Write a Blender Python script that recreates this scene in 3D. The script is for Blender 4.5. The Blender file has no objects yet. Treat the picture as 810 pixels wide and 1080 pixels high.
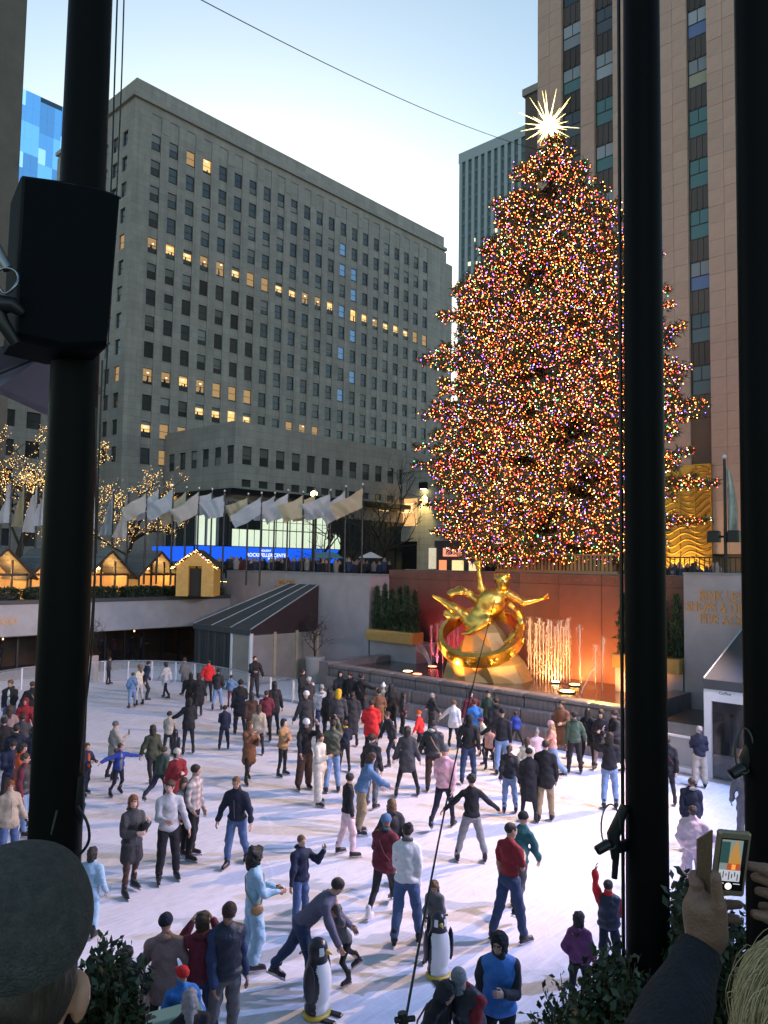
import bpy, math, random
import numpy as np
from mathutils import Vector, Matrix, Euler
R_ = math.radians
random.seed(7); rng = np.random.default_rng(7)
SC = bpy.context.scene
COL = SC.collection

# ------------------------------------------------------------------ camera
EYE = 6.3
FPX = 801.7                                   # focal length in pixels of the 810x1080 photograph
YAW, PITCH, ROLL = R_(42.75), R_(3.76), R_(0.88)
fw = np.array([-math.sin(YAW)*math.cos(PITCH), math.cos(YAW)*math.cos(PITCH), math.sin(PITCH)])
rt = np.array([math.cos(YAW), math.sin(YAW), 0.0]); up = np.cross(rt, fw)
rt, up = rt*math.cos(ROLL)+up*math.sin(ROLL), -rt*math.sin(ROLL)+up*math.cos(ROLL)
cam_d = bpy.data.cameras.new('camera'); cam = bpy.data.objects.new('camera', cam_d); COL.objects.link(cam)
cam_d.sensor_fit = 'VERTICAL'; cam_d.sensor_height = 36.0; cam_d.lens = FPX/1080*36.0
cam_d.clip_start = 0.05; cam_d.clip_end = 6000
cam.matrix_world = Matrix(((rt[0], up[0], -fw[0], 0), (rt[1], up[1], -fw[1], 0), (rt[2], up[2], -fw[2], EYE), (0, 0, 0, 1)))
SC.camera = cam

# ------------------------------------------------------------------ sky, sun, exposure
SUN_EL, SUN_AZ = R_(10.0), R_(-52.0)           # azimuth measured from +Y towards +X
W = bpy.data.worlds.new('World'); SC.world = W; W.use_nodes = True
wn = W.node_tree.nodes; wl = W.node_tree.links
bg = wn['Background']; bg.inputs['Strength'].default_value = 0.15
sky = wn.new('ShaderNodeTexSky'); sky.sky_type = 'NISHITA'; sky.sun_disc = False
sky.sun_elevation = SUN_EL; sky.sun_rotation = SUN_AZ
sky.air_density = 1.0; sky.dust_density = 0.7; sky.ozone_density = 1.0; sky.altitude = 50
tint = wn.new('ShaderNodeVectorMath'); tint.operation = 'MULTIPLY'; tint.inputs[1].default_value = (.965, 1.02, .985)
wl.new(sky.outputs['Color'], tint.inputs[0]); wl.new(tint.outputs[0], bg.inputs['Color'])
sd = bpy.data.lights.new('sun', 'SUN'); sd.energy = 0.3; sd.angle = R_(0.6); sd.color = (1, .78, .55)
so = bpy.data.objects.new('sun', sd); COL.objects.link(so)
sdir = Vector((math.sin(SUN_AZ)*math.cos(SUN_EL), math.cos(SUN_AZ)*math.cos(SUN_EL), math.sin(SUN_EL)))
so.rotation_euler = sdir.to_track_quat('Z', 'Y').to_euler(); so.location = sdir*200
SC.view_settings.view_transform = 'Standard'; SC.view_settings.look = 'None'
SC.view_settings.exposure = 0.98; SC.view_settings.gamma = 1.0
SC.render.engine = 'CYCLES'
cy = SC.cycles
cy.use_denoising = True; cy.max_bounces = 5; cy.diffuse_bounces = 2; cy.glossy_bounces = 3; cy.transmission_bounces = 4
cy.transparent_max_bounces = 12; cy.sample_clamp_indirect = 4.0; cy.caustics_reflective = False; cy.caustics_refractive = False
cy.use_light_tree = True

# ------------------------------------------------------------------ where a photographed point stands in the place
C0 = np.array([0, 0, EYE])
def ray(px, py): return fw+(px-405)/FPX*rt-(py-540)/FPX*up
def onz(px, py, z=0.0): d = ray(px, py); return C0+d*((z-EYE)/d[2])
def ony(px, py, y): d = ray(px, py); return C0+d*(y/d[1])
def onx(px, py, x): d = ray(px, py); return C0+d*(x/d[0])
def ond(px, py, D): return C0+ray(px, py)*D
def proj(p):
    v = np.asarray(p, float)-C0; return 405+FPX*(v@rt)/(v@fw), 540-FPX*(v@up)/(v@fw), v@fw

# ------------------------------------------------------------------ materials
MATS = {}
LAMPS = 1.5                                    # lamps against the dusk sky, all together
def mat(key, col=(.5, .5, .5), rough=.6, metal=0., sheer=0., joints=None, streak=0., var=.0, vscale=3., bump=0., bscale=20., emit=None, estr=0., spec=None, obj_var=0., stretch=None, coords='Object', trans=0., alpha=1., ior=None, sample=True):
    if key in MATS: return MATS[key]
    m = bpy.data.materials.new(key); m.use_nodes = True
    nt = m.node_tree; b = nt.nodes['Principled BSDF']
    b.inputs['Base Color'].default_value = (*col, 1); b.inputs['Roughness'].default_value = rough; b.inputs['Metallic'].default_value = metal
    if spec is not None: b.inputs['Specular IOR Level'].default_value = spec
    if trans: b.inputs['Transmission Weight'].default_value = trans
    if ior: b.inputs['IOR'].default_value = ior
    if alpha < 1: b.inputs['Alpha'].default_value = alpha
    if emit is not None:
        b.inputs['Emission Color'].default_value = (*emit, 1); b.inputs['Emission Strength'].default_value = estr*LAMPS
        if not sample: m.cycles.emission_sampling = 'NONE'
    vec = None
    if var or bump:
        tc = nt.nodes.new('ShaderNodeTexCoord'); vec = tc.outputs[coords]
        if stretch:
            mp = nt.nodes.new('ShaderNodeMapping'); mp.inputs['Scale'].default_value = stretch
            nt.links.new(vec, mp.inputs['Vector']); vec = mp.outputs['Vector']
    last = None
    if var:
        n = nt.nodes.new('ShaderNodeTexNoise'); n.inputs['Scale'].default_value = vscale; n.inputs['Detail'].default_value = 6; n.inputs['Roughness'].default_value = .65
        nt.links.new(vec, n.inputs['Vector'])
        mr = nt.nodes.new('ShaderNodeMapRange'); mr.inputs['From Min'].default_value = .3; mr.inputs['From Max'].default_value = .7
        mr.inputs['To Min'].default_value = 1-var; mr.inputs['To Max'].default_value = 1+var
        nt.links.new(n.outputs['Fac'], mr.inputs['Value']); last = mr.outputs['Result']
    if obj_var:
        oi = nt.nodes.new('ShaderNodeObjectInfo')
        mr2 = nt.nodes.new('ShaderNodeMapRange'); mr2.inputs['To Min'].default_value = 1-obj_var; mr2.inputs['To Max'].default_value = 1+obj_var
        nt.links.new(oi.outputs['Random'], mr2.inputs['Value'])
        if last is None: last = mr2.outputs['Result']
        else:
            mu = nt.nodes.new('ShaderNodeMath'); mu.operation = 'MULTIPLY'; nt.links.new(last, mu.inputs[0]); nt.links.new(mr2.outputs['Result'], mu.inputs[1]); last = mu.outputs[0]
    if last is not None:
        vm = nt.nodes.new('ShaderNodeVectorMath'); vm.operation = 'SCALE'; vm.inputs[0].default_value = col
        nt.links.new(last, vm.inputs['Scale']); nt.links.new(vm.outputs[0], b.inputs['Base Color'])
    if bump:
        n2 = nt.nodes.new('ShaderNodeTexNoise'); n2.inputs['Scale'].default_value = bscale; n2.inputs['Detail'].default_value = 4
        nt.links.new(vec, n2.inputs['Vector'])
        bp = nt.nodes.new('ShaderNodeBump'); bp.inputs['Strength'].default_value = bump; bp.inputs['Distance'].default_value = .03
        nt.links.new(n2.outputs['Fac'], bp.inputs['Height']); nt.links.new(bp.outputs['Normal'], b.inputs['Normal'])
    src = b.inputs['Base Color'].links[0].from_socket if b.inputs['Base Color'].links else None
    def scale_col(fac):
        nonlocal src
        v = nt.nodes.new('ShaderNodeVectorMath'); v.operation = 'SCALE'
        if src is None: v.inputs[0].default_value = col
        else: nt.links.new(src, v.inputs[0])
        nt.links.new(fac, v.inputs['Scale']); nt.links.new(v.outputs[0], b.inputs['Base Color']); src = v.outputs[0]
    def rng_(sock, a0, a1, b0, b1):
        r = nt.nodes.new('ShaderNodeMapRange'); r.inputs['From Min'].default_value = a0; r.inputs['From Max'].default_value = a1; r.inputs['To Min'].default_value = b0; r.inputs['To Max'].default_value = b1
        nt.links.new(sock, r.inputs['Value']); return r.outputs['Result']
    if joints or streak:
        t2 = nt.nodes.new('ShaderNodeTexCoord'); sx = nt.nodes.new('ShaderNodeSeparateXYZ'); nt.links.new(t2.outputs['Object'], sx.inputs[0])
        ad = nt.nodes.new('ShaderNodeMath'); ad.operation = 'ADD'; nt.links.new(sx.outputs['X'], ad.inputs[0]); nt.links.new(sx.outputs['Y'], ad.inputs[1])
        cb = nt.nodes.new('ShaderNodeCombineXYZ'); nt.links.new(ad.outputs[0], cb.inputs['X']); nt.links.new(sx.outputs['Z'], cb.inputs['Y'])
    if joints:                                   # stone courses too far away to tell apart
        bk = nt.nodes.new('ShaderNodeTexBrick'); bk.inputs['Scale'].default_value = 1.; bk.inputs['Brick Width'].default_value = joints[0]; bk.inputs['Row Height'].default_value = joints[1]; bk.inputs['Mortar Size'].default_value = .025; bk.inputs['Mortar Smooth'].default_value = .3
        bk.inputs['Color1'].default_value = (1.07, 1.07, 1.07, 1); bk.inputs['Color2'].default_value = (.93, .93, .93, 1); bk.inputs['Mortar'].default_value = (.74, .74, .74, 1); bk.inputs['Bias'].default_value = 0
        nt.links.new(cb.outputs[0], bk.inputs['Vector']); scale_col(bk.outputs['Color'])
    if streak:                                   # rain streaks running down the stone
        mp2 = nt.nodes.new('ShaderNodeMapping'); mp2.inputs['Scale'].default_value = (.9, .05, 1); nt.links.new(cb.outputs[0], mp2.inputs['Vector'])
        n3 = nt.nodes.new('ShaderNodeTexNoise'); n3.inputs['Scale'].default_value = 1.; n3.inputs['Detail'].default_value = 7; n3.inputs['Roughness'].default_value = .7; nt.links.new(mp2.outputs[0], n3.inputs['Vector'])
        scale_col(rng_(n3.outputs['Fac'], .32, .68, 1-streak, 1+streak))
    if sheer:
        tr = nt.nodes.new('ShaderNodeBsdfTranslucent'); tr.inputs['Color'].default_value = (*col, 1); mxs = nt.nodes.new('ShaderNodeMixShader'); mxs.inputs[0].default_value = sheer
        nt.links.new(b.outputs[0], mxs.inputs[1]); nt.links.new(tr.outputs[0], mxs.inputs[2]); nt.links.new(mxs.outputs[0], nt.nodes['Material Output'].inputs['Surface'])
    MATS[key] = m
    return m
EMS = .55                                      # lamps against the dusk sky
def glow(key, col, s, sample=True): return mat(key, (.02, .02, .02), .5, emit=col, estr=s*EMS, sample=sample)

# ------------------------------------------------------------------ meshes and objects
class MB:
    def __init__(s): s.v = []; s.f = []; s.mi = []; s.n = 0; s.sm = []
    def add(s, verts, faces, mi=0, smooth=False):
        s.v.extend([tuple(map(float, p)) for p in verts]); o = s.n
        for f in faces: s.f.append(tuple(i+o for i in f)); s.mi.append(mi); s.sm.append(smooth)
        s.n += len(verts); return s
    def box(s, x0, x1, y0, y1, z0, z1, mi=0):
        v = [(x0, y0, z0), (x1, y0, z0), (x1, y1, z0), (x0, y1, z0), (x0, y0, z1), (x1, y0, z1), (x1, y1, z1), (x0, y1, z1)]
        return s.add(v, [(3, 2, 1, 0), (4, 5, 6, 7), (0, 1, 5, 4), (1, 2, 6, 5), (2, 3, 7, 6), (3, 0, 4, 7)], mi)
    def bevbox(s, x0, x1, y0, y1, z0, z1, b=.01, mi=0):
        # box with chamfered vertical and top edges
        def ring(z, i): return [(x0+i+b, y0+i, z), (x1-i-b, y0+i, z), (x1-i, y0+i+b, z), (x1-i, y1-i-b, z), (x1-i-b, y1-i, z), (x0+i+b, y1-i, z), (x0+i, y1-i-b, z), (x0+i, y0+i+b, z)]
        v = ring(z0, 0)+ring(z1-b, 0)+ring(z1, b)
        f = [tuple(range(7, -1, -1)), tuple(range(16, 24))]
        for k in (0, 8):
            for i in range(8): f.append((k+i, k+(i+1) % 8, k+8+(i+1) % 8, k+8+i))
        return s.add(v, f, mi)
    def quad(s, a, b, c, d, mi=0): return s.add([a, b, c, d], [(0, 1, 2, 3)], mi)
    def tube(s, pts, rad, n=8, mi=0, cap=True, smooth=True):
        pts = [np.asarray(p, float) for p in pts]
        if not hasattr(rad, '__len__'): rad = [rad]*len(pts)
        vs = []; fs = []
        t0 = pts[1]-pts[0]; t0 = t0/(np.linalg.norm(t0)+1e-9)
        a = np.array([0, 0, 1.]) if abs(t0[2]) < .9 else np.array([1., 0, 0])
        for i, p in enumerate(pts):
            t = pts[min(i+1, len(pts)-1)]-pts[max(i-1, 0)]; t = t/(np.linalg.norm(t)+1e-9)
            a = a-t*(a@t); na = np.linalg.norm(a)
            if na < 1e-6: a = np.array([1., 0, 0])-t*t[0]; na = np.linalg.norm(a)
            a = a/na; b = np.cross(t, a)
            for k in range(n):
                w = 2*math.pi*k/n; vs.append(p+rad[i]*(a*math.cos(w)+b*math.sin(w)))
        for i in range(len(pts)-1):
            for k in range(n): fs.append((i*n+k, i*n+(k+1) % n, (i+1)*n+(k+1) % n, (i+1)*n+k))
        s.add(vs, fs, mi, smooth)
        if cap: s.add(vs[:n], [tuple(range(n-1, -1, -1))], mi); s.add(vs[-n:], [tuple(range(n))], mi)
        return s
    def lathe(s, prof, n=12, c=(0, 0, 0), mi=0, smooth=True):
        vs = []; fs = []
        for r, z in prof:
            for k in range(n): w = 2*math.pi*k/n; vs.append((c[0]+r*math.cos(w), c[1]+r*math.sin(w), c[2]+z))
        for i in range(len(prof)-1):
            for k in range(n): fs.append((i*n+k, i*n+(k+1) % n, (i+1)*n+(k+1) % n, (i+1)*n+k))
        fs.append(tuple(range(n-1, -1, -1))); fs.append(tuple((len(prof)-1)*n+k for k in range(n)))
        return s.add(vs, fs, mi, smooth)
    def mesh(s, name, mats):
        me = bpy.data.meshes.new(name); me.from_pydata(s.v, [], s.f)
        if not isinstance(mats, (list, tuple)): mats = [mats]
        for m in mats: me.materials.append(m)
        if any(s.mi): me.polygons.foreach_set('material_index', s.mi)
        if any(s.sm): me.polygons.foreach_set('use_smooth', s.sm)
        me.update(); return me
    def build(s, name, mats, parent=None, **k): return link(name, s.mesh(name, mats), parent, **k)
def np_mesh(name, V, Q, mats, smooth=True, mi=None):
    me = bpy.data.meshes.new(name); V = np.asarray(V, np.float32); Q = np.asarray(Q, np.int32); k = Q.shape[1]
    me.vertices.add(len(V)); me.vertices.foreach_set('co', V.ravel())
    me.loops.add(Q.size); me.loops.foreach_set('vertex_index', Q.ravel())
    me.polygons.add(len(Q)); me.polygons.foreach_set('loop_start', np.arange(0, Q.size, k, dtype=np.int32))
    if smooth: me.polygons.foreach_set('use_smooth', np.ones(len(Q), bool))
    for m in (mats if isinstance(mats, (list, tuple)) else [mats]): me.materials.append(m)
    if mi is not None: me.polygons.foreach_set('material_index', np.asarray(mi, np.int32))
    me.update(calc_edges=True); return me
def link(name, me, parent=None, loc=None, rz=0., kind=None, label=None, cat=None, group=None, mtx=None, mats=None):
    o = bpy.data.objects.new(name, me); COL.objects.link(o)
    if parent is not None: o.parent = parent
    if loc is not None: o.location = loc
    if rz: o.rotation_euler = (0, 0, rz)
    if mtx is not None: o.matrix_local = mtx
    if mats:
        for i, m in enumerate(mats):
            o.material_slots[i].link = 'OBJECT'; o.material_slots[i].material = m
    return tag(o, label, cat, group, kind)
def tag(o, label=None, cat=None, group=None, kind=None):
    if label: o['label'] = label
    if cat: o['category'] = cat
    if group: o['group'] = group
    if kind: o['kind'] = kind
    return o
def thing(name, label, cat, loc=(0, 0, 0), rz=0., group=None): return link(name, None, None, loc, rz, label=label, cat=cat, group=group)
def struct(name, mb, mats): return mb.build(name, mats, kind='structure')
def letter(name, body, size, m, parent, mtx, extrude=.02, align='CENTER', space=1.0, sx=1.0):
    cu = bpy.data.curves.new(name, 'FONT'); cu.body = body; cu.size = size; cu.extrude = extrude; cu.align_x = align; cu.space_character = space
    cu.offset = .008*size if size > .36 and 'screen' not in name else 0
    tmp = bpy.data.objects.new('lettering_curve', cu); me = bpy.data.meshes.new_from_object(tmp); bpy.data.objects.remove(tmp); bpy.data.curves.remove(cu)
    me.materials.clear(); me.materials.append(m)
    if sx != 1: me.transform(Matrix.Diagonal((sx, 1, 1, 1)))
    return link(name, me, parent, mtx=mtx)
def frame_mtx(o, u, v):
    u = Vector(u).normalized(); v = Vector(v).normalized(); n = u.cross(v)
    return Matrix(((u.x, v.x, n.x, o[0]), (u.y, v.y, n.y, o[1]), (u.z, v.z, n.z, o[2]), (0, 0, 0, 1)))

# ------------------------------------------------------------------ smooth solids: signed distances to a quad mesh
def norm(v): v = np.asarray(v, float); return v/(np.linalg.norm(v)+1e-9)
class SDF:
    def __init__(s): s.p = []
    def cone(s, a, b, r1, r2, k=.02): s.p.append(('c', np.asarray(a, float), np.asarray(b, float), r1, r2, k, None)); return s
    def ell(s, c, r, k=.02, rot=None): s.p.append(('e', np.asarray(c, float), np.asarray(r, float), 0, 0, k, rot)); return s
    def cut(s, c, r, k=.02, rot=None): s.p.append(('x', np.asarray(c, float), np.asarray(r, float), 0, 0, k, rot)); return s
    def mesh(s, h, wob=0., wfreq=9., seed=0):
        lo = np.full(3, 1e9); hi = -lo; B = []
        for t, a, b, r1, r2, k, rot in s.p:
            if t == 'c':
                l = np.minimum(a-r1, b-r2); u = np.maximum(a+r1, b+r2)
            else:
                R = np.max(b) if rot is not None else b
                l = a-R; u = a+R
            B.append((l-k-2*h, u+k+2*h))
            if t != 'x': lo = np.minimum(lo, l); hi = np.maximum(hi, u)
        lo = lo-3*h; hi = hi+3*h
        n = np.ceil((hi-lo)/h).astype(int)+1
        ax = [lo[i]+h*np.arange(n[i]) for i in range(3)]
        D = np.full(n, 10*h+.3, np.float32)
        for (t, a, b, r1, r2, k, rot), (l, u) in zip(s.p, B):
            i0 = np.maximum(np.floor((l-lo)/h).astype(int), 0); i1 = np.minimum(np.ceil((u-lo)/h).astype(int)+1, n)
            if np.any(i1 <= i0): continue
            sl = tuple(slice(i0[i], i1[i]) for i in range(3))
            X = ax[0][sl[0]][:, None, None]-a[0]; Y = ax[1][sl[1]][None, :, None]-a[1]; Z = ax[2][sl[2]][None, None, :]-a[2]
            if t == 'c':
                ba = b-a; L2 = ba@ba+1e-12
                tt = np.clip((X*ba[0]+Y*ba[1]+Z*ba[2])/L2, 0, 1)
                d = np.sqrt((X-tt*ba[0])**2+(Y-tt*ba[1])**2+(Z-tt*ba[2])**2)-(r1+(r2-r1)*tt)
            else:
                if rot is not None:
                    X, Y, Z = (rot[0, 0]*X+rot[1, 0]*Y+rot[2, 0]*Z, rot[0, 1]*X+rot[1, 1]*Y+rot[2, 1]*Z, rot[0, 2]*X+rot[1, 2]*Y+rot[2, 2]*Z)
                k0 = np.sqrt((X/b[0])**2+(Y/b[1])**2+(Z/b[2])**2)
                k1 = np.sqrt((X/b[0]**2)**2+(Y/b[1]**2)**2+(Z/b[2]**2)**2)
                d = k0*(k0-1)/(k1+1e-9)
            E = D[sl]
            if t == 'x':
                d = -d; hh = np.clip(.5-.5*(E-d)/k, 0, 1); D[sl] = E*(1-hh)+d*hh+k*hh*(1-hh)
            else:
                hh = np.clip(.5+.5*(E-d)/k, 0, 1); D[sl] = E*(1-hh)+d*hh-k*hh*(1-hh)
        if wob:
            r = np.random.default_rng(seed); ph = r.uniform(0, 6, 6)
            x, y, z = ax[0][:, None, None], ax[1][None, :, None], ax[2][None, None, :]
            q = wfreq*6.28
            D += wob*(np.sin(q*(z+.35*x)+ph[0]+2.2*np.sin(q*.31*y+ph[1]))*np.sin(q*.4*(x-y)+ph[2]) + .6*np.sin(q*.6*(y+x*.7)+ph[3]+1.7*np.sin(q*.5*z+ph[4])))
        return nets(D, lo, h)
def nets(D, lo, h):
    n = D.shape; S = D < 0
    c = np.zeros((n[0]-1, n[1]-1, n[2]-1), np.int8)
    for i in (0, 1):
        for j in (0, 1):
            for k in (0, 1): c += S[i:n[0]-1+i, j:n[1]-1+j, k:n[2]-1+k]
    act = np.argwhere((c > 0) & (c < 8))
    if len(act) == 0: return np.zeros((0, 3)), np.zeros((0, 4), int)
    idx = -np.ones(c.shape, np.int64); idx[tuple(act.T)] = np.arange(len(act))
    acc = np.zeros((len(act), 3)); cnt = np.zeros(len(act))
    x, y, z = act.T
    for a in range(3):
        for o1 in (0, 1):
            for o2 in (0, 1):
                off = [0, 0, 0]; oth = [q for q in range(3) if q != a]; off[oth[0]] = o1; off[oth[1]] = o2
                d0 = D[x+off[0], y+off[1], z+off[2]]; o3 = off.copy(); o3[a] = 1
                d1 = D[x+o3[0], y+o3[1], z+o3[2]]
                m = (d0 < 0) != (d1 < 0); t = np.where(m, d0/(d0-d1+1e-12), 0)
                p = np.tile(np.array(off, float), (len(act), 1)); p[:, a] = t
                acc[m] += p[m]; cnt[m] += 1
    V = lo+h*(act+acc/cnt[:, None])
    F = []
    for a in range(3):
        b, cc = (a+1) % 3, (a+2) % 3
        s0 = [slice(None)]*3; s1 = [slice(None)]*3; s0[a] = slice(0, n[a]-1); s1[a] = slice(1, n[a])
        e = np.argwhere(S[tuple(s0)] != S[tuple(s1)])
        ok = (e[:, b] > 0) & (e[:, cc] > 0) & (e[:, b] < n[b]-1) & (e[:, cc] < n[cc]-1); e = e[ok]
        ins = S[tuple(e.T)]
        def at(db, dc):
            q = e.copy(); q[:, b] += db; q[:, cc] += dc; return idx[tuple(q.T)]
        q = np.stack([at(-1, -1), at(0, -1), at(0, 0), at(-1, 0)], 1)
        q[~ins] = q[~ins][:, ::-1]; F.append(q)
    return V, np.concatenate(F)
# ================================================================== THE SETTING
ZP = 4.8                                       # plaza level above the ice
XL, YB = -39.0, 28.3                           # south wall line of the sunken rink, west pylon line
def ice_mat():
    m = mat('ice', (.70, .69, .76), .42, var=.05, vscale=.7, spec=.35)
    nt = m.node_tree; b = nt.nodes['Principled BSDF']
    tc = nt.nodes.new('ShaderNodeTexCoord')
    hs = []
    for ang, sc in ((.5, (9, .5, 1)), (2.1, (8, .45, 1)), (1.2, (2.2, 1.6, 1))):
        mp = nt.nodes.new('ShaderNodeMapping'); mp.inputs['Rotation'].default_value = (0, 0, ang); mp.inputs['Scale'].default_value = sc
        n = nt.nodes.new('ShaderNodeTexNoise'); n.inputs['Scale'].default_value = 2.2; n.inputs['Detail'].default_value = 8; n.inputs['Distortion'].default_value = .6
        nt.links.new(tc.outputs['Object'], mp.inputs['Vector']); nt.links.new(mp.outputs['Vector'], n.inputs['Vector']); hs.append(n.outputs['Fac'])
    a = nt.nodes.new('ShaderNodeMath'); a.operation = 'ADD'; nt.links.new(hs[0], a.inputs[0]); nt.links.new(hs[1], a.inputs[1])
    a2 = nt.nodes.new('ShaderNodeMath'); a2.operation = 'ADD'; nt.links.new(a.outputs[0], a2.inputs[0]); nt.links.new(hs[2], a2.inputs[1])
    cuts = None                                  # curved blade cuts
    for sc, ds, w_ in ((.55, 1.6, .010), (1.05, 1.1, .014), (.30, 2.4, .007)):
        nz = nt.nodes.new('ShaderNodeTexNoise'); nz.inputs['Scale'].default_value = .22*sc; nz.inputs['Detail'].default_value = 1; nt.links.new(tc.outputs['Object'], nz.inputs['Vector'])
        vs_ = nt.nodes.new('ShaderNodeVectorMath'); vs_.operation = 'MULTIPLY_ADD'; vs_.inputs[1].default_value = (ds*6, ds*6, 0); nt.links.new(nz.outputs['Color'], vs_.inputs[0]); nt.links.new(tc.outputs['Object'], vs_.inputs[2])
        vo = nt.nodes.new('ShaderNodeTexVoronoi'); vo.voronoi_dimensions = '2D'; vo.feature = 'DISTANCE_TO_EDGE'; vo.inputs['Scale'].default_value = sc; nt.links.new(vs_.outputs[0], vo.inputs['Vector'])
        ml = nt.nodes.new('ShaderNodeMapRange'); ml.inputs['From Max'].default_value = w_; ml.inputs['To Min'].default_value = .35; ml.inputs['To Max'].default_value = 0; nt.links.new(vo.outputs['Distance'], ml.inputs['Value'])
        if cuts is None: cuts = ml.outputs['Result']
        else:
            c2 = nt.nodes.new('ShaderNodeMath'); c2.operation = 'ADD'; nt.links.new(cuts, c2.inputs[0]); nt.links.new(ml.outputs['Result'], c2.inputs[1]); cuts = c2.outputs[0]
    a3 = nt.nodes.new('ShaderNodeMath'); a3.operation = 'ADD'; nt.links.new(a2.outputs[0], a3.inputs[0]); nt.links.new(cuts, a3.inputs[1]); a2 = a3
    bp = nt.nodes.new('ShaderNodeBump'); bp.inputs['Strength'].default_value = .35; bp.inputs['Distance'].default_value = .02
    nt.links.new(a2.outputs[0], bp.inputs['Height']); nt.links.new(bp.outputs['Normal'], b.inputs['Normal'])
    mr = nt.nodes.new('ShaderNodeMapRange'); mr.inputs['From Min'].default_value = 1.1; mr.inputs['From Max'].default_value = 1.9; mr.inputs['To Min'].default_value = .66; mr.inputs['To Max'].default_value = .30
    nt.links.new(a2.outputs[0], mr.inputs['Value']); nt.links.new(mr.outputs['Result'], b.inputs['Roughness'])
    mc = nt.nodes.new('ShaderNodeMapRange'); mc.inputs['From Min'].default_value = 1.15; mc.inputs['From Max'].default_value = 1.75; mc.inputs['To Min'].default_value = .86; mc.inputs['To Max'].default_value = 1.08
    nt.links.new(a2.outputs[0], mc.inputs['Value'])
    old = b.inputs['Base Color'].links[0].from_socket
    vm = nt.nodes.new('ShaderNodeVectorMath'); vm.operation = 'SCALE'; nt.links.new(old, vm.inputs[0]); nt.links.new(mc.outputs['Result'], vm.inputs['Scale']); nt.links.new(vm.outputs[0], b.inputs['Base Color'])
    return m
STONE = mat('limestone grey', (.45, .40, .365), .85, joints=(1.6, .78), streak=.16, var=.12, vscale=.35, bump=.25, bscale=6)
STONE2 = mat('limestone pale', (.43, .39, .36), .85, var=.14, vscale=.6, bump=.2, bscale=8)
GRANITE = mat('granite grey', (.27, .25, .255), .6, var=.22, vscale=1.2, bump=.15, bscale=25)
PAVE = mat('plaza paving', (.2, .19, .18), .7, var=.2, vscale=1.5)
DARK = mat('dark metal', (.012, .012, .014), .38, spec=.4)
BLACK = mat('black painted steel', (.0035, .0035, .004), .5, spec=.07, bump=.04, bscale=60)
FABRIC = mat('dark grey tent fabric', (.055, .058, .062), .75, var=.15, vscale=1.2, bump=.1, bscale=3)
MAROON = mat('dark maroon tent fabric', (.035, .018, .02), .8, var=.2, vscale=2)
WHITE = mat('white painted metal', (.72, .72, .74), .4)
STEEL = mat('brushed steel', (.55, .55, .57), .35, metal=.9)
GLASS = mat('clear panel', (.9, .93, .95), .08, alpha=.16, spec=.5)
BRASS = mat('bronze lettering', (.62, .29, .09), .4, metal=.15)
WOOD = mat('warm timber', (.30, .17, .075), .6, var=.25, vscale=2, stretch=(1, 1, 8))
DARKWOOD = mat('dark timber', (.06, .035, .02), .7, var=.3, vscale=4)
SLATE = mat('grey roof boards', (.16, .155, .15), .8, var=.2, vscale=3, obj_var=.25)

# ice and ground sheets
mb = MB(); mb.quad((-41, 1.5, 0), (2.5, 1.5, 0), (2.5, 29.5, 0), (-41, 29.5, 0)); struct('ice_rink', mb, ice_mat())
mb = MB()
Z = ZP
mb.quad((-3000, 30.9, Z), (3000, 30.9, Z), (3000, 3500, Z), (-3000, 3500, Z)); mb.quad((-3000, -900, Z), (-44.2, -900, Z), (-44.2, 30.9, Z), (-3000, 30.9, Z))
mb.quad((2.4, -900, Z), (3000, -900, Z), (3000, 30.9, Z), (2.4, 30.9, Z)); mb.quad((-44.2, -900, Z), (2.4, -900, Z), (2.4, -.6, Z), (-44.2, -.6, Z))
struct('plaza_ground', mb, PAVE)
mb = MB(); mb.box(-60, 60, -30, 60, -.6, -.3); struct('lower_ground', mb, PAVE)
mb = MB(); mb.box(2.35, 2.9, -.6, 30.9, -.3, ZP-.01); struct('north_retaining_wall', mb, GRANITE)
mb = MB(); mb.box(-44.2, 2.3, 1.0, 1.4, -.3, 3.9); struct('east_retaining_wall', mb, GRANITE)

# ---- south terrace wall: pale band over a glazed restaurant
w = thing('terrace_wall', 'pale stone terrace band over a dark glazed restaurant front beside the rink', 'wall')
mb = MB(); mb.box(XL-1.9, XL, 1.4, YB, 2.36, 3.92); mb.build('band', mat('pale stone band', (.36, .34, .345), .7, var=.12, vscale=1.1, bump=.1, bscale=20), w)
mb = MB(); mb.box(XL-.5, XL+.06, 1.4, YB, 3.925, 4.12); mb.build('coping', mat('dark coping', (.06, .055, .055), .7), w)
mb = MB(); mb.box(XL-7.2, XL-6.8, 1.4, YB, 0, 2.35); mb.box(XL-7, XL-.9, 1.4, YB, 2.22, 2.34); mb.box(XL-6.79, XL-.4, YB-.1, YB, 0, 2.19); mb.build('interior_wall', mat('warm restaurant wall', (.22, .12, .05), .7, var=.4, vscale=.8), w)
for i in range(22):
    y = 2+i*1.18
    if i == 0: mull = MB().box(XL-1.35, XL-1.25, -.05, .05, 0, 2.2).mesh('mullion', DARK); pane = MB().box(XL-1.31, XL-1.29, .06, 1.12, .02, 2.18).mesh('pane', mat('restaurant glass', (.02, .02, .02), .06, alpha=.25, spec=.5))
    link('mullion', mull, w, (0, y, 0)); link('pane', pane, w, (0, y, 0))
for i in range(6):
    y = 5+i*3.9; MBb = MB().lathe([(.01, .3), (.035, .29), (.04, 0), (.01, -.02)], 8, (XL-3.2-(i % 2)*1.4, y, 1.75)); MBb.build('pendant_lamp', glow('pendant glow', (1, .55, .2), 6), w)
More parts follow.
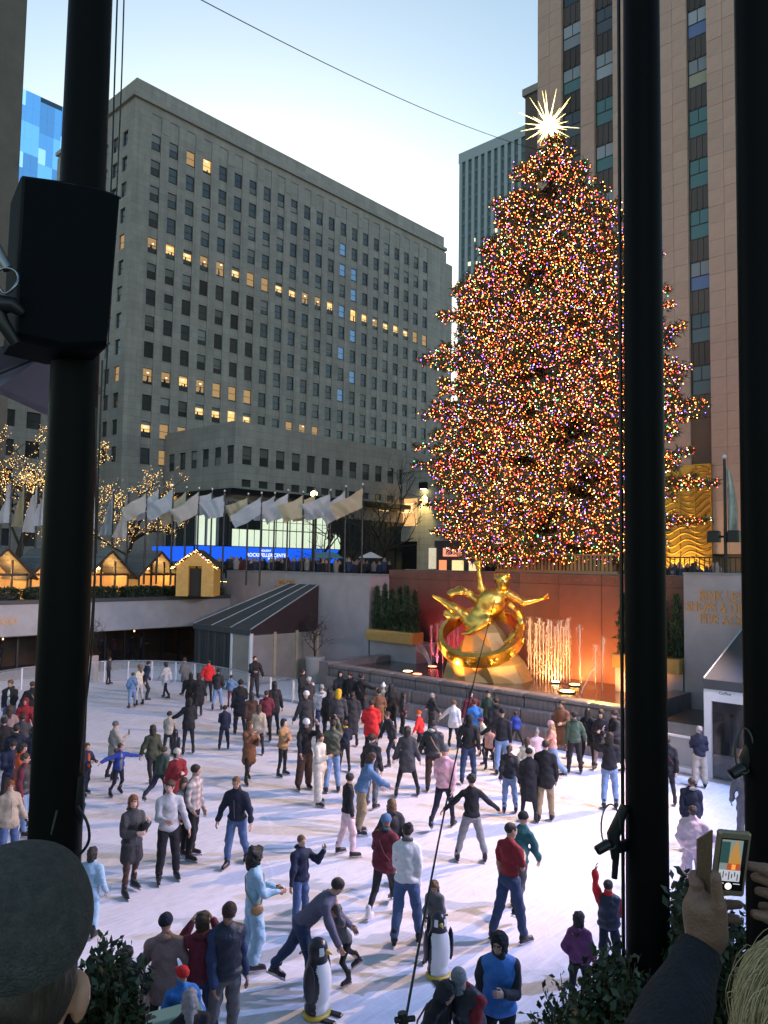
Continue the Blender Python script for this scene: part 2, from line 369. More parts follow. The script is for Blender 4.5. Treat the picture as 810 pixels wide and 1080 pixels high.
letter('lettering', 'IL VIALLAGO', .50, BRASS, w, frame_mtx((XL+.012, onx(18, 656, XL)[1], 2.95), (0, 1, 0), (0, 0, 1)), align='RIGHT')

# ---- terrace deck with its boxes of hedge
mb = MB(); mb.box(-44.2, XL-.5, 1.4, YB, 3.5, 3.9); struct('terrace_floor', mb, PAVE)
mb = MB(); mb.box(-44.6, -44.2, 1.4, 30.9, 3.5, ZP+.02); struct('terrace_riser', mb, GRANITE)
mb = MB(); mb.box(-44.19, -39.42, YB+.01, 30.89, 0, ZP-.012); struct('terrace_corner', mb, GRANITE)

# ---- leaf makers
def leaf_mass(n, fn, size, seed, up_bias=.3, aspect=.45):
    r = np.random.default_rng(seed); P = fn(r, n); n = len(P)
    d = r.normal(size=(n, 3)); d[:, 2] += up_bias; d /= np.linalg.norm(d, axis=1)[:, None]
    t = r.normal(size=(n, 3)); s = np.cross(d, t); s /= np.linalg.norm(s, axis=1)[:, None]
    L = size*r.uniform(.6, 1.3, n)[:, None]; Wd = L*aspect
    nn = np.cross(d, s)*L*.12
    V = np.stack([P, P+d*L*.5+s*Wd*.5+nn, P+d*L, P+d*L*.5-s*Wd*.5+nn], 1).reshape(-1, 3)
    return V, np.arange(4*n).reshape(n, 4)
HEDGE = mat('hedge leaf', (.025, .042, .018), .6, var=.5, vscale=2.5)
CYPR = mat('cypress leaf', (.028, .055, .022), .65, var=.5, vscale=2)
def box_leaves(x0, x1, y0, y1, z0, z1):
    def f(r, n):
        P = r.uniform(size=(n, 3)); k = r.integers(0, 4, n)
        P[k == 0, 2] = r.uniform(.85, 1.04, (k == 0).sum()); P[k == 1, 0] = r.uniform(.9, 1.05, (k == 1).sum()); P[k == 2, 1] = r.uniform(-.03, .08, (k == 2).sum())
        return P*np.array([x1-x0, y1-y0, z1-z0])+np.array([x0, y0, z0])
    return f
def hedge(y0, y1, seed, label):
    t = thing('hedge', label, 'hedge', group='clipped hedges along the terrace edge')
    V, Q = leaf_mass(2600, box_leaves(XL-1.15, XL-.45, y0, y1, 3.98, 4.62), .16, seed)
    link('foliage', np_mesh('foliage', V, Q, HEDGE, False), t)
    MB().box(XL-1.1, XL-.5, y0+.03, y1-.03, 3.9, 4.42).build('planter', mat('dark planter', (.02, .022, .02), .8), t)
for i, (a, b) in enumerate(((13.2, 15.9), (16.3, 18.6), (19.0, 21.2), (21.6, 23.9), (24.3, 28.1))):
    hedge(a, b, 20+i, ['dark clipped hedge before the timber chalet at the edge of the photo', 'dark clipped hedge below the grey chalet roof beside the black flagpole', 'dark clipped hedge behind the black flagpole on the terrace edge', 'dark clipped hedge below the lit chalet gables right of the flagpole', 'long dark hedge on the terrace edge next to the grey canopy'][i])

# ---- chalets
GLOWWOOD = mat('chalet boards with glow', (.5, .3, .12), .6, var=.2, vscale=2, emit=(1, .5, .14), estr=.10)  # weak emission paints extra lamplight onto the boards
def bulbs(pts, r, mats, seed=3, wts=None):
    r_ = np.random.default_rng(seed); pts = np.asarray(pts); n = len(pts)
    o = np.array([(.94, 0, -.45), (-.47, .82, -.45), (-.47, -.82, -.45), (0, 0, 1.1)], float)*1.12
    f = np.array([(0, 1, 3), (1, 2, 3), (2, 0, 3), (0, 2, 1)])
    rr = r*r_.uniform(.6, 1.25, n)
    V = (pts[:, None, :]+o[None]*rr[:, None, None]).reshape(-1, 3); F = (f[None]+4*np.arange(n)[:, None, None]).reshape(-1, 3)
    mi = np.repeat(r_.choice(len(mats), n, p=wts), 4)
    return np_mesh('lights', V, F, mats, False, mi)
WARMB = glow('warm fairy light', (1, .62, .2), 9)
def chalet(y, label, w=2.5, seed=0):
    t = thing('chalet', label, 'chalet', (-40.9, y, 3.9), 0, 'timber chalets on the terrace')
    h, pk, d = 1.45, 2.72, 3.0
    gx = 0
    MB().box(-d, -d+.08, -w/2, w/2, 0, h).box(-d, 0, -w/2, -w/2+.08, 0, h).box(-d, 0, w/2-.08, w/2, 0, h).build('wall', GLOWWOOD, t)
    mb = MB(); mb.add([(-d+.1, -w/2, h), (-d+.1, w/2, h), (-d+.1, 0, pk)], [(0, 1, 2)]); mb.build('back_gable', GLOWWOOD, t)
    # glazed gable front
    fr = MB()
    for yy in (-w/2+.04, -w/6, w/6, w/2-.04): fr.box(-.06, .06, yy-.04, yy+.04, 0, h+max(0, (pk-h)*(1-abs(yy)/(w/2))-.1))
    fr.box(-.055, .055, -w/2, w/2, h-.06, h+.06); fr.box(-.05, .05, -w/2, w/2, .55, .6)
    fr.build('gable_frame', DARKWOOD, t)
    MB().add([(-.02, -w/2+.1, .05), (-.02, w/2-.1, .05), (-.02, w/2-.1, h), (-.02, 0, pk-.12), (-.02, -w/2+.1, h)], [(0, 1, 2, 3, 4)]).build('pane', mat('chalet glass', (.5, .4, .3), .1, alpha=.12), t)
    # roof of overlapping boards
    nb = 9; L = math.hypot(w/2+.35, (pk-h)*(w/2+.35)/(w/2)); bl = L/nb
    bm_ = MB().box(-d-.15, .4, 0, bl*1.25, 0, .035).mesh('roof_board', SLATE)
    for sgn in (-1, 1):
        a = math.atan2(pk-h, w/2)
        for i in range(nb):
            s0 = L-(i+1)*bl-.05                      # distance down from the ridge
            dirv = Vector((0, sgn*math.cos(a), -math.sin(a))); nv = Vector((0, sgn*math.sin(a), math.cos(a)))
            o = Vector((0, 0, pk+.08))+dirv*(s0+bl*1.25)+nv*(.012*(i % 2)+.015)
            xax = Vector((1, 0, 0)); yax = -dirv; zax = nv
            if sgn > 0: M = Matrix(((1, yax.x, zax.x, o.x), (0, yax.y, zax.y, o.y), (0, yax.z, zax.z, o.z), (0, 0, 0, 1)))
            else: M = Matrix(((-1, yax.x, zax.x, o.x+.25-d), (0, yax.y, zax.y, o.y), (0, yax.z, zax.z, o.z), (0, 0, 0, 1)))
            link('roof_board', bm_, t, mtx=M)
    for sgn in (-1, 1):
        e = Vector((.42, sgn*(w/2+.33), h-(pk-h)*.33/(w/2)+.08))
        MB().tube([(.42, 0, pk+.06), e], .07, 4, smooth=False).build('bargeboard', DARKWOOD, t)
    link('ceiling_lamp', MB().lathe([(.02, .1), (.09, .06), (.1, 0), (.02, -.02)], 8, (-1.2, 0, 1.75)).mesh('ceiling_lamp', glow('chalet lamp', (1, .55, .18), 30)), t)
    ld = bpy.data.lights.new('chalet_light', 'POINT'); ld.energy = 55*LAMPS; ld.color = (1, .56, .17); ld.shadow_soft_size = .12
    lo = bpy.data.objects.new('chalet_light', ld); COL.objects.link(lo); lo.parent = t; lo.location = (-1.1, 0, 1.6)
    MB().box(-2.1, -.7, -.5, .5, .68, .73).box(-1.45, -1.35, -.05, .05, 0, .68).build('table', DARKWOOD, t)
    if seed % 2 == 0:
        pts = [(.1+random.uniform(-.05, .05), -w/2-.1-random.uniform(0, .75), h-.1-abs(random.gauss(0, .14))) for _ in range(70)]
        link('icicle_lights', bulbs(pts, .022, [WARMB], seed), t, kind='stuff')
for i, (y, l) in enumerate(((onx(5, 580, -40.9)[1], 'timber chalet with a glowing gable at the very edge of the photo'), (onx(58, 580, -40.9)[1], 'timber chalet whose grey board roof meets the black flagpole'), (onx(115, 580, -40.9)[1], 'timber chalet with glowing glass gable just past the flagpole'), (onx(167, 582, -40.9)[1], 'timber chalet with glowing glass gable next to the hut strung with lights'))):
    chalet(y, l, seed=i)

# ---- yellow hut strung with lights
q = ond(206, 600, 43)
t = thing('ticket_hut', 'yellow timber hut with strings of lights along its roof edges', 'hut', (q[0], q[1], 4.2), R_(43)); t.scale = (.88, .88, .9)
mb = MB(); mb.box(-1.2, -.42, -.05, .05, 0, 1.9); mb.box(.42, 1.2, -.05, .05, 0, 1.9); mb.box(-1.2, -1.12, .05, 2, 0, 1.9); mb.box(1.12, 1.2, .05, 2, 0, 1.9); mb.box(-1.2, 1.2, 1.95, 2.03, 0, 1.9); mb.add([(-1.2, 0, 1.9), (1.2, 0, 1.9), (0, 0, 2.75)], [(0, 1, 2)]); mb.build('wall', mat('yellow boards with glow', (.42, .25, .08), .6, var=.2, vscale=5, emit=(1, .5, .08), estr=.04), t)  # yellow emission put into the boards so they look lit
mb = MB()
for s in (-1, 1): mb.add([(0, -.2, 2.85), (s*1.5, -.2, 1.75), (s*1.5, 2.2, 1.75), (0, 2.2, 2.85), (0, -.2, 2.93), (s*1.5, -.2, 1.83), (s*1.5, 2.2, 1.83), (0, 2.2, 2.93)], [(0, 1, 2, 3), (7, 6, 5, 4), (0, 4, 5, 1), (1, 5, 6, 2), (2, 6, 7, 3)])
mb.build('roof', DARKWOOD, t)
MB().box(-.4, .4, .2, .26, 0, 1.75).build('doorway', mat('dark doorway', (.02, .015, .012), .7), t)
pts = []
for s in (-1, 1):
    for k in range(46): u = k/45; pts.append((s*1.5*u, -.24+random.uniform(-.05, .05), 2.9-1.1*u+random.uniform(-.16, .05)))
link('roof_lights', bulbs(pts, .026, [WARMB, glow('warm dim light', (1, .5, .12), 3)]), t, kind='stuff')

# ---- left and right stone pylons with lettering
def pylon(x0, x1, top, tx, label, size, txt_y):
    t = thing('stone_pylon', label, 'wall', (0, YB, 0), 0)
    MB().box(x0, x1, 0, 2.5, 0, top).build('block', mat('pylon granite', (.36, .305, .325), .55, var=.14, vscale=.9, bump=.12, bscale=30), t)
    MB().bevbox(x0-.03, x1+.03, -.03, 2.53, top+.002, top+.09, .02).build('cap', GRANITE, t)
    for i, s in enumerate(('RINK LEVEL', 'SHOPS & DINING', 'FIVE ACRES')):
        letter('lettering', s, size, BRASS if i >= 0 else None, t, frame_mtx((tx, -.012, txt_y-i*size*.84), (1, 0, 0), (0, 0, 1)), extrude=.03, sx=.74)
    return t
pylon(-39.4, -27.1, 5.55, ony(303, 615, YB)[0], 'long grey stone wall lettered rink level shops behind the tent', .40, ony(303, 616.5, YB)[2])
pylon(-11.0, -3.0, 6.0, ony(766, 630, YB)[0], 'grey stone pylon lettered in bronze rink level shops and dining', .50, ony(760, 633.5, YB)[2])

# ---- red granite back wall in slabs
t = thing('red_back_wall', 'reddish polished granite wall behind the golden statue', 'wall', (0, 29.8, 0))
RED = mat('red granite', (.15, .058, .044), .42, var=.18, vscale=.8, obj_var=.12, bump=.08, bscale=14)
MB().box(-27.1, -11.0, .06, 1.1, 0, 5.9).build('core', mat('wall core', (.05, .03, .03), .8), t)
n = 8; wd = 16.1/n
sl = MB().bevbox(.008, wd-.008, 0, .055, 0, 5.45, .006).mesh('slab', RED); fr = MB().bevbox(.006, wd-.006, -.03, .055, 5.46, 5.9, .01).mesh('frieze_block', RED)
for i in range(n):
    link('slab', sl, t, (-27.1+i*wd, 0, 0)); link('frieze_block', fr, t, (-27.1+i*wd, 0, 0))
for i in range(40): 
    if i == 0: dn = MB().box(0, .2, -.045, -.031, 5.6, 5.74).mesh('dentil', RED)
    link('dentil', dn, t, (-27.0+i*.4, 0, 0))

# ---- planter niches with cypress
def niche(x0, x1, label):
    t = thing('planter_ledge', label, 'planter', (0, YB, 0))
    MB().box(x0, x1, -.02, 1.4, 0, 2.36).build('wall', mat('pylon granite'), t)
    MB().bevbox(x0, x1, -.35, .55, 2.362, 2.9, .03).build('planter_box', mat('honey planter', (.52, .28, .08), .5, var=.15, vscale=3), t)
    return t
niche(-26.98, -23.9, 'honey coloured planter box on the stone ledge beside the red wall')
niche(-13.7, -11.05, 'honey coloured planter box on the stone ledge next to the lettered pylon')
def cypress(x, y, z, h, r, seed, label):
    t = thing('cypress', label, 'shrub', (x, y, z), 0, 'narrow cypresses in the ledge planters')
    def f(rr, n):
        z_ = rr.uniform(0, 1, n)**.9; w_ = r*np.minimum(1, (1-z_)*1.7+.10)*(0.75+.25*np.sin(z_*30+seed)); a = rr.uniform(0, 6.283, n); q = rr.uniform(.35, 1.0, n)**.5
        return np.stack([w_*q*np.cos(a), w_*q*np.sin(a), z_*h], 1)
    V, Q = leaf_mass(1100, f, .2, seed, up_bias=1.6, aspect=.22); link('foliage', np_mesh('foliage', V, Q, CYPR, False), t)
    MB().tube([(0, 0, -.1), (0, 0, h*.8)], [.05, .015], 6).build('stem', DARKWOOD, t)
for i in range(6): cypress(-26.65+i*.5, YB+.1+.05*(i % 2), 2.85, 2.1+.15*math.sin(i*2.1), .27, 40+i, 'tall narrow cypress in the ledge planter between grey wall and red wall')
for i in range(5): cypress(-13.4+i*.52, YB+.1+.05*(i % 2), 2.85, 2.15+.15*math.sin(i*1.7+1), .27, 50+i, 'tall narrow cypress in the ledge planter beside the lettered pylon')

# ---- fountain basin
XA, XB_, YF = -25.5, -11.3, 23.5
t = thing('fountain_basin', 'long stepped stone fountain basin in front of the golden statue', 'fountain', (0, 0, 0))
BAS = mat('wet basin stone', (.17, .15, .15), .35, var=.35, vscale=1.6, bump=.5, bscale=9, stretch=(6, 1, .6), obj_var=.12)
wd = 1.29
steps = [(YF, 0, .62, 0.0), (YF+.28, .62, 1.12, 0), (YF+.55, 1.12, 1.5, 0)]
for j, (y0, z0, z1, _) in enumerate(steps):
    m_ = MB().bevbox(.006, wd-.006, 0, .9, z0+.002, z1, .05).mesh('step_block', BAS)
    for i in range(11): link('step_block', m_, t, (XA+i*wd, y0, 0))
m_ = MB().bevbox(.006, wd-.006, YF+.50, YF+1.1, 1.502, 1.64, .04).mesh('coping_stone', BAS)
for i in range(11): link('coping_stone', m_, t, (XA+i*wd, 0, 0))
MB().box(XA, XB_, YF+1.1, 29.75, .2, .9).build('basin_floor', mat('basin floor', (.05, .045, .045), .5), t)
MB().box(XB_, XB_+.55, YF+.5, 28.2, 0, 1.75).build('end_wall', BAS, t)
MB().box(XA-.6, XA, YF+.5, 28.2, 0, 1.7).build('end_wall', BAS, t)
WAT = mat('fountain water', (.05, .045, .045), .08, bump=.6, bscale=5, spec=.5)
mb = MB(); mb.quad((XA, YF+1.1, 1.42), (XB_, YF+1.1, 1.42), (XB_, 29.79, 1.42), (XA, 29.79, 1.42)); struct('fountain_water', mb, WAT)
# grate strip of the basin edge
MB().box(XA+2, XB_-1, YF+1.35, YF+1.5, 1.43, 1.5).build('nozzle_rail', DARK, t)

# water jets
JET = mat('falling water', (.8, .8, .82), .25, alpha=.30, emit=None)
def jet(x, y, h, seed, lab, grp):
    r = random.Random(seed); mb = MB(); lean = r.uniform(-.03, .03)
    for k in range(3):
        pts = []; rad = []
        for i in range(13):
            u = i/12; pts.append((r.gauss(0, .012)+lean*u*h+.03*math.cos(k*2.1)*u, r.gauss(0, .012)+.03*math.sin(k*2.1)*u, u*h)); rad.append(max(.004, (.009+.009*u)*r.uniform(.3, 1.5)))
        mb.tube(pts, rad, 5)
    for i in range(80):
        u = r.random()**.6; a = r.uniform(0, 6.3); q = .05+.12*u*r.random(); s = r.uniform(.008, .022)
        c = (q*math.cos(a)+lean*u*h, q*math.sin(a), u*h+.05); mb.add([(c[0]+s, c[1], c[2]), (c[0]-s, c[1], c[2]), (c[0], c[1]+s, c[2]), (c[0], c[1]-s, c[2]), (c[0], c[1], c[2]+2*s), (c[0], c[1], c[2]-2*s)], [(0, 2, 4), (2, 1, 4), (1, 3, 4), (3, 0, 4), (2, 0, 5), (1, 2, 5), (3, 1, 5), (0, 3, 5)])
    link('water_jet', mb.mesh('water_jet', JET), None, (x, y, 1.4), label=lab, cat='water jet', group=grp)
for i in range(15): jet(ony(557+i*3.4, 712, 28.7)[0], 28.7-.02*i, 2.45+.15*math.sin(i*1.9)+(.1 if i > 12 else 0), i, 'upright water jet in the close row against the orange wall right of the statue', 'water jets in the row right of the statue')
for i, (px, ht) in enumerate(((612, 2.5), (628, 1.75), (635, 2.1))):
    q = ony(px, 715, 27.9); jet(q[0], 27.9, ht, 60+i, ['tall lone water jet just past the close row', 'shorter jet of the pair nearest the black pole', 'taller jet of the pair nearest the black pole'][i], 'separate jets near the pole')
for i, px in enumerate((455, 461, 467, 473, 478, 483)):
    q = ony(px, 712, 28.6); jet(q[0], 28.6, 1.9+.25*i/2, 80+i, 'pink lit water jet left of the statue', 'pink jets left of the statue')
# slanting end jets
def arc(px0, px1, lab, Y=26.6):
    a = ony(px0, 720, Y); b = ony(px1, 700, Y); mb = MB(); r = random.Random(px0)
    for k in range(5):
        pts = []; 
        for i in range(14):
            u = i/13; pts.append((a[0]+(b[0]-a[0])*u+r.gauss(0, .01), Y+.02*k, 1.42+(.9+.08*k)*(1-(1-u)**2)+r.gauss(0, .01)))
        mb.tube(pts, [.012]*14, 4)
    tag(mb.build('water_jet', JET), lab, 'water jet')
arc(612, 634, 'slanting water jet at the end of the basin by the black pole'); arc(456, 440, 'slanting water jet at the far end of the basin near the planter')

# underwater lamps
def pool_lamp(px, py, col, s, lab, r=.16):
    q = onz(px, py, 1.47); t = thing('pool_lamp', lab, 'lamp', (q[0], q[1], 1.40), 0, 'lamps in the fountain basin')
    MB().lathe([(r*1.25, 0), (r*1.25, .07), (r*1.02, .075)], 14).build('housing', DARK, t); MB().lathe([(r, .03), (r, .085), (.01, .11)], 14).build('lens', glow('pool lens %s' % (col,), col, s), t)
AM = (1, .6, .12); RD = (1, .12, .05); YW = (1, .82, .45)
for a in ((430, 708, AM, 14, 'amber basin lamp at the far end below the planter', .2), (440, 711, RD, 12, 'red basin lamp next to the far amber lamp', .2), (456, 703, RD, 14, 'red basin lamp at the foot of the pink jets', .2), (473, 719, AM, 10, 'first amber lamp along the basin edge below the statue', .09), (486, 721, AM, 12, 'second amber lamp along the basin edge below the statue', .09), (493, 722, AM, 12, 'third amber lamp along the basin edge below the statue', .09), (500, 723, AM, 12, 'fourth amber lamp along the basin edge below the statue', .09), (586, 719, YW, 14, 'white basin lamp at the foot of the jet row', .16), (606, 722, AM, 14, 'amber basin lamp behind the bright yellow one', .2), (598, 729, (1, .7, .1), 26, 'large bright yellow basin lamp close to the pole', .26)): pool_lamp(*a)

# ---- tents in the corners
def tent(xr, xl, yf, z0, z1, label, front, xlb=None):
    t = thing('canopy_tent', label, 'tent', (0, 0, 0))
    yb = YB-.03
    mb = MB(); xs = np.linspace(xl, xr, 4); xbk = np.linspace(xl if xlb is None else xlb, xr, 4)
    for i in range(3):
        a, b = xs[i], xs[i+1]; sag = .05
        ys = np.linspace(yf, yb, 9)
        for k in range(8):
            def zz(y, s): u = (y-yf)/(yb-yf); return z0+(z1-z0)*u-s*math.sin(math.pi*u)
            m = (a+b)/2
            ka, kb = (xbk[i]-a)/(yb-yf), (xbk[i+1]-b)/(yb-yf); km = (ka+kb)/2
            for p, q, kp, kq in ((a, m, ka, km), (m, b, km, kb)):
                sp, sq = (0 if p in (a,) else sag), (0 if q == b else sag)
                mb.quad((p+kp*(ys[k]-yf), ys[k], zz(ys[k], sp)), (q+kq*(ys[k]-yf), ys[k], zz(ys[k], sq)), (q+kq*(ys[k+1]-yf), ys[k+1], zz(ys[k+1], sq)), (p+kp*(ys[k+1]-yf), ys[k+1], zz(ys[k+1], sp)))
    mb.build('roof', FABRIC, t)
    for x, x2 in zip(xs, xbk): MB().tube([(x, yf-.05, z0+.02), (x2, yb, z1+.02)], .028, 6).build('roof_rib', mat('pale piping', (.42, .42, .44), .5), t)
    MB().box(xl, xr, yf-.10, yf-.066, z0-.28, z0+.0).build('valance', FABRIC, t)
    mb = MB(); mb.add([(xr-.01, yf, z0-.25), (xr-.01, yb, z0-.25), (xr-.01, yb, z1-.02), (xr-.01, yf, z0-.02)], [(0, 1, 2, 3)]); mb.build('gable_cloth', MAROON, t)
    return t
BEIGE = mat('beige panel', (.30, .26, .22), .7, var=.12, vscale=1.5); POST = mat('pale timber post', (.5, .38, .26), .6, var=.15, vscale=4)
xr, xl, yf = -30.9, -35.9, 23.75
t = tent(xr, xl, yf, 2.8, 5.0, 'grey lean-to canopy tent with beige side panels in the rink corner', 0, ony(306, 613, YB)[0])
ys = np.linspace(yf+.05, YB-.05, 4)
for i in range(4): MB().box(xr-.09, xr+.05, ys[i]-.08, ys[i]+.08, 0, 2.62).build('post', POST, t)
for i in range(3): MB().box(xr-.04, xr, ys[i]+.085, ys[i+1]-.085, .1, 2.5).build('side_panel', BEIGE, t)
MB().box(xr-1.5, xr-.1, yf, yf+.05, .1, 2.48).build('front_panel', BEIGE, t)
for x in (xr-1.56, xr-.0): MB().box(x-.06, x+.06, yf-.07, yf+.07, 0, 2.6).build('post', WHITE, t)
mb = MB(); N = 60
pts = [(xl+(xr-1.6-xl)*i/N, yf+.02+.06*math.sin(i*1.25)+.03*math.sin(i*.5)) for i in range(N+1)]
for i in range(N): mb.quad((*pts[i], .05), (*pts[i+1], .05), (*pts[i+1], 2.55), (*pts[i], 2.55))
mb.build('curtain', mat('dark curtain', (.05, .048, .05), .85), t)
# right tent with white door frame
xl2, xr2, yf2 = -8.62, -3.2, 23.7
t = tent(xr2, xl2, yf2, 2.93, 4.6, 'grey canopy tent with a white framed glass door beside the pylon', 1)
mb = MB(); mb.box(xl2, xl2+.22, yf2-.06, yf2+.06, 0, 2.86); mb.box(xl2+.221, xr2, yf2-.055, yf2+.055, 2.3, 2.86); mb.box(xl2+1.6, xl2+1.68, yf2-.05, yf2+.05, 0, 2.3); mb.build('door_frame', WHITE, t)
MB().box(xl2+.23, xl2+1.59, yf2-.01, yf2+.01, .75, 2.29).build('door_glass', mat('dark door glass', (.02, .02, .022), .06, alpha=.5, spec=.6), t)
MB().box(xl2+.225, xl2+1.6, yf2-.04, yf2+.04, .68, .75).box(xl2+.235, xl2+1.59, yf2-.012, yf2+.012, .05, .675).build('door_panel', mat('smoky door panel', (.12, .12, .13), .2, alpha=.75), t)
for i, s in enumerate(('Coffee', 'Tea', 'Food')): letter('sign_text', s, .13, DARK, t, frame_mtx((xl2+.62+i*.62, yf2-.058, 2.52), (1, 0, 0), (0, 0, 1)), extrude=.002)
# things hanging inside the door
for i in range(4):
    MB().box(xl2+.45+i*.33, xl2+.62+i*.33, yf2+.35+.1*(i % 2), yf2+.37+.1*(i % 2), 1.05, 1.9+.12*(i % 2)).build('hanging_board', mat('pale notice board', (.4, .39, .38), .7), t)

# ---- rink fence of clear panels
base = [(-6, 733), (22, 727.5), (60, 722.5), (85, 720.5), (110, 718.8), (135, 718), (160, 718), (185, 719), (205, 721), (225, 724.5), (243, 728.5), (262, 733), (285, 737), (309, 741), (330, 745)]
pp = [onz(*b) for b in base]; pp.append(np.array([XA-.65, 23.55, 0]))
t = thing('rink_fence', 'clear panelled rink fence curving round the far corner', 'fence')
for i in range(len(pp)-1):
    a, b = pp[i], pp[i+1]; d = b-a; L = math.hypot(d[0], d[1]); an = math.atan2(d[1], d[0])
    for j in range(max(1, round(L/1.7))):
        nn = max(1, round(L/1.7)); q = a+d*j/nn; l = L/nn
        link('panel', MB().box(.05, l-.05, -.012, .012, .12, .98).mesh('panel', GLASS), t, tuple(q), an)
        link('post', MB().box(-.035, .035, -.04, .04, 0, 1.0).mesh('post', WHITE), t, tuple(q), an)
        link('rail', MB().box(0, l, -.035, .035, 1.002, 1.05).mesh('rail', STEEL), t, tuple(q), an)
        link('kickboard', MB().box(.036, l-.036, -.03, .03, 0, .12).mesh('kickboard', mat('grey kickboard', (.35, .35, .37), .6)), t, tuple(q), an)
t = thing('rink_gate', 'low clear gate panel in a white frame beside the tent door', 'gate', (-10.2, 23.55, 0))
MB().box(.07, 1.4, -.012, .012, .2, 1.1).build('panel', GLASS, t)
MB().box(0, .07, -.04, .04, 0, 1.16).box(1.4, 1.47, -.04, .04, 0, 1.16).box(.07, 1.4, -.04, .04, .08, .2).box(.07, 1.4, -.035, .035, 1.1, 1.16).build('frame', WHITE, t)
t = thing('counter_box', 'low stone counter with a dark top under the lettered pylon', 'counter', (-10.35, 24.6, 0))
MB().bevbox(0, 1.5, 0, 2.6, 0, 1.3, .03).build('block', GRANITE, t); MB().bevbox(.05, 1.45, .05, 2.5, 1.302, 1.36, .01).build('top', mat('dark top', (.03, .03, .03), .4), t)
# pink planter with the bare shrub, far corner
q = onz(105, 717); 
t = thing('stone_planter', 'square pinkish stone planter behind the far rink fence', 'planter', (-38.3, 18.75, 0)); MB().bevbox(-.5, .5, -.55, .55, 0, 1.25, .03).build('box', mat('pink stone', (.42, .33, .31), .7, var=.12, vscale=3), t); MB().box(-.42, .42, -.47, .47, 1.251, 1.27).build('soil', DARKWOOD, t)
q = onz(350, 722); t = thing('stone_planter', 'pale stone planter tub beside the tent and the long grey wall', 'planter', (-29.6, 26.9, 0)); MB().lathe([(.35, 0), (.42, .1), (.5, 1.2), (.53, 1.35), (.45, 1.36)], 10).build('tub', STONE2, t)

# ---- bare and lit trees
def bare_tree(name, loc, h, spread, seed, label, lit=0, nb=7, col=None, lo=.3, group=None):
    r = random.Random(seed); t = thing(name, label, 'tree', loc, 0, group)
    mbT = MB(); mbB = MB(); tips = []
    def grow(p, d, L, rad, dep):
        n = 5; pts = [p]; dd = d.copy()
        for i in range(n):
            dd = (dd+Vector((r.gauss(0, .17), r.gauss(0, .17), r.gauss(.03, .12)))).normalized(); pts.append(pts[-1]+dd*L/n)
        rr = [rad*(1-.55*i/n) for i in range(n+1)]
        (mbT if dep == 0 else mbB).tube(pts, rr, 7 if dep == 0 else 4, cap=False)
        tips.extend((a, dep) for a in pts)
        if dep >= 4: return
        k = nb if dep == 0 else r.choice((2, 3, 3))
        for i in range(k):
            u = r.uniform(lo if dep == 0 else .3, 1); j = min(n-1, int(u*n)); f = u*n-j
            b = pts[j].lerp(pts[j+1], f)
            ax = Vector((r.gauss(0, 1), r.gauss(0, 1), r.gauss(.25, .5))).normalized()
            nd = (dd*.75+ax*spread).normalized(); grow(b, nd, L*r.uniform(.55, .78), max(.008, rad*.5), dep+1)
    grow(Vector((0, 0, 0)), Vector((0, 0, 1)), h*.5, h*.02, 0)
    bark = mat('bark', (.045, .035, .028), .9, var=.3, vscale=8)
    mbT.build('trunk', bark, t); mbB.build('branches', bark, t)
    if lit:
        pts = []
        ts = [a for a, dp in tips if dp >= 1]
        for i in range(lit): a = r.choice(ts); b = Vector((r.gauss(0, .16), r.gauss(0, .16), r.gauss(0, .16))); pts.append(tuple(a+b*.6))
        link('fairy_lights', bulbs(pts, .023, [glow('fairy warm', (1, .52, .12), 3.4), glow('fairy pale', (1, .68, .28), 4.2), glow('fairy dim', (1, .45, .09), 1.3)], seed), t, kind='stuff')
    return t
q = ond(16, 590, 50); bare_tree('fairy_light_tree', (q[0], q[1], ZP), 12.5, .95, 4, 'bare street tree wrapped in warm fairy lights at the photo edge', 3000, 10)
q = ond(132, 590, 54); bare_tree('fairy_light_tree', (q[0], q[1], ZP), 9.0, 1.0, 9, 'bare street tree wrapped in warm fairy lights past the black flagpole', 1700, 9)
for i, (px, D, h, l) in enumerate(((372, 62, 8.5, 'bare dark tree in front of the blue screen'), (336, 60, 7.5, 'bare dark tree before the bright studio windows'), (398, 58, 9.0, 'bare dark tree by the wall with the two sconces'))):
    q = ond(px, 595, D); bare_tree('bare_tree', (q[0], q[1], ZP), h, .75, 30+i, l, 0, 8, group='bare trees on the plaza')
bare_tree('bare_shrub', (-38.3, 18.75, 1.25), 2.7, 1.1, 77, 'small bare shrub in the pinkish planter by the far fence', 0, 9, lo=.1)
bare_tree('bare_shrub', (-29.6, 26.9, 1.3), 2.6, .9, 78, 'small dark shrub in the pale tub against the long grey wall', 0, 9, lo=.1)
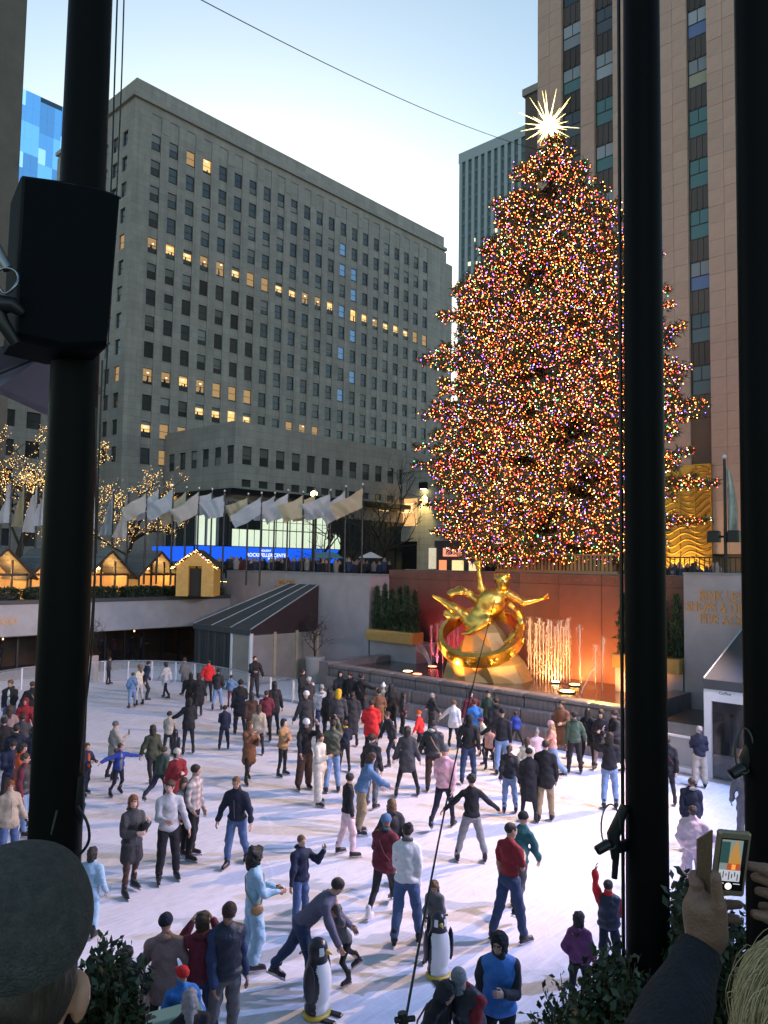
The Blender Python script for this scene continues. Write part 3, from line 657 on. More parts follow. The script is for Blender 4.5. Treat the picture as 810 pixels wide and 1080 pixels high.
# ================================================================== BUILDINGS
def relief(o, u, n, xb, zb, dep, rd=.32):
    """a wall of cells with recesses: dep[i][j] metres back, None is an opening with reveals rd deep"""
    mb = MB(); o = np.array(o, float); u = np.array(u, float); n = np.array(n, float); zz = np.array([0, 0, 1.])
    P = lambda x, z, d: o+u*x+zz*z-n*d
    nx, nz = len(xb)-1, len(zb)-1
    def D(i, j):
        if i < 0 or j < 0 or i >= nx or j >= nz: return 0.
        return dep[i][j] if dep[i][j] is not None else rd
    for i in range(nx):
        for j in range(nz):
            if dep[i][j] is not None:
                d = dep[i][j]; mb.quad(P(xb[i], zb[j], d), P(xb[i+1], zb[j], d), P(xb[i+1], zb[j+1], d), P(xb[i], zb[j+1], d))
    for i in range(nx+1):
        for j in range(nz):
            a, b = D(i-1, j), D(i, j)
            if abs(a-b) > 1e-6: mb.quad(P(xb[i], zb[j], a), P(xb[i], zb[j], b), P(xb[i], zb[j+1], b), P(xb[i], zb[j+1], a))
    for i in range(nx):
        for j in range(nz+1):
            a, b = D(i, j-1), D(i, j)
            if abs(a-b) > 1e-6: mb.quad(P(xb[i], zb[j], a), P(xb[i+1], zb[j], a), P(xb[i+1], zb[j], b), P(xb[i], zb[j], b))
    return mb
FRAME = mat('window frame dark', (.035, .035, .038), .5)
PANE = mat('dark window glass', (.075, .08, .085), .12, spec=.9, obj_var=.4)
BLIND = mat('half drawn blind', (.28, .28, .275), .7, obj_var=.5)
SKYP = mat('painted sky reflection', (.10, .22, .36), .08, spec=.8, obj_var=.3, emit=(.25, .5, .9), estr=.10)  # reflected blue sky painted in as colour and emission
LITP = mat('lit window pane', (.3, .2, .1), .5, emit=(1, .60, .20), estr=.42, obj_var=.3, var=.0)
LITD = mat('dim lit window pane', (.2, .15, .1), .5, emit=(1, .6, .24), estr=.13, obj_var=.4)
LITW = mat('bright office light', (.4, .4, .35), .5, emit=(1, .85, .5), estr=1.2)
def win_meshes(w, h, key):
    fr = MB(); f = .055
    fr.box(-w/2, -w/2+f, -.03, .05, 0, h); fr.box(w/2-f, w/2, -.03, .05, 0, h); fr.box(-w/2+f, w/2-f, -.03, .05, 0, f); fr.box(-w/2+f, w/2-f, -.03, .05, h-f, h); fr.box(-w/2+f, w/2-f, -.02, .04, h*.48, h*.48+.05)
    fr.box(-w/2-.05, w/2+.05, -.2, -.03, -.06, -.001)
    frame = fr.mesh('window', FRAME)
    def pane(k, ms, split=.5, extra=None):
        mb = MB(); zs = h*split
        mb.box(-w/2+f, w/2-f, .01, .02, f, zs, 0); mb.box(-w/2+f, w/2-f, .012, .022, zs+.002, h-f, 1)
        if extra: mb.box(*extra, 2)
        return mb.mesh('pane', ms)
    P = {'dark': pane('d', [PANE, PANE]), 'blind': pane('b', [PANE, BLIND]), 'blind2': pane('b2', [PANE, BLIND], .3), 'pale': pane('p', [BLIND, PANE], .45), 'sky': pane('s', [SKYP, SKYP]),
         'lit': pane('l', [LITP, LITP], .5, (-w*.1, w*.3, .003, .009, h*.22, h*.3)), 'dim': pane('m', [LITD, LITD]), 'half': pane('h', [LITP, LITD], .55, (-w*.3, w*.2, .003, .009, h*.6, h*.66))}
    rr = random.Random(3)
    for nm in ('lit', 'half'):
        vs_ = []
        for q in range(5):
            mb = MB(); zs = h*.5; bl = h-f-rr.choice((0, 0, .25, .45, .7))*h*.45; ds = f+rr.choice((.0, .12, .22, .3))*h
            mb.box(-w/2+f, w/2-f, .012, .022, ds, bl-.001, 0); 
            if bl < h-f-.01: mb.box(-w/2+f, w/2-f, .010, .020, bl, h-f, 1)
            if ds > f+.01: mb.box(-w/2+f, w/2-f, .010, .020, f, ds-.001, 2)
            x0 = rr.uniform(-.3, .1)*w; mb.box(x0, x0+w*rr.uniform(.15, .35), .002, .008, max(ds, bl-.28), max(ds, bl-.28)+.10, 3); 
            for q2 in range(2): x1 = rr.uniform(-.35, .2)*w; mb.box(x1, x1+w*rr.uniform(.08, .2), .002, .008, f, f+rr.uniform(.2, .5)*h, 2)
            vs_.append(mb.mesh('pane', [LITP if nm == 'lit' else LITD, BLIND if q % 2 else LITD, PANE, LITW]))
        P[nm] = vs_
    return frame, P
def put_windows(parent, o, u, n, wins, frame, P, rd=.22):
    """wins: (x centre, z bottom, kind)"""
    o = np.array(o, float); u = np.array(u, float); n = np.array(n, float)
    for x, z, k in wins:
        c = o+u*x+np.array([0, 0, z])-n*rd
        M = Matrix(((u[0], -n[0], 0, c[0]), (u[1], -n[1], 0, c[1]), (u[2], -n[2], 1, c[2]), (0, 0, 0, 1)))
        f = link('window', frame, parent, mtx=M); pm = P[k]; link('pane', pm[int(abs(x*7+z*3)) % 5] if isinstance(pm, list) else pm, f)
def grid_breaks(cs, w, lo, hi):
    b = [lo]
    for c in cs: b += [c-w/2, c+w/2]
    return b+[hi]

# ---- the tall grey office block
random.seed(11)
t = thing('office_block', 'long grey limestone office block with rows of sash windows, some lit', 'building')
Y0, Y1, X0 = 42.6, 101.0, -80.0
cols = [45.5-Y0+2.4*i for i in range(22)]; rows = [17.3+3.14*k for k in range(13)]; ww, wh = 1.26, 1.80
xb = grid_breaks(cols, ww, 0, Y1-Y0); zb = [ZP]
for z in rows: zb += [z, z+wh]
zb += [59.2, 60.2]
dep = [[0]*(len(zb)-1) for _ in range(len(xb)-1)]
for i in range(len(cols)):
    for j in range(len(zb)-2): dep[2*i+1][j] = .10
    for k in range(13): dep[2*i+1][2*k+1] = None
mb = relief((X0, Y0, 0), (0, 1, 0), (1, 0, 0), xb, zb, dep)
mb.build('wall', STONE, t)
frame, P = win_meshes(ww, wh, 'a')
wins = []
for i, c in enumerate(cols):
    for k, z in enumerate(rows):
        kk = random.choices(['dark', 'blind', 'blind2', 'pale'], [.50, .20, .16, .14])[0]
        if k == 8: kk = random.choice(['lit', 'half', 'lit', 'half', 'dim']) if i > 0 else 'half'
        if k == 3 and i < 7: kk = ['half', 'half', 'lit', 'half', 'dim', 'dim', 'dim'][i]
        if k == 2 and 3 <= i <= 6: kk = 'lit'
        if k == 1 and i in (0, 1, 2): kk = random.choice(['dim', 'lit'])
        if k == 0 and i in (1,): kk = 'dim'
        if k == 2 and i in (9, 10, 11): kk = ['dim', 'half', 'dim'][i-9]
        if k == 12 and i in (2, 3): kk = ['dim', 'lit'][i-2]
        if i in (13, 14) and 4 <= k <= 11 and not (k == 8 and i == 14): kk = 'sky' if random.random() < .75 else kk
        if k in (10, 9) and random.random() < .35 and i < 12: kk = 'blind'
        wins.append((c, z, kk))
put_windows(t, (X0, Y0, 0), (0, 1, 0), (1, 0, 0), wins, frame, P)
# end face
cx = [-2.0-2.4*i for i in range(7)]; cx = [18-2.4*i for i in range(7)][::-1]
xb2 = grid_breaks(cx, ww, 0, 20.0); dep = [[0]*(len(zb)-1) for _ in range(len(xb2)-1)]
for i in range(7):
    for k in range(13): dep[2*i+1][2*k+1] = None
relief((X0-20, Y0, 0), (1, 0, 0), (0, -1, 0), xb2, zb, dep).build('end_wall', STONE, t)
put_windows(t, (X0-20, Y0, 0), (1, 0, 0), (0, -1, 0), [(c, z, random.choice(['dark', 'dark', 'blind', 'dim' if k in (3, 8) else 'dark'])) for c in cx for k, z in enumerate(rows)], frame, P)
MB().box(X0-20.6, X0-.012, Y1+.002, Y1+.5, ZP, 60).box(X0-20.5, X0-20, Y0, Y1, ZP, 60).build('rear_wall', STONE, t)
MB().box(X0-20.4, X0+.35, Y0-.35, Y1+.3, 60.202, 60.7).build('cornice', STONE2, t)
MB().box(X0-20, X0-.15, Y0+.2, Y1, 60.702, 62.7).build('parapet', STONE, t)
MB().box(X0-20, X0-.6, Y1+.502, Y1+3.0, ZP, 58.6).build('stepped_end', STONE, t)
for i in range(11):
    y = cols[2*i]+Y0+1.2; MB().box(X0-.0, X0+.05, y-.5, y+.5, 57.3+.0, 59.0).build('attic_panel', STONE2, t)
# ---- low front wing
t2 = thing('front_wing', 'low grey limestone wing with one row of sash windows before the office block', 'building')
XW, YW = -66.0, 48.0
cw = [49.6-YW+2.3*i for i in range(16)]; zw = [ZP, 12.9, 16.2, 18.3, 20.9]
xb = grid_breaks(cw, 1.3, 0, 38.5); dep = [[0]*4 for _ in range(len(xb)-1)]
for i in range(16): dep[2*i+1][2] = None
zb3 = [12.9, 14.1, 14.9, 16.5, 18.5, 20.9]
dep = [[0]*5 for _ in range(len(xb)-1)]
for i in range(16): dep[2*i+1][3] = None; dep[2*i+1][1] = None
relief((XW, YW, 0), (0, 1, 0), (1, 0, 0), xb, zb3, dep).build('wall', STONE, t2)
fr2, P2 = win_meshes(1.3, 2.0, 'b'); fr3, P3 = win_meshes(1.3, .8, 'c')
put_windows(t2, (XW, YW, 0), (0, 1, 0), (1, 0, 0), [(c, 16.5, random.choice(['blind', 'dark', 'blind', 'pale', 'blind2'])) for c in cw], fr2, P2)
put_windows(t2, (XW, YW, 0), (0, 1, 0), (1, 0, 0), [(c, 14.1, 'dark') for c in cw], fr3, P3)
ce = [1.6+2.3*i for i in range(6)]; xb = grid_breaks(ce, 1.3, 0, 14); dep = [[0]*5 for _ in range(len(xb)-1)]
for i in range(6): dep[2*i+1][3] = None
relief((XW-14, YW, 0), (1, 0, 0), (0, -1, 0), xb, zb3, dep).build('end_wall', STONE, t2)
put_windows(t2, (XW-14, YW, 0), (1, 0, 0), (0, -1, 0), [(c, 16.5, random.choice(['blind', 'dark', 'pale'])) for c in ce], fr2, P2)
MB().box(XW-13.6, XW-.02, YW+.02, YW+38, 20.9, 21.1).build('roof', STONE2, t2)
mb = MB(); mb.box(XW-.4, XW+1.1, YW-1.1, YW+38, 13.2, 13.75); mb.box(XW-14, XW-.402, YW-1.1, YW-.002, 13.2, 13.75); mb.build('canopy', DARK, t2)
MB().box(XW-14, XW-.35, YW+.0, YW+38, 11.4, 12.88).build('sign_band', STONE2, t2)
dm = mat('dull bronze letters', (.10, .05, .03), .5, metal=.3)
letter('lettering', "CHOCOLATE  MUSIC HALL", 1.05, dm, t2, frame_mtx((XW-.33, YW+4.6, 11.75), (0, 1, 0), (0, 0, 1)), extrude=.04)
# glazed studio under it
ST = mat('studio light panel', (.6, .6, .55), .5, emit=(.86, 1, .72), estr=.27, var=.5, vscale=.35); STD = mat('studio dark glass', (.03, .045, .045), .1, spec=.6)
ga = MB().box(-.0, .03, .05, 1.95, 0, 1.9).mesh('pane', ST); gb = MB().box(0, .03, .05, 1.95, 0, 1.9).mesh('pane', STD)
for i in range(19):
    y = YW+i*2.0
    for j, z in enumerate((7.75, 9.6)):
        lit_ = (j == 0 and i < 8) or (j == 1 and 2 <= i <= 6)
        link('pane', ga if lit_ else gb, t2, (XW-.3, y, z))
    MB().box(XW-.27, XW-.22, y+.98, y+1.03, 7.7, 11.4).build('mullion', DARK, t2)
    MB().box(XW-.32, XW-.2, y-.05, y+.05, ZP, 11.4).build('mullion', DARK, t2)
MB().box(XW-.33, XW-.22, YW, YW+38, 10.5, 10.55).build('transom', DARK, t2); MB().box(XW-.33, XW-.22, YW, YW+38, 9.56, 9.66).build('transom', DARK, t2)
for i in range(6):
    link('pane', MB().box(0, 1.5, -.02, .01, 0, 5.2).mesh('pane', ST if i in (3, 4) else STD), t2, (XW-13+i*2.1, YW, 6))
    MB().box(XW-13.3+i*2.1, XW-13.02+i*2.1, YW-.1, YW+.1, ZP, 11.4).build('column', STONE2, t2)
MB().box(XW-.9, XW-.34, YW+.1, YW+38, ZP, 11.38).build('inner_wall', mat('studio inner', (.06, .06, .06), .8), t2)
s = thing('video_screen', 'long blue video screen with white lettering under the bright windows', 'screen', (XW-.15, YW-4.5, 0), 0)
MB().box(-.08, .05, -.1, 20.1, 5.95, 7.74).build('frame', DARK, s); MB().box(.051, .08, 0, 20, 6.05, 7.66).build('display', mat('blue screen', (.01, .02, .08), .4, emit=(.008, .085, .66), estr=.5), s)
wt = glow('white screen text', (.9, .95, 1), 1.1)
for txt, sz, y, z in (('ROCKEFELLER CENTER', .56, 9.3, 6.66), ('PLAZA', .4, 9.9, 6.3), ('HOLIDAY', .34, 9.0, 7.22)): letter('screen_text', txt, sz, wt, s, frame_mtx((.085, y, z), (0, 1, 0), (0, 0, 1)), extrude=.002)
MB().box(-8, .0, -.06, .02, 6.05, 7.6).build('side_display', MATS['blue screen'], s)

# ---- wall with two sconces, window and door, beyond the plaza
t = thing('corner_building', 'grey stone corner building with two lit wall lamps behind the tree', 'building', (0, 0, 0))
YS = 75.0
a = ony(398, 590, YS)[0]; fX = lambda px: ony(px, 560, YS)[0]
w0, w1, d0, d1 = fX(417), fX(440), fX(414.5), fX(440)
zf = lambda py: ony(425, py, YS)[2]
xb = [a, w0, w1, fX(640)]; zb4 = [ZP, zf(571), zf(555), zf(526), 18.1]
dep = [[0, 0, 0, 0], [None, 0, None, 0], [0, 0, 0, 0]]
relief((0, YS, 0), (1, 0, 0), (0, -1, 0), xb, zb4, dep, .6).build('wall', STONE, t)
MB().box(a-9, a, YS+.01, YS+12, ZP, 18.1).build('side_wall', STONE, t); MB().box(a-9.2, fX(640), YS-.15, YS+12, 18.102, 18.5).build('coping', STONE2, t)
MB().box(w0, w1, YS+.5, YS+.6, zf(555), zf(526)).build('window', mat('shop window', (.1, .07, .04), .4, var=.9, vscale=.9, emit=(1, .55, .2), estr=.35), t)
MB().box(w0+.4, w1-1.2, YS+.40, YS+.48, zf(541), zf(531)).build('window_display', glow('display glow', (1, .6, .25), 1.3), t)
MB().box(d0, d1, YS+.5, YS+.6, ZP, zf(571)).build('door', mat('dark shop door', (.02, .02, .022), .2), t)
for px, py in ((405, 518), (448, 515)):
    q = ony(px, py, YS); l = link('wall_lamp', MB().box(q[0]-.5, q[0]+.5, YS-.6, YS-.02, q[2]-.1, q[2]+.75).mesh('wall_lamp', DARK), t)
    MB().box(q[0]-.3, q[0]+.3, YS-.45, YS-.15, q[2]-.16, q[2]-.102).build('bulb', glow('sconce bulb', (1, .85, .3), 25), l)
    ld = bpy.data.lights.new('wall_lamp_light', 'SPOT'); ld.energy = 1600*LAMPS; ld.color = (1, .8, .25); ld.spot_size = R_(55); ld.spot_blend = .6; ld.shadow_soft_size = .1
    lo = bpy.data.objects.new('wall_lamp_light', ld); COL.objects.link(lo); lo.location = (q[0], YS-.45, q[2]-.25); lo.rotation_euler = (R_(8), 0, 0); lo.parent = l
# shop with the lit pink sign
YQ = 62.0; g = lambda px, py: ony(px, py, YQ)
t = thing('shop_front', 'small shop with a pink lit sign board under the tree', 'shop')
q0, q1 = g(458, 604), g(512, 604)
MB().box(q0[0], q1[0], YQ, YQ+4, ZP, g(485, 570)[2]).build('wall', mat('shop wall', (.06, .05, .045), .7), t)
a, b = g(469, 587), g(507, 578)
MB().box(a[0], b[0], YQ-.3, YQ-.01, g(488, 587)[2], g(488, 578)[2]).build('sign_board', mat('pink sign', (.5, .2, .15), .5, emit=(1, .33, .22), estr=.4), t)
letter('sign_text', 'Bouquet Inn', .75, mat('sign letters', (.15, .03, .02), .5), t, frame_mtx(((a[0]+b[0])/2, YQ-.31, g(488, 585)[2]), (1, 0, 0), (0, 0, 1)), extrude=.01)
MB().box(g(460, 0)[0], g(466.5, 0)[0], YQ-.2, YQ-.012, g(460, 600)[2], g(460, 578)[2]).build('poster', mat('pale poster', (.6, .5, .4), .6, var=.6, vscale=1.2, emit=(1, .85, .6), estr=.2), t)
for p0, p1, c in ((470, 477, (1, .3, .12)), (483, 494, (1, .75, .35)), (500, 507, (1, .75, .4))): MB().box(g(p0, 0)[0], g(p1, 0)[0], YQ-.12, YQ-.012, g(485, 602)[2], g(485, 591)[2]).build('window', mat('shop glow %d' % p0, (.2, .1, .05), .5, var=.7, vscale=2.5, emit=c, estr=.4), t)

# ---- tower with rose limestone piers on the right
t = thing('limestone_tower', 'tall rose limestone tower with narrow window strips behind the tree', 'building')
YT, X1, X2, ZT = 52.0, -31.7, -6.7, 84.0
ROSE = mat('rose limestone', (.62, .395, .315), .82, var=.10, vscale=.9, bump=.25, bscale=7, obj_var=.055)
wc = [(-28.7, 1.7), (-25.95, 1.55), (-22.4, 1.5), (-18.95, 1.4), (-15.4, 1.5), (-12.1, 1.5), (-9.3, 1.5)]
zl = 17.6; b = [X1]
for c, w_ in wc: b += [c-w_/2, c+w_/2]
b.append(X2)
mb = MB(); mb.box(X1, X2, YT+.55, YT+22, ZP, ZT); mb.build('core', mat('tower core', (.16, .12, .10), .9), t)
first = True
cnt = 0
for i in range(0, len(b), 2):
    x0, x1 = b[i], b[i+1]; npan = 2 if x1-x0 > 1.6 and not -25.5 < x0 < -25 else 1; pw = (x1-x0)/npan
    vis = proj((x0, YT, 30))[0] < 775
    if vis:
        off = 0
        m1 = MB().bevbox(.008, pw-.008, -.02, .54, 0, 1.17, .006).mesh('stone_panel', ROSE)
        top0 = ZP+2*1.184
        for k in range(2, 44):
            z = ZP+k*1.184
            if proj((x0, YT, z))[1] < -25: break
            if cnt > 298: break
            top0 = z+1.184
            for j in range(npan):
                if cnt < 300: link('stone_panel', m1, t, (x0+j*pw, YT+(.012 if (k*7+j*3+i) % 5 == 0 else 0), z)); cnt += 1
    else: top0 = ZP
    MB().box(x0+.004, x1-.004, YT+.05, YT+.54, top0 if vis else ZP, ZT).build('pier', ROSE, t)
def strip_win(w_):
    f = MB().box(-w_/2, -w_/2+.07, .28, .4, 0, 2.1).box(w_/2-.07, w_/2, .28, .4, 0, 2.1).box(-w_/2+.07, w_/2-.07, .28, .4, 0, .07).box(-w_/2+.07, w_/2-.07, .28, .4, 2.03, 2.1).box(-w_/2+.07, w_/2-.07, .29, .39, 1.0, 1.06).box(-.02, .02, .3, .38, 1.06, 2.03).mesh('window', FRAME)
    return f
tint = {'teal': mat('teal glass', (.05, .10, .095), .08, spec=.9, emit=(.05, .16, .16), estr=.06), 'pale': mat('pale blind glass', (.36, .38, .42), .35, obj_var=.3), 'blue': mat('blue lit glass', (.14, .19, .34), .2, emit=(.16, .24, .75), estr=.012), 'darkg': PANE, 'ivory': mat('ivory blind', (.42, .38, .28), .5)}  # teal and blue panes carry a faint emission
SPAN = mat('spandrel metal', (.12, .09, .08), .45, metal=.4, obj_var=.2)
prng = random.Random(5)
for ci, (c, w_) in enumerate(wc):
    if proj((c, YT, 30))[0] > 840: continue
    f = strip_win(w_)
    up_ = {k: MB().box(-w_/2+.07, w_/2-.07, .33, .35, 1.06, 2.03).mesh('pane', m) for k, m in tint.items()}; dn_ = {k: MB().box(-w_/2+.07, w_/2-.07, .33, .35, .07, 1.0).mesh('pane', m) for k, m in tint.items()}
    sp = MB().box(-w_/2, w_/2, .30, .5, 0, 1.55)
    for x in (-.42, -.14, .14, .42): sp.box(x*w_-.05, x*w_+.05, .22, .30, .02, 1.53)
    sp = sp.mesh('spandrel', SPAN)
    for k in range(16):
        z = 18.0+3.66*k
        if k == 0 and ci == 3: pass
        o_ = link('window', f, t, (c, YT, z))
        if ci == 3: kk = [('darkg', 'darkg'), ('darkg', 'darkg'), ('pale', 'blue'), ('teal', 'teal'), ('teal', 'teal'), ('teal', 'teal'), ('pale', 'ivory'), ('pale', 'blue'), ('pale', 'blue')][min(k, 8)]
        else: kk = prng.choice([('pale', 'pale'), ('teal', 'teal'), ('pale', 'blue'), ('darkg', 'darkg'), ('pale', 'teal'), ('darkg', 'darkg')])
        link('pane', up_[kk[0]], o_); link('pane', dn_[kk[1]], o_)
        link('spandrel', sp, t, (c, YT, z-1.56))
    MB().box(c-w_/2, c+w_/2, YT+.2, YT+.5, ZP, 16.4).build('carved_panel', mat('carved bronze stone', (.16, .10, .07), .6, bump=.9, bscale=3), t)
GOLDW = mat('golden relief', (.62, .36, .07), .32, metal=.8)
sc = thing('golden_screen', 'golden relief screen of wavy lines on the tower entrance', 'relief panel', (-24.6, YT-.4, 0))
MB().box(0, 6.4, .1, .35, 6.0, 13.2).build('panel', GOLDW, sc)
for k in range(16):
    pts = [(x*.2+.1, .06, 6.3+k*.43+.28*math.sin(x*.55+k*.35)+.2*math.sin(x*.23)) for x in range(32)]
    MB().tube(pts, .09, 5).build('wave', GOLDW, sc)
for k in range(6): MB().box(.05+k*1.05, .13+k*1.05, .0, .09, 6, 13.2).build('rib', GOLDW, sc)
ld = bpy.data.lights.new('entrance_light', 'AREA'); ld.energy = 120*LAMPS; ld.color = (1, .68, .25); ld.size = 2.5
lo = bpy.data.objects.new('entrance_light', ld); COL.objects.link(lo); lo.location = (-21.4, YT-3.2, 5.2); lo.rotation_euler = (R_(115), 0, 0)
MB().box(-26, -17, YT-.3, YT-.02, ZP, 5.9).build('dark_doors', mat('dark shop door'), t)
# lower stepped slab beside it
t = thing('stepped_slab', 'dark stepped stone slab just beside the rose tower', 'building')
q = ony(554, 102, 70); MB().box(q[0], -30, 70, 90, ZP, q[2]).build('block', mat('shaded rose stone', (.20, .15, .135), .85, var=.1, vscale=.4), t)  # darker copy of the rose stone, shade put into its colour
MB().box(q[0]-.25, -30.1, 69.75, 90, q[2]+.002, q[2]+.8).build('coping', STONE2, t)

# ---- ribbed grey high-rise far behind
t = thing('ribbed_highrise', 'distant grey high-rise with fine vertical ribs between block and tree', 'building')
YR = 200.0; a = ony(485, 170, YR); b = ony(575, 138, YR); W_ = b[0]-a[0]
MB().box(a[0], b[0]+20, YR+.4, YR+40, ZP, a[2]-1).build('body', mat('highrise glass', (.10, .15, .17), .25, spec=.7), t)
MB().box(a[0]-.3, b[0]+20, YR-.3, YR+40, a[2]-.99, a[2]+2.5).build('top_band', mat('pale aluminium', (.36, .40, .42), .5), t)
rm = MB().box(-.55, .55, -.3, .39, ZP, a[2]-1.01).mesh('rib', mat('pale aluminium'))
for i in range(int((W_+20)/2.6)): link('rib', rm, t, (a[0]+.55+i*2.6, YR, 0))
fm = MB().box(a[0], b[0]+20, YR+.2, YR+.385, 0, 1.2).mesh('floor_band', mat('grey band', (.16, .19, .2), .5))
for k in range(26): link('floor_band', fm, t, (0, 0, a[2]-6-k*4.2))
for i in range(26):
    x = random.uniform(a[0]+2, b[0]); z = a[2]-random.choice((28, 29, 33, 37, 41))-random.random(); MB().box(x, x+.9, YR+.15, YR+.199, z, z+1.2).build('lit_window', glow('far office light', (1, .8, .45), 1.6), t)

# ---- blue glass tower and dark tower at the photo edge
t = thing('glass_tower', 'blue reflective glass tower with stepped pattern of panels', 'building')
XG = -200.0; ya, yb_ = onx(20, 92, XG)[1], 90.0; zt = onx(25, 92, XG)[2]
MB().box(XG-40, XG-.3, ya-.0, yb_, ZP, zt-.3).build('body', mat('tower body', (.05, .10, .16), .3), t)
gm = [mat('blue glass %d' % k, c, .12, spec=.9, emit=c, estr=e) for k, (c, e) in enumerate((((.06, .22, .50), .45), ((.09, .30, .60), .5), ((.05, .18, .42), .42), ((.22, .46, .72), .5)))]  # blue brightness put into the panels as emission of their own colour
pw, ph = 1.9, 4.2; nx = int((yb_-ya)/pw); gr = random.Random(2)
mm = [MB().box(-.25, 0, .05, pw-.05, .05, ph-.05).mesh('glass_panel', m) for m in gm]
cnt = 0
for k in range(32):
    for i in range(nx):
        z = zt-.4-(k+1)*ph-(1.4 if (i//3) % 2 else 0)
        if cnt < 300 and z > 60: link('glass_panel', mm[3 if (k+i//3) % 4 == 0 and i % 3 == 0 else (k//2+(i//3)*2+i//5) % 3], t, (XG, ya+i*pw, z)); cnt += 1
t = thing('dark_tower', 'dark brown stone tower cut off by the photo edge', 'building')
XD = -60.0; yd = onx(24, 100, XD)[1]
rows_ = [8+3.6*k for k in range(22)]
colsd = [20-2.2, 20-6.5, 20-10.8]; L = 20; o = (XD, yd-L, 0)
colsd = sorted(L-c for c in (3.3, 7.2, 11.1)); zb = [ZP]
for z in rows_: zb += [z, z+2.0]
zb.append(92); xb = grid_breaks(colsd, 1.5, 0, L); dep = [[0]*(len(zb)-1) for _ in range(len(xb)-1)]
for i in range(3):
    for j in range(len(zb)-1): dep[2*i+1][j] = .2
    for k in range(22): dep[2*i+1][2*k+1] = None
relief(o, (0, 1, 0), (1, 0, 0), xb, zb, dep).build('wall', mat('dark brown stone', (.17, .145, .125), .85, var=.15, vscale=.5), t)
f4, P4 = win_meshes(1.5, 2.0, 'd'); put_windows(t, o, (0, 1, 0), (1, 0, 0), [(c, z, random.choice(['dark', 'sky', 'dark'])) for c in colsd for z in rows_], f4, P4)
MB().box(XD-20, XD-.4, yd-.4, yd, ZP, 92).build('side_wall', MATS['dark brown stone'], t)
# low block behind the lit trees
t = thing('corner_block', 'low dark office block with a few lit windows behind the fairy lit tree', 'building')
XC = -92.0; ye = onx(58, 380, XC)[1]; zt = onx(56, 372, XC)[2]; L = 24.0
cs = [L-2.2-3.0*i for i in range(7)][::-1]; rs = [7.5+3.5*k for k in range(int((zt-8)/3.5))]
zb = [ZP]
for z in rs: zb += [z, z+2]
zb.append(zt); xb = grid_breaks(cs, 1.7, 0, L); dep = [[0]*(len(zb)-1) for _ in range(len(xb)-1)]
for i in range(7):
    for k in range(len(rs)): dep[2*i+1][2*k+1] = None
o = (XC, ye-L, 0); relief(o, (0, 1, 0), (1, 0, 0), xb, zb, dep).build('wall', STONE, t)
f5, P5 = win_meshes(1.7, 2.0, 'e'); put_windows(t, o, (0, 1, 0), (1, 0, 0), [(c, z, random.choices(['dark', 'half', 'blind'], [.7, .15, .15])[0]) for c in cs for z in rs], f5, P5)
MB().box(XC-18, XC-.4, ye-.4, ye, ZP, zt).build('side_wall', STONE, t)
# overhead cable
a = ond(190, -12, 30); b = ond(575, 160, 70); pts = [a+(b-a)*u+np.array([0, 0, -3.0*u*(1-u)]) for u in np.linspace(0, 1, 24)]
tag(MB().tube(pts, .022, 5).build('overhead_cable', DARK), 'thin overhead cable slanting across the sky above the grey block', 'cable')
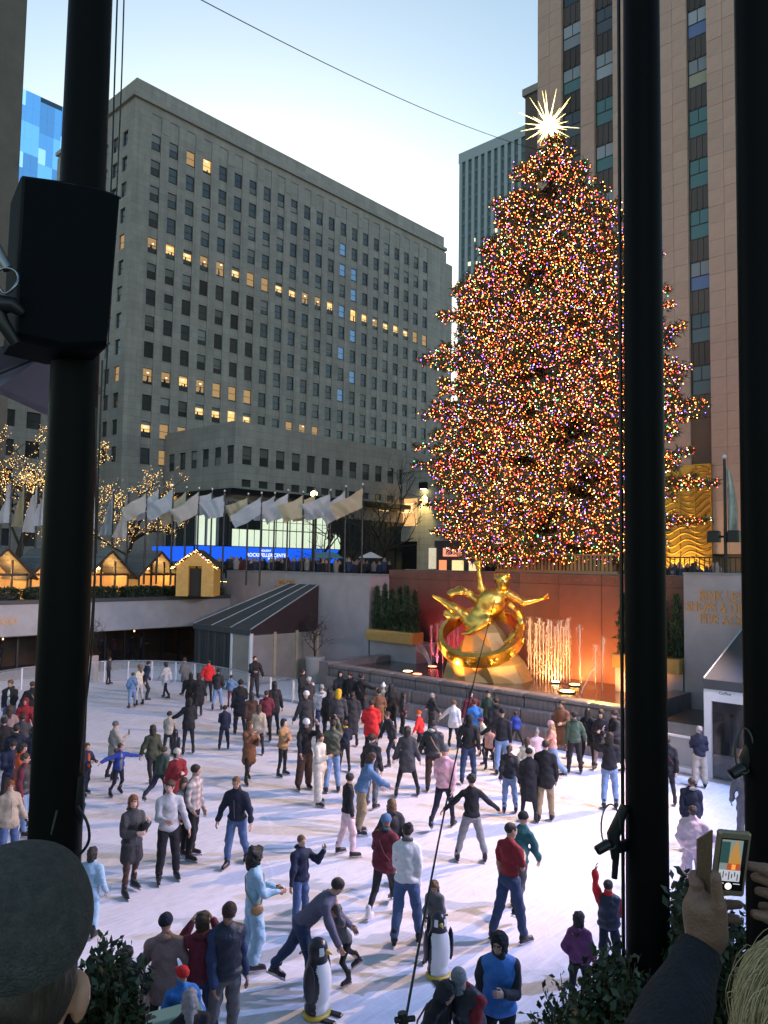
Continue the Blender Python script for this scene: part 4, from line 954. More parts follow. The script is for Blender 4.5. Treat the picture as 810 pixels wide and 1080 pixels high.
# ================================================================== THE CHRISTMAS TREE
TX, TY = -19.45, 34.2
def tree_radius(z):
    zs = [6.6, 7.6, 9, 11, 13.5, 15.5, 17.5, 20, 22.5, 25, 27, 28.3]; rs = [3.9, 5.5, 6.1, 6.4, 6.4, 6.2, 5.7, 4.9, 3.9, 2.6, 1.3, .3]
    return float(np.interp(z, zs, rs))
def christmas_tree():
    t = thing('christmas_tree', 'huge spruce covered in multicoloured lights behind the golden statue', 'tree', (TX, TY, ZP))
    t.scale = (1, 1, 1.018); t.rotation_euler = Matrix.Rotation(R_(-1.5), 3, Vector((fw[0], fw[1], 0)).normalized()).to_euler()      # the crown leans a little
    bark = mat('spruce bark', (.05, .032, .022), .9, var=.3, vscale=5)
    MB().tube([(0, 0, 0), (0, 0, 3), (.05, 0, 12), (0, 0, 23.6)], [.45, .40, .25, .05], 12).build('trunk', bark, t)
    r = np.random.default_rng(5); limbs = MB(); NV = []; BP = []; n0 = 820
    zs = np.linspace(6.9, 28.1, 400); wts = np.array([tree_radius(z)+.35 for z in zs]); wts /= wts.sum()
    for b in range(n0):
        z0 = r.choice(zs, p=wts); a = r.uniform(0, 6.283); L = tree_radius(z0)*(r.uniform(.72, 1.06) if r.random() > .10 else r.uniform(1.08, 1.2))
        L = max(L, .35); ca, sa = math.cos(a), math.sin(a); droop = .10+.16*(1-(z0-7)/21)
        m = 9; P = []
        for i in range(m):
            u = i/(m-1); s = u*L; P.append((ca*s, sa*s, z0-ZP+.3-droop*L*u*1.0+.30*L*max(0, u-.5)**1.3*.9))
        P = np.array(P); 
        if L > 1.2: limbs.tube(P[:8], [.055*(1-.1*i) for i in range(8)], 4, cap=False)
        k = int(14+L*23)
        u = r.uniform(.18, 1.0, k)**.75; fi = u*(m-1); i0 = np.minimum(fi.astype(int), m-2); f = (fi-i0)[:, None]
        C = P[i0]*(1-f)+P[i0+1]*f
        side = np.array([-sa, ca, 0.]); wd = (.18+.62*np.sin(np.pi*np.clip(u, 0, 1)**1.2))*min(1, L/3)
        C = C+side*(r.uniform(-1, 1, k)*wd)[:, None]+np.stack([r.normal(0, .06, k), r.normal(0, .06, k), r.normal(-.05, .10, k)], 1)
        nd = 4
        base = np.repeat(C, nd, 0); d = r.normal(size=(len(base), 3))*.75+np.array([ca*.8, sa*.8, -.12]); d /= np.linalg.norm(d, axis=1)[:, None]
        l = r.uniform(.17, .40, len(base))[:, None]; w = np.cross(d, r.normal(size=(len(base), 3))); w /= np.linalg.norm(w, axis=1)[:, None]
        NV.append(np.stack([base+w*.034, base-w*.034, base+d*l], 1).reshape(-1, 3))
        q = r.random(len(C)) < .97; BP.append(C[q]+r.normal(0, .07, (q.sum(), 3))+np.array([ca*.06, sa*.06, -.02]))
    V = np.concatenate(NV); link('crown', np_mesh('crown', V, np.arange(len(V)).reshape(-1, 3), mat('spruce needles', (.085, .095, .045), .6, var=.4, vscale=1.2), False), t, kind='stuff')
    limbs.build('limbs', bark, t, kind='stuff')
    BP = np.concatenate(BP); rr = np.hypot(BP[:, 0], BP[:, 1]); lim = np.array([tree_radius(z) for z in BP[:, 2]+ZP])
    BP = BP[(rr > lim*.38)]
    if len(BP) > 54000: BP = BP[r.permutation(len(BP))[:54000]]
    ms = [glow('bulb orange', (1, .22, .035), 10.5), glow('bulb amber', (1, .42, .09), 10.5), glow('bulb red', (1, .05, .025), 11), glow('bulb white', (1, .82, .55), 8), glow('bulb green', (.12, .8, .3), 6), glow('bulb violet', (.22, .10, 1), 11), glow('bulb pink', (1, .18, .5), 10)]
    # colours drift in patches as the strings are wound
    ms += [glow('bright '+m_.name, tuple(m_.node_tree.nodes['Principled BSDF'].inputs['Emission Color'].default_value)[:3], 20) for m_ in ms[:5]]
    link('string_lights', bulbs(BP, .0245, ms, 8, [.28, .17, .17, .08, .04, .09, .05, .04, .03, .03, .01, .01]), t, kind='stuff')
    # star of crystal spikes, drawn longer and yellower to carry its glare
    zt = 28.75-ZP
    s = MB(); r2 = random.Random(3); s.lathe([(.02, -.36), (.22, -.22), (.31, 0), (.22, .22), (.02, .36)], 12, (0, 0, zt)); st = link('star', s.mesh('star', glow('star core', (1, .95, .75), 40)), t)
    sp = MB()
    for i in range(64):
        zz = 1-2*(i+.5)/64; a = i*2.39996; d = np.array([math.sqrt(1-zz*zz)*math.cos(a), math.sqrt(1-zz*zz)*math.sin(a), zz]); L = r2.choice((.7, 1.0, 1.7))
        sp.tube([d*.25, d*.5*L, d*L*1.0], [.06, .018, .002], 4, cap=False, smooth=False)
    sp.v = [(x, y, z+zt) for x, y, z in sp.v]
    sp.build('star_spikes', glow('star spikes', (1, .78, .28), 5), st)
christmas_tree()
# railing in front of the tree
a, b = ony(524, 592, 31.2), ony(650, 592, 31.2)
t = thing('gold_balustrade', 'low gilded balustrade of upright slats under the tree', 'railing', (a[0], 31.2, 0)); L = b[0]-a[0]
GB = mat('gilded slat', (.48, .26, .12), .45, metal=.35, obj_var=.3)
sl = MB().bevbox(0, .11, 0, .05, 6.05, 6.72, .01).mesh('slat', GB)
for i in range(int(L/.19)): link('slat', sl, t, (i*.19, 0, 0))
MB().box(-.05, L+.05, -.03, .08, 6.721, 6.79).box(-.05, L+.05, -.04, .09, 5.92, 6.04).build('rail', GB, t)
t = thing('plaza_parapet', 'stone parapet edging the plaza above the red wall', 'wall', (0, 0, 0)); MB().box(-27.0, -3.2, 30.95, 31.15, ZP, 5.93).build('wall', GRANITE, t)
t = thing('black_railing', 'black railing on the parapet beside the gilded balustrade', 'railing', (b[0]+.1, 31.3, 5.9))
for i in range(26): MB().box(i*.2, i*.2+.035, 0, .035, 0, .75).build('baluster', DARK, t)
MB().box(0, 5.1, -.01, .05, .752, .8).build('rail', DARK, t)

# ================================================================== THE GOLDEN STATUE
def statue():
    S = 24.2; B = np.array([-19.0, 27.0, 1.30])
    du = np.array([math.cos(YAW-R_(6)), math.sin(YAW-R_(6)), 0]); dw = np.array([math.sin(YAW-R_(6)), -math.cos(YAW-R_(6)), 0])
    t = thing('golden_statue', 'gilded statue of a reclining flying man above a ring on a rock', 'statue', tuple(B))
    def U(px, py, w=0.): u = (px-521)/S; v = (724-py)/S; return du*u+dw*w+np.array([0, 0, v])
    GOLD = mat('gilded bronze', (.80, .46, .10), .30, metal=1., var=.35, vscale=2.6, bump=.3, bscale=12)
    rot = np.stack([du, dw, np.array([0, 0, 1.])], 1)
    def rot2(ang): c, s = math.cos(ang), math.sin(ang); return np.stack([du*c+np.array([0, 0, s]), dw, -du*s+np.array([0, 0, c])], 1)
    s = SDF()
    hd = U(538.5, 621, .35)
    s.ell(hd, (.30, .32, .37), .03, rot2(.15)); s.ell(hd+U(521, 724)*0+du*.02-np.array([0, 0, .18])+dw*.06, (.22, .22, .22), .08); s.ell(hd+dw*.31-np.array([0, 0, .08]), (.05, .1, .12), .04, rot)
    for k in range(11): a = k*.57; s.ell(hd+du*.27*math.cos(a)+np.array([0, 0, .18+.1*math.sin(a*2)])+dw*.2*math.sin(a), (.11, .11, .10), .03)
    ch = U(527, 643, .25)
    s.cone(hd-np.array([0, 0, .28]), U(534, 636, .2), .17, .22, .1)
    s.ell(ch, (.60, .42, .64), .1, rot2(-.55)); s.ell(U(533, 640, .38), (.27, .2, .24), .08, rot2(-.5)); s.ell(U(524, 637, .42), (.27, .2, .24), .08, rot2(-.5))
    for i in range(4): s.ell(U(524-3.2*i, 648+4.2*i, .42-.02*i), (.28, .16, .12), .06, rot2(-.6))
    s.ell(U(516, 655, .22), (.42, .36, .46), .15, rot2(-.6)); s.ell(U(508, 662, .15), (.40, .34, .38), .15, rot2(-.6))
    # raised arm with the fire in its hand
    s.cone(U(524, 634, .2), U(517, 629, .3), .20, .16, .08); s.cone(U(517, 629, .3), U(514.5, 612, .35), .16, .09, .05); s.ell(U(514, 607, .38), (.13, .11, .15), .05)
    for k in range(5): s.cone(U(514, 606, .38), U(511+1.6*k, 601.2-.8*(k % 2), .34+.06*(k % 3)), .055, .035, .02)
    s.ell(U(513.5, 602.5, .4), (.17, .15, .16), .04)
    # stretched arm
    s.cone(U(545, 634, .25), U(560, 642, .35), .22, .15, .1); s.cone(U(560, 642, .35), U(575, 639, .3), .16, .085, .06); s.ell(U(578.5, 637.5, .3), (.17, .10, .10), .05, rot2(.2))
    for k in range(4): s.cone(U(580, 638-.7*k, .28+.05*k), U(585.5-.5*k, 636.6-1.4*k, .28+.06*k), .045, .035, .02)
    # legs trailing out
    s.cone(U(505, 661, .05), U(490, 650, .1), .34, .22, .15); s.cone(U(490, 650, .1), U(474, 640.5, 0), .21, .10, .08); s.cone(U(474, 640.5, 0), U(467.5, 637.5, .06), .11, .06, .05)
    s.cone(U(508, 666, .25), U(523, 661, .55), .34, .24, .15); s.cone(U(523, 662, .52), U(505, 674, .6), .22, .12, .06); s.cone(U(505, 674, .6), U(498, 675, .62), .11, .06, .05)
    V, Q = s.mesh(.027, .004, 3.2, 4); body = link('figure', np_mesh('figure', V, Q, GOLD), t)
    # drapery: a long scarf of twisted folds behind the figure
    s = SDF(); P = [U(486, 636, -.1), U(495, 631.5, -.2), U(504, 634, -.25), (U(511, 640, -.2)), U(517, 646, -.1)]
    for i in range(4): s.cone(P[i], P[i+1], .17, .2, .06)
    s.ell(U(492, 633.5, -.1), (.42, .16, .17), .06, rot2(.1)); 
    P = [U(481, 655, 0), U(490, 659, .1), U(500, 655, .2), U(511, 657, .25), U(505, 668, .35)]
    for i in range(4): s.cone(P[i], P[i+1], .13, .2, .08)
    P = [U(547, 645, 0), U(555, 652, .1), U(558, 664, .15), U(551, 676, .2), U(541, 683, .3)]
    for i in range(4): s.cone(P[i], P[i+1], .18, .13, .08)
    V, Q = s.mesh(.03, .022, 3.0, 9); link('drapery', np_mesh('drapery', V, Q, GOLD), t)
    # ring band
    c = U(517, 677, .3); A, Bz = 1.68, 1.62; tilt = R_(33); N = 72; vs = []; fs = []
    e1 = du*math.cos(.10)+np.array([0, 0, math.sin(.10)]); e2 = -dw*math.cos(tilt)+np.array([0, 0, math.sin(tilt)]); e3 = np.cross(e1, e2); e3 = e3 if e3[2] > 0 else -e3
    for i in range(N):
        a = 2*math.pi*i/N; rad = e1*math.cos(a)*A+e2*math.sin(a)*Bz; er = norm(rad)
        for (q, h) in ((-.09, -.33), (.10, -.28), (.10, .28), (-.09, .33)): vs.append(c+rad+er*q+e3*h)
    for i in range(N):
        for k in range(4): fs.append((i*4+k, i*4+(k+1) % 4, ((i+1) % N)*4+(k+1) % 4, ((i+1) % N)*4+k))
    ring = MB().add(vs, fs).build('ring', GOLD, t)
    for i in range(12):
        a = 2*math.pi*(i+.5)/12; rad = e1*math.cos(a)*(A+.12)+e2*math.sin(a)*(Bz+.12); er = norm(rad); tg = np.cross(e3, er)
        mbz = MB(); mbz.tube([c+rad+tg*.17*math.cos(b_)+e3*.12*math.sin(2*b_+i)+er*.01 for b_ in np.linspace(0, 2*math.pi, 10)], .05, 6); mbz.build('zodiac_sign', GOLD, ring)
    # rock: faceted crag
    RK = mat('gilded rock', (.40, .25, .09), .45, var=.25, vscale=1.1, metal=.25, bump=.2, bscale=4)
    r = random.Random(12); mb = MB(); n = 9; rings = [(1.95, -.1, 0), (1.7, .85, .0), (1.15, 1.35, -.05), (.85, 2.1, -.1), (.5, 2.65, -.35)]; vs = []; fs = []
    for j, (R, z, off) in enumerate(rings):
        for k in range(n): a = 2*math.pi*(k+.3*(j % 2))/n; q = R*r.uniform(.86, 1.1); vs.append(du*(q*math.cos(a)*1.05+off+.15)+dw*q*math.sin(a)*.75+np.array([0, 0, z+r.uniform(-.1, .1)]))
    for j in range(4):
        for k in range(n): a0, a1, b0, b1 = j*n+k, j*n+(k+1) % n, (j+1)*n+k, (j+1)*n+(k+1) % n; fs += [(a0, a1, b1), (a0, b1, b0)]
    fs.append(tuple(range(4*n, 5*n))); mb.add(vs, fs).build('rock', RK, t)
statue()

# ================================================================== FLAGS
POLE = mat('flagpole metal', (.05, .05, .055), .35, metal=.5)
FL = [mat('white flag cloth', (.78, .75, .78), .8, sheer=.4, var=.05, vscale=1), mat('gold flag cloth', (.74, .62, .42), .7, sheer=.4, var=.08, vscale=1), mat('pale pink flag cloth', (.78, .68, .62), .8, sheer=.4, var=.08, vscale=1), mat('silver flag cloth', (.66, .68, .73), .6, sheer=.4, var=.05, vscale=1)]
def flag(px, py, D, style, ci, seed, label):
    p = ond(px, py, D); t = thing('flagpole', label, 'flag', (p[0], p[1], ZP), 0, 'flags around the plaza'); h = p[2]-ZP
    MB().tube([(0, 0, 0), (0, 0, h)], [.06, .045], 7).build('pole', POLE, t)
    MB().lathe([(.01, 0), (.05, .03), (.06, .08), (.03, .13), (.01, .14)], 8, (0, 0, h)).build('finial', mat('white finial', (.8, .8, .8), .3), t)
    r = random.Random(seed); nu, nv = 18, 12; vs = []; fs = []
    lv = -rt*1.0   # flags stream toward the left of the view with the wind
    side = np.array([-lv[1], lv[0], 0])
    L, Hh = (r.uniform(1.35, 1.9), r.uniform(1.05, 1.4)) if style != 'limp' else (r.uniform(.7, 1.1), r.uniform(2.1, 2.7))
    ph = r.uniform(0, 6); r_f = r.uniform(6, 12); dr = {'fly': r.uniform(.45, 1.0), 'droop': r.uniform(.8, 1.4), 'limp': .3}[style]
    for i in range(nu+1):
        for j in range(nv+1):
            u, v = i/nu, j/nv
            if style == 'limp': x = L*u*(.25+.75*v)*.8; z = -Hh*v-.5*u*(1-v)
            else: x = L*u*(1-.25*v*u); z = -v*Hh*(1-.25*u)-dr*L*u**.9*.6
            y = (.20+.12*v)*math.sin(u*r_f+ph+v*3.4)*u**.5+.07*math.sin(v*7+u*9+ph)*(.3+u)+.045*abs(math.sin(u*8-v*9+ph*2)); z += .025*math.sin(u*8+v*3+ph)*u; x += .03*math.sin(v*7+ph)*u; z -= .22*(u*(1-u))*(1-v)
            vs.append(lv*x+side*y+np.array([0, 0, h-.12+z]))
    for i in range(nu):
        for j in range(nv): a = i*(nv+1)+j; fs.append((a, a+nv+1, a+nv+2, a+1))
    MB().add(vs, fs, smooth=True).build('flag', FL[ci], t)
fl = [(13, 503, 44, 'limp', 0, 'white flag hanging steeply at the photo edge'), (27, 507, 45, 'limp', 1, 'gold flag hanging steeply beside the white one at the photo edge'), (40, 512, 45, 'limp', 0, 'white flag hanging close to the gold one at the photo edge'), (50, 507, 43, 'limp', 0, 'white flag touching the black flagpole, seen edge on'),
      (104, 516, 44, 'limp', 0, 'white flag just past the black flagpole'), (120, 518, 46, 'limp', 3, 'small silver flag, second past the black flagpole'), (136, 519, 45, 'limp', 2, 'small pinkish flag, third past the black flagpole'), (155, 517, 44, 'droop', 2, 'pinkish flag above the chalet gable, fourth past the black flagpole'), (168, 514, 45, 'droop', 0, 'white flag above the chalet gable crossing the pinkish one'),
      (183, 513, 44, 'droop', 3, 'silver flag blown open above the last chalet'), (197, 515, 45, 'droop', 1, 'gold flag before the dark sign band'), (210, 516, 44, 'droop', 2, 'pink flag before the dark sign band next to the gold one'), (224, 517, 45, 'fly', 0, 'white flag above the yellow hut'), (237, 519, 44, 'fly', 3, 'silver flag beside the white one above the yellow hut'),
      (262, 522, 45, 'fly', 1, 'gold flag flying level above the blue screen'), (276, 521, 44, 'fly', 3, 'silver flag flying over the lettering of the blue screen'), (290, 521, 46, 'fly', 0, 'white flag overlapping the silver one above the blue screen'), (304, 518, 45, 'fly', 0, 'large white flag above the end of the blue screen'), (320, 520, 44, 'fly', 1, 'gold flag at the yellow street light'), (333, 519, 45, 'fly', 1, 'gold flag just past the yellow street light'),
      (349, 518, 44, 'fly', 0, 'white flag third from the end of the row'), (365, 514, 43, 'droop', 0, 'white flag second from the end of the row'), (383, 512, 42, 'droop', 1, 'gold flag at the end of the row by the bare tree')]
for i, (px, py, D, st, ci, lb) in enumerate(fl): flag(px, py, D, st, ci, i, lb)
# flag with floodlights on the right pylon
p = ony(764, 484, 29.6)
t = thing('flagpole', 'pole on the lettered pylon with a limp flag and two black floodlights', 'flag', (p[0], p[1], 6.0)); h = p[2]-6.0
MB().tube([(0, 0, 0), (0, 0, h)], [.07, .05], 8).build('pole', DARK, t); MB().lathe([(.01, 0), (.08, .05), (.08, .12), (.01, .17)], 8, (0, 0, h)).build('finial', WHITE, t)
vs = []; fs = []
for i in range(11):
    for j in range(13): u, v = i/10, j/12; vs.append((.06+u*.42*(.35+.65*math.sin(min(1, v*1.5)*1.57)), .10*math.sin(u*9+v*2), h-.25-2.7*v-.3*u*(1-v)))
for i in range(10):
    for j in range(12): a = i*13+j; fs.append((a, a+13, a+14, a+1))
MB().add(vs, fs, smooth=True).build('flag', mat('grey green flag cloth', (.42, .42, .36), .8, var=.35, vscale=2.5), t)
fz = ony(764, 566, 29.6)[2]-6.0
for s in (-1, 1):
    MB().bevbox(s*.36-.22, s*.36+.22, -.35, .0, fz-.22, fz+.22, .05).build('floodlight', DARK, t)
MB().box(-.6, .6, -.06, .06, fz-.04, fz+.04).build('crossbar', DARK, t)
# street light over the screen
p = ond(331, 522, 47); t = thing('street_light', 'street light burning yellow among the flags', 'street light', (p[0], p[1], ZP)); MB().tube([(0, 0, 0), (0, 0, p[2]-ZP)], [.07, .05], 8).build('pole', DARK, t); MB().lathe([(.02, -.12), (.2, 0), (.22, .14), (.03, .26)], 10, (0, 0, p[2]-ZP)).build('lamp_head', glow('yellow street lamp', (1, .75, .2), 14), t)
p = ond(391, 588, 50); t = thing('umbrella', 'small white market umbrella on the plaza by the bare tree', 'umbrella', (p[0], p[1], ZP)); MB().tube([(0, 0, 0), (0, 0, 2.2)], .03, 6).build('pole', DARK, t); MB().lathe([(.8, 1.75), (.76, 1.8), (.1, 2.12), (.01, 2.14)], 8, smooth=False).build('canopy', WHITE, t)
p = ond(344, 592, 52); t = thing('market_canopy', 'teal market canopy in the plaza crowd', 'canopy', (p[0], p[1], ZP), R_(43)); MB().add([(-1.2, -.7, 1.7), (1.2, -.7, 1.7), (1.2, .7, 1.7), (-1.2, .7, 1.7), (-.6, 0, 2.1), (.6, 0, 2.1)], [(0, 1, 5, 4), (1, 2, 5), (2, 3, 4, 5), (3, 0, 4)]).build('roof', mat('teal canvas', (.12, .28, .30), .7), t)
for x, y in ((-1.15, -.65), (1.15, -.65), (1.15, .65), (-1.15, .65)): MB().box(x-.03, x+.03, y-.03, y+.03, 0, 1.7).build('leg', DARK, t)
# crowd on the plaza: heads and shoulders too many to count
s = SDF(); r = random.Random(8); V_ = []; F_ = []; n = 0; MI = []
def crowd():
    global V_, F_, MI
    base = SDF().ell((0, 0, 1.58), (.09, .105, .125), .02).cone((0, 0, 1.36), (0, 0, .95), .17, .17, .08).cone((-.17, 0, 1.36), (.17, 0, 1.36), .09, .09, .08).cone((-.08, 0, .9), (-.09, 0, .05), .1, .07, .05).cone((.08, 0, .9), (.09, 0, .05), .1, .07, .05).mesh(.095)
    bv, bf = base; n = 0
    for i in range(170):
        px = r.uniform(228, 412) if i < 140 else r.uniform(660, 760); D = r.uniform(47, 66) if px < 420 else r.uniform(36, 44); q = ond(px, 594, D)
        sc = r.uniform(.88, 1.06); a = r.uniform(0, 6.28); c, s_ = math.cos(a), math.sin(a)
        v = bv*sc; v = np.stack([v[:, 0]*c-v[:, 1]*s_+q[0], v[:, 0]*s_+v[:, 1]*c+q[1], v[:, 2]+ZP], 1)
        V_.append(v); F_.append(bf+n); n += len(bv); zc = v[bf].mean(1)[:, 2]-ZP; mi = np.full(len(bf), 1+i % 6); mi[(zc > 1.45*sc)] = 0 if i % 3 else 7; mi[zc < .85*sc] = 6; MI.append(mi)
crowd()
cm = [mat('crowd skin', (.42, .26, .2), .6)]+[mat('crowd cloth %d' % i, c, .85) for i, c in enumerate(((.02, .02, .025), (.05, .05, .07), (.3, .28, .27), (.12, .03, .03), (.03, .05, .12), (.015, .015, .018)))]+[mat('crowd hair', (.03, .02, .015), .7)]
o = link('crowd', np_mesh('crowd', np.concatenate(V_), np.concatenate(F_), cm, True, np.concatenate(MI)), kind='stuff', label='dense crowd of onlookers on the far plaza', cat='crowd')

# ================================================================== LAMPS OF THE PLACE
def spot(name, loc, target, e, col, ang, size=.15, blend=.5, parent=None):
    d = bpy.data.lights.new(name, 'SPOT'); d.energy = e*LAMPS; d.color = col; d.spot_size = R_(ang); d.spot_blend = blend; d.shadow_soft_size = size
    o = bpy.data.objects.new(name, d); COL.objects.link(o); o.location = loc; o.rotation_euler = (Vector(target)-Vector(loc)).to_track_quat('-Z', 'Y').to_euler(); return o
def fixture(loc, target, label):
    t = thing('rink_floodlight', label, 'floodlight', loc); t.rotation_euler = (Vector(target)-Vector(loc)).to_track_quat('-Z', 'Y').to_euler()
    MB().bevbox(-.25, .25, -.2, .2, .06, .4, .05).build('housing', DARK, t); MB().box(-.22, .22, -.17, .17, .03, .055).build('lens', glow('flood lens', (1, .95, 1), 4), t)
# rink floodlights on a mast at the north-west end of the plaza
for loc, tgt, e, col, lb in (((-6.2, 29.2, 11.2), (-22, 9, 0), 6200, (1, .62, .32), 'warm rink floodlight high over the lettered pylon'), ((1.5, 24.5, 12.2), (-17, 10.5, 0), 5700, (.38, .50, 1), 'cool rink floodlight high over the corner tent'), ((2.0, 19.0, 12.0), (-26, 14, 0), 3300, (1, .76, .93), 'pinkish rink floodlight over the north edge of the rink')):
    fixture(loc, tgt, lb); spot('rink_flood_lamp', Vector(loc)+(Vector(tgt)-Vector(loc)).normalized()*.05, tgt, e, col, 76, .10, .35)
    MB_ = MB().tube([(loc[0]+.3, loc[1]+.3, ZP if loc[1] > 23 else 4.8), (loc[0]+.3, loc[1]+.3, loc[2]+.6)], .08, 8)
    tag(MB_.build('floodlight_mast', DARK), {0: 'slim mast carrying a floodlight'}.get(0)+' with the '+lb.split()[0]+' lamp', 'mast')
# fountain uplights
spot('statue_lamp', (-15.6, 25.4, 1.5), (-18.6, 27, 4.2), 380, (1, .52, .10), 70, .1)
spot('statue_lamp', (-19.5, 24.9, 1.55), (-18.9, 27, 3.4), 240, (1, .36, .08), 75, .1)
spot('statue_lamp', (-22.5, 25.2, 1.55), (-19.5, 27, 4.2), 130, (1, .62, .22), 70, .1)
spot('wall_lamp_orange', (-14.6, 27.9, 1.5), (-15.0, 29.8, 3.2), 270, (1, .36, .08), 130, .15)
spot('wall_lamp_orange', (-16.6, 27.9, 1.5), (-16.8, 29.8, 3.0), 270, (1, .38, .09), 130, .15)
spot('wall_lamp_orange', (-12.9, 27.6, 1.5), (-12.9, 29.8, 3.2), 150, (1, .42, .12), 130, .15)
spot('wall_lamp_red', (-22.7, 28.5, 1.5), (-22.7, 29.8, 3.9), 170, (1, .06, .10), 95, .15)
spot('basin_lamp_yellow', (-12.4, 24.9, 2.2), (-11.8, 23.2, .6), 90, (1, .66, .10), 140, .15)
# ================================================================== PEOPLE
PAL = dict(black=(.012, .012, .014), coal=(.025, .025, .028), navy=(.014, .02, .05), dnavy=(.01, .014, .03), jeans=(.07, .12, .25), ljeans=(.17, .26, .42), djeans=(.03, .05, .11), grey=(.22, .22, .23), lgrey=(.42, .42, .43), mgrey=(.12, .12, .125), dgrey=(.05, .05, .052),
           white=(.72, .70, .69), cream=(.58, .52, .42), beige=(.40, .33, .24), tan=(.38, .22, .10), brown=(.15, .065, .03), dbrown=(.06, .03, .02), red=(.60, .02, .02), dred=(.22, .015, .02), maroon=(.13, .018, .03), orange=(.50, .08, .02), pink=(.66, .36, .40), lpink=(.70, .50, .52), peach=(.58, .28, .20),
           blue=(.03, .16, .48), royal=(.015, .04, .24), lblue=(.30, .48, .62), sblue=(.10, .19, .34), olive=(.05, .055, .03), dgreen=(.04, .065, .045), green=(.05, .09, .06), khaki=(.28, .21, .12), yellow=(.62, .36, .02), purple=(.16, .04, .12), taupe=(.26, .18, .17), teal=(.02, .10, .11), mauve=(.12, .11, .16), plaid=(.42, .36, .32), stone=(.32, .29, .24))
SKIN = [(.55, .33, .24), (.48, .27, .18), (.60, .38, .29), (.36, .19, .12), (.20, .10, .06), (.52, .30, .20)]
HAIRC = dict(black=(.01, .009, .008), dark=(.022, .014, .009), brown=(.055, .028, .014), light=(.14, .075, .03), red=(.16, .05, .018), blond=(.36, .22, .09), grey=(.28, .27, .26))
def cloth(c, kind='cloth'):
    col = PAL[c]; rough = .9 if kind == 'cloth' else .55
    m = mat(f'{c} {kind}', col, rough, var=.14, vscale=16, bump=.9, bscale=11)
    return m
def plaid():
    if 'plaid cloth' in MATS: return MATS['plaid cloth']
    m = mat('plaid cloth', PAL['plaid'], .9); nt = m.node_tree; b = nt.nodes['Principled BSDF']; tc = nt.nodes.new('ShaderNodeTexCoord'); prev = None
    for d in ('X', 'Z'):
        w = nt.nodes.new('ShaderNodeTexWave'); w.bands_direction = d; w.inputs['Scale'].default_value = 2.4; nt.links.new(tc.outputs['Object'], w.inputs['Vector'])
        mx = nt.nodes.new('ShaderNodeMix'); mx.data_type = 'RGBA'; mx.inputs[6].default_value = (.55, .5, .46, 1) if prev is None else (0, 0, 0, 1); mx.inputs[7].default_value = (.16, .10, .09, 1)
        mm = nt.nodes.new('ShaderNodeMath'); mm.operation = 'MULTIPLY'; mm.inputs[1].default_value = .55; nt.links.new(w.outputs['Fac'], mm.inputs[0]); nt.links.new(mm.outputs[0], mx.inputs[0])
        if prev is not None: nt.links.new(prev, mx.inputs[6])
        prev = mx.outputs[2]
    nt.links.new(prev, b.inputs['Base Color']); return m
def skinm(i): return mat(f'skin {i}', SKIN[i], .55, var=.08, vscale=20)
def hairm(c): return mat(f'{c} hair', HAIRC[c], .55, var=.4, vscale=30, stretch=(1, 1, .15), bump=.5, bscale=60)
EYEM = mat('eye dark', (.02, .015, .012), .3); LIPM = mat('lips', (.38, .13, .11), .5)
BOOT = mat('black skate boot', (.012, .012, .014), .4); BOOTW = mat('white skate boot', (.65, .63, .62), .4); BLADE = mat('skate blade', (.5, .5, .52), .25, metal=.9)

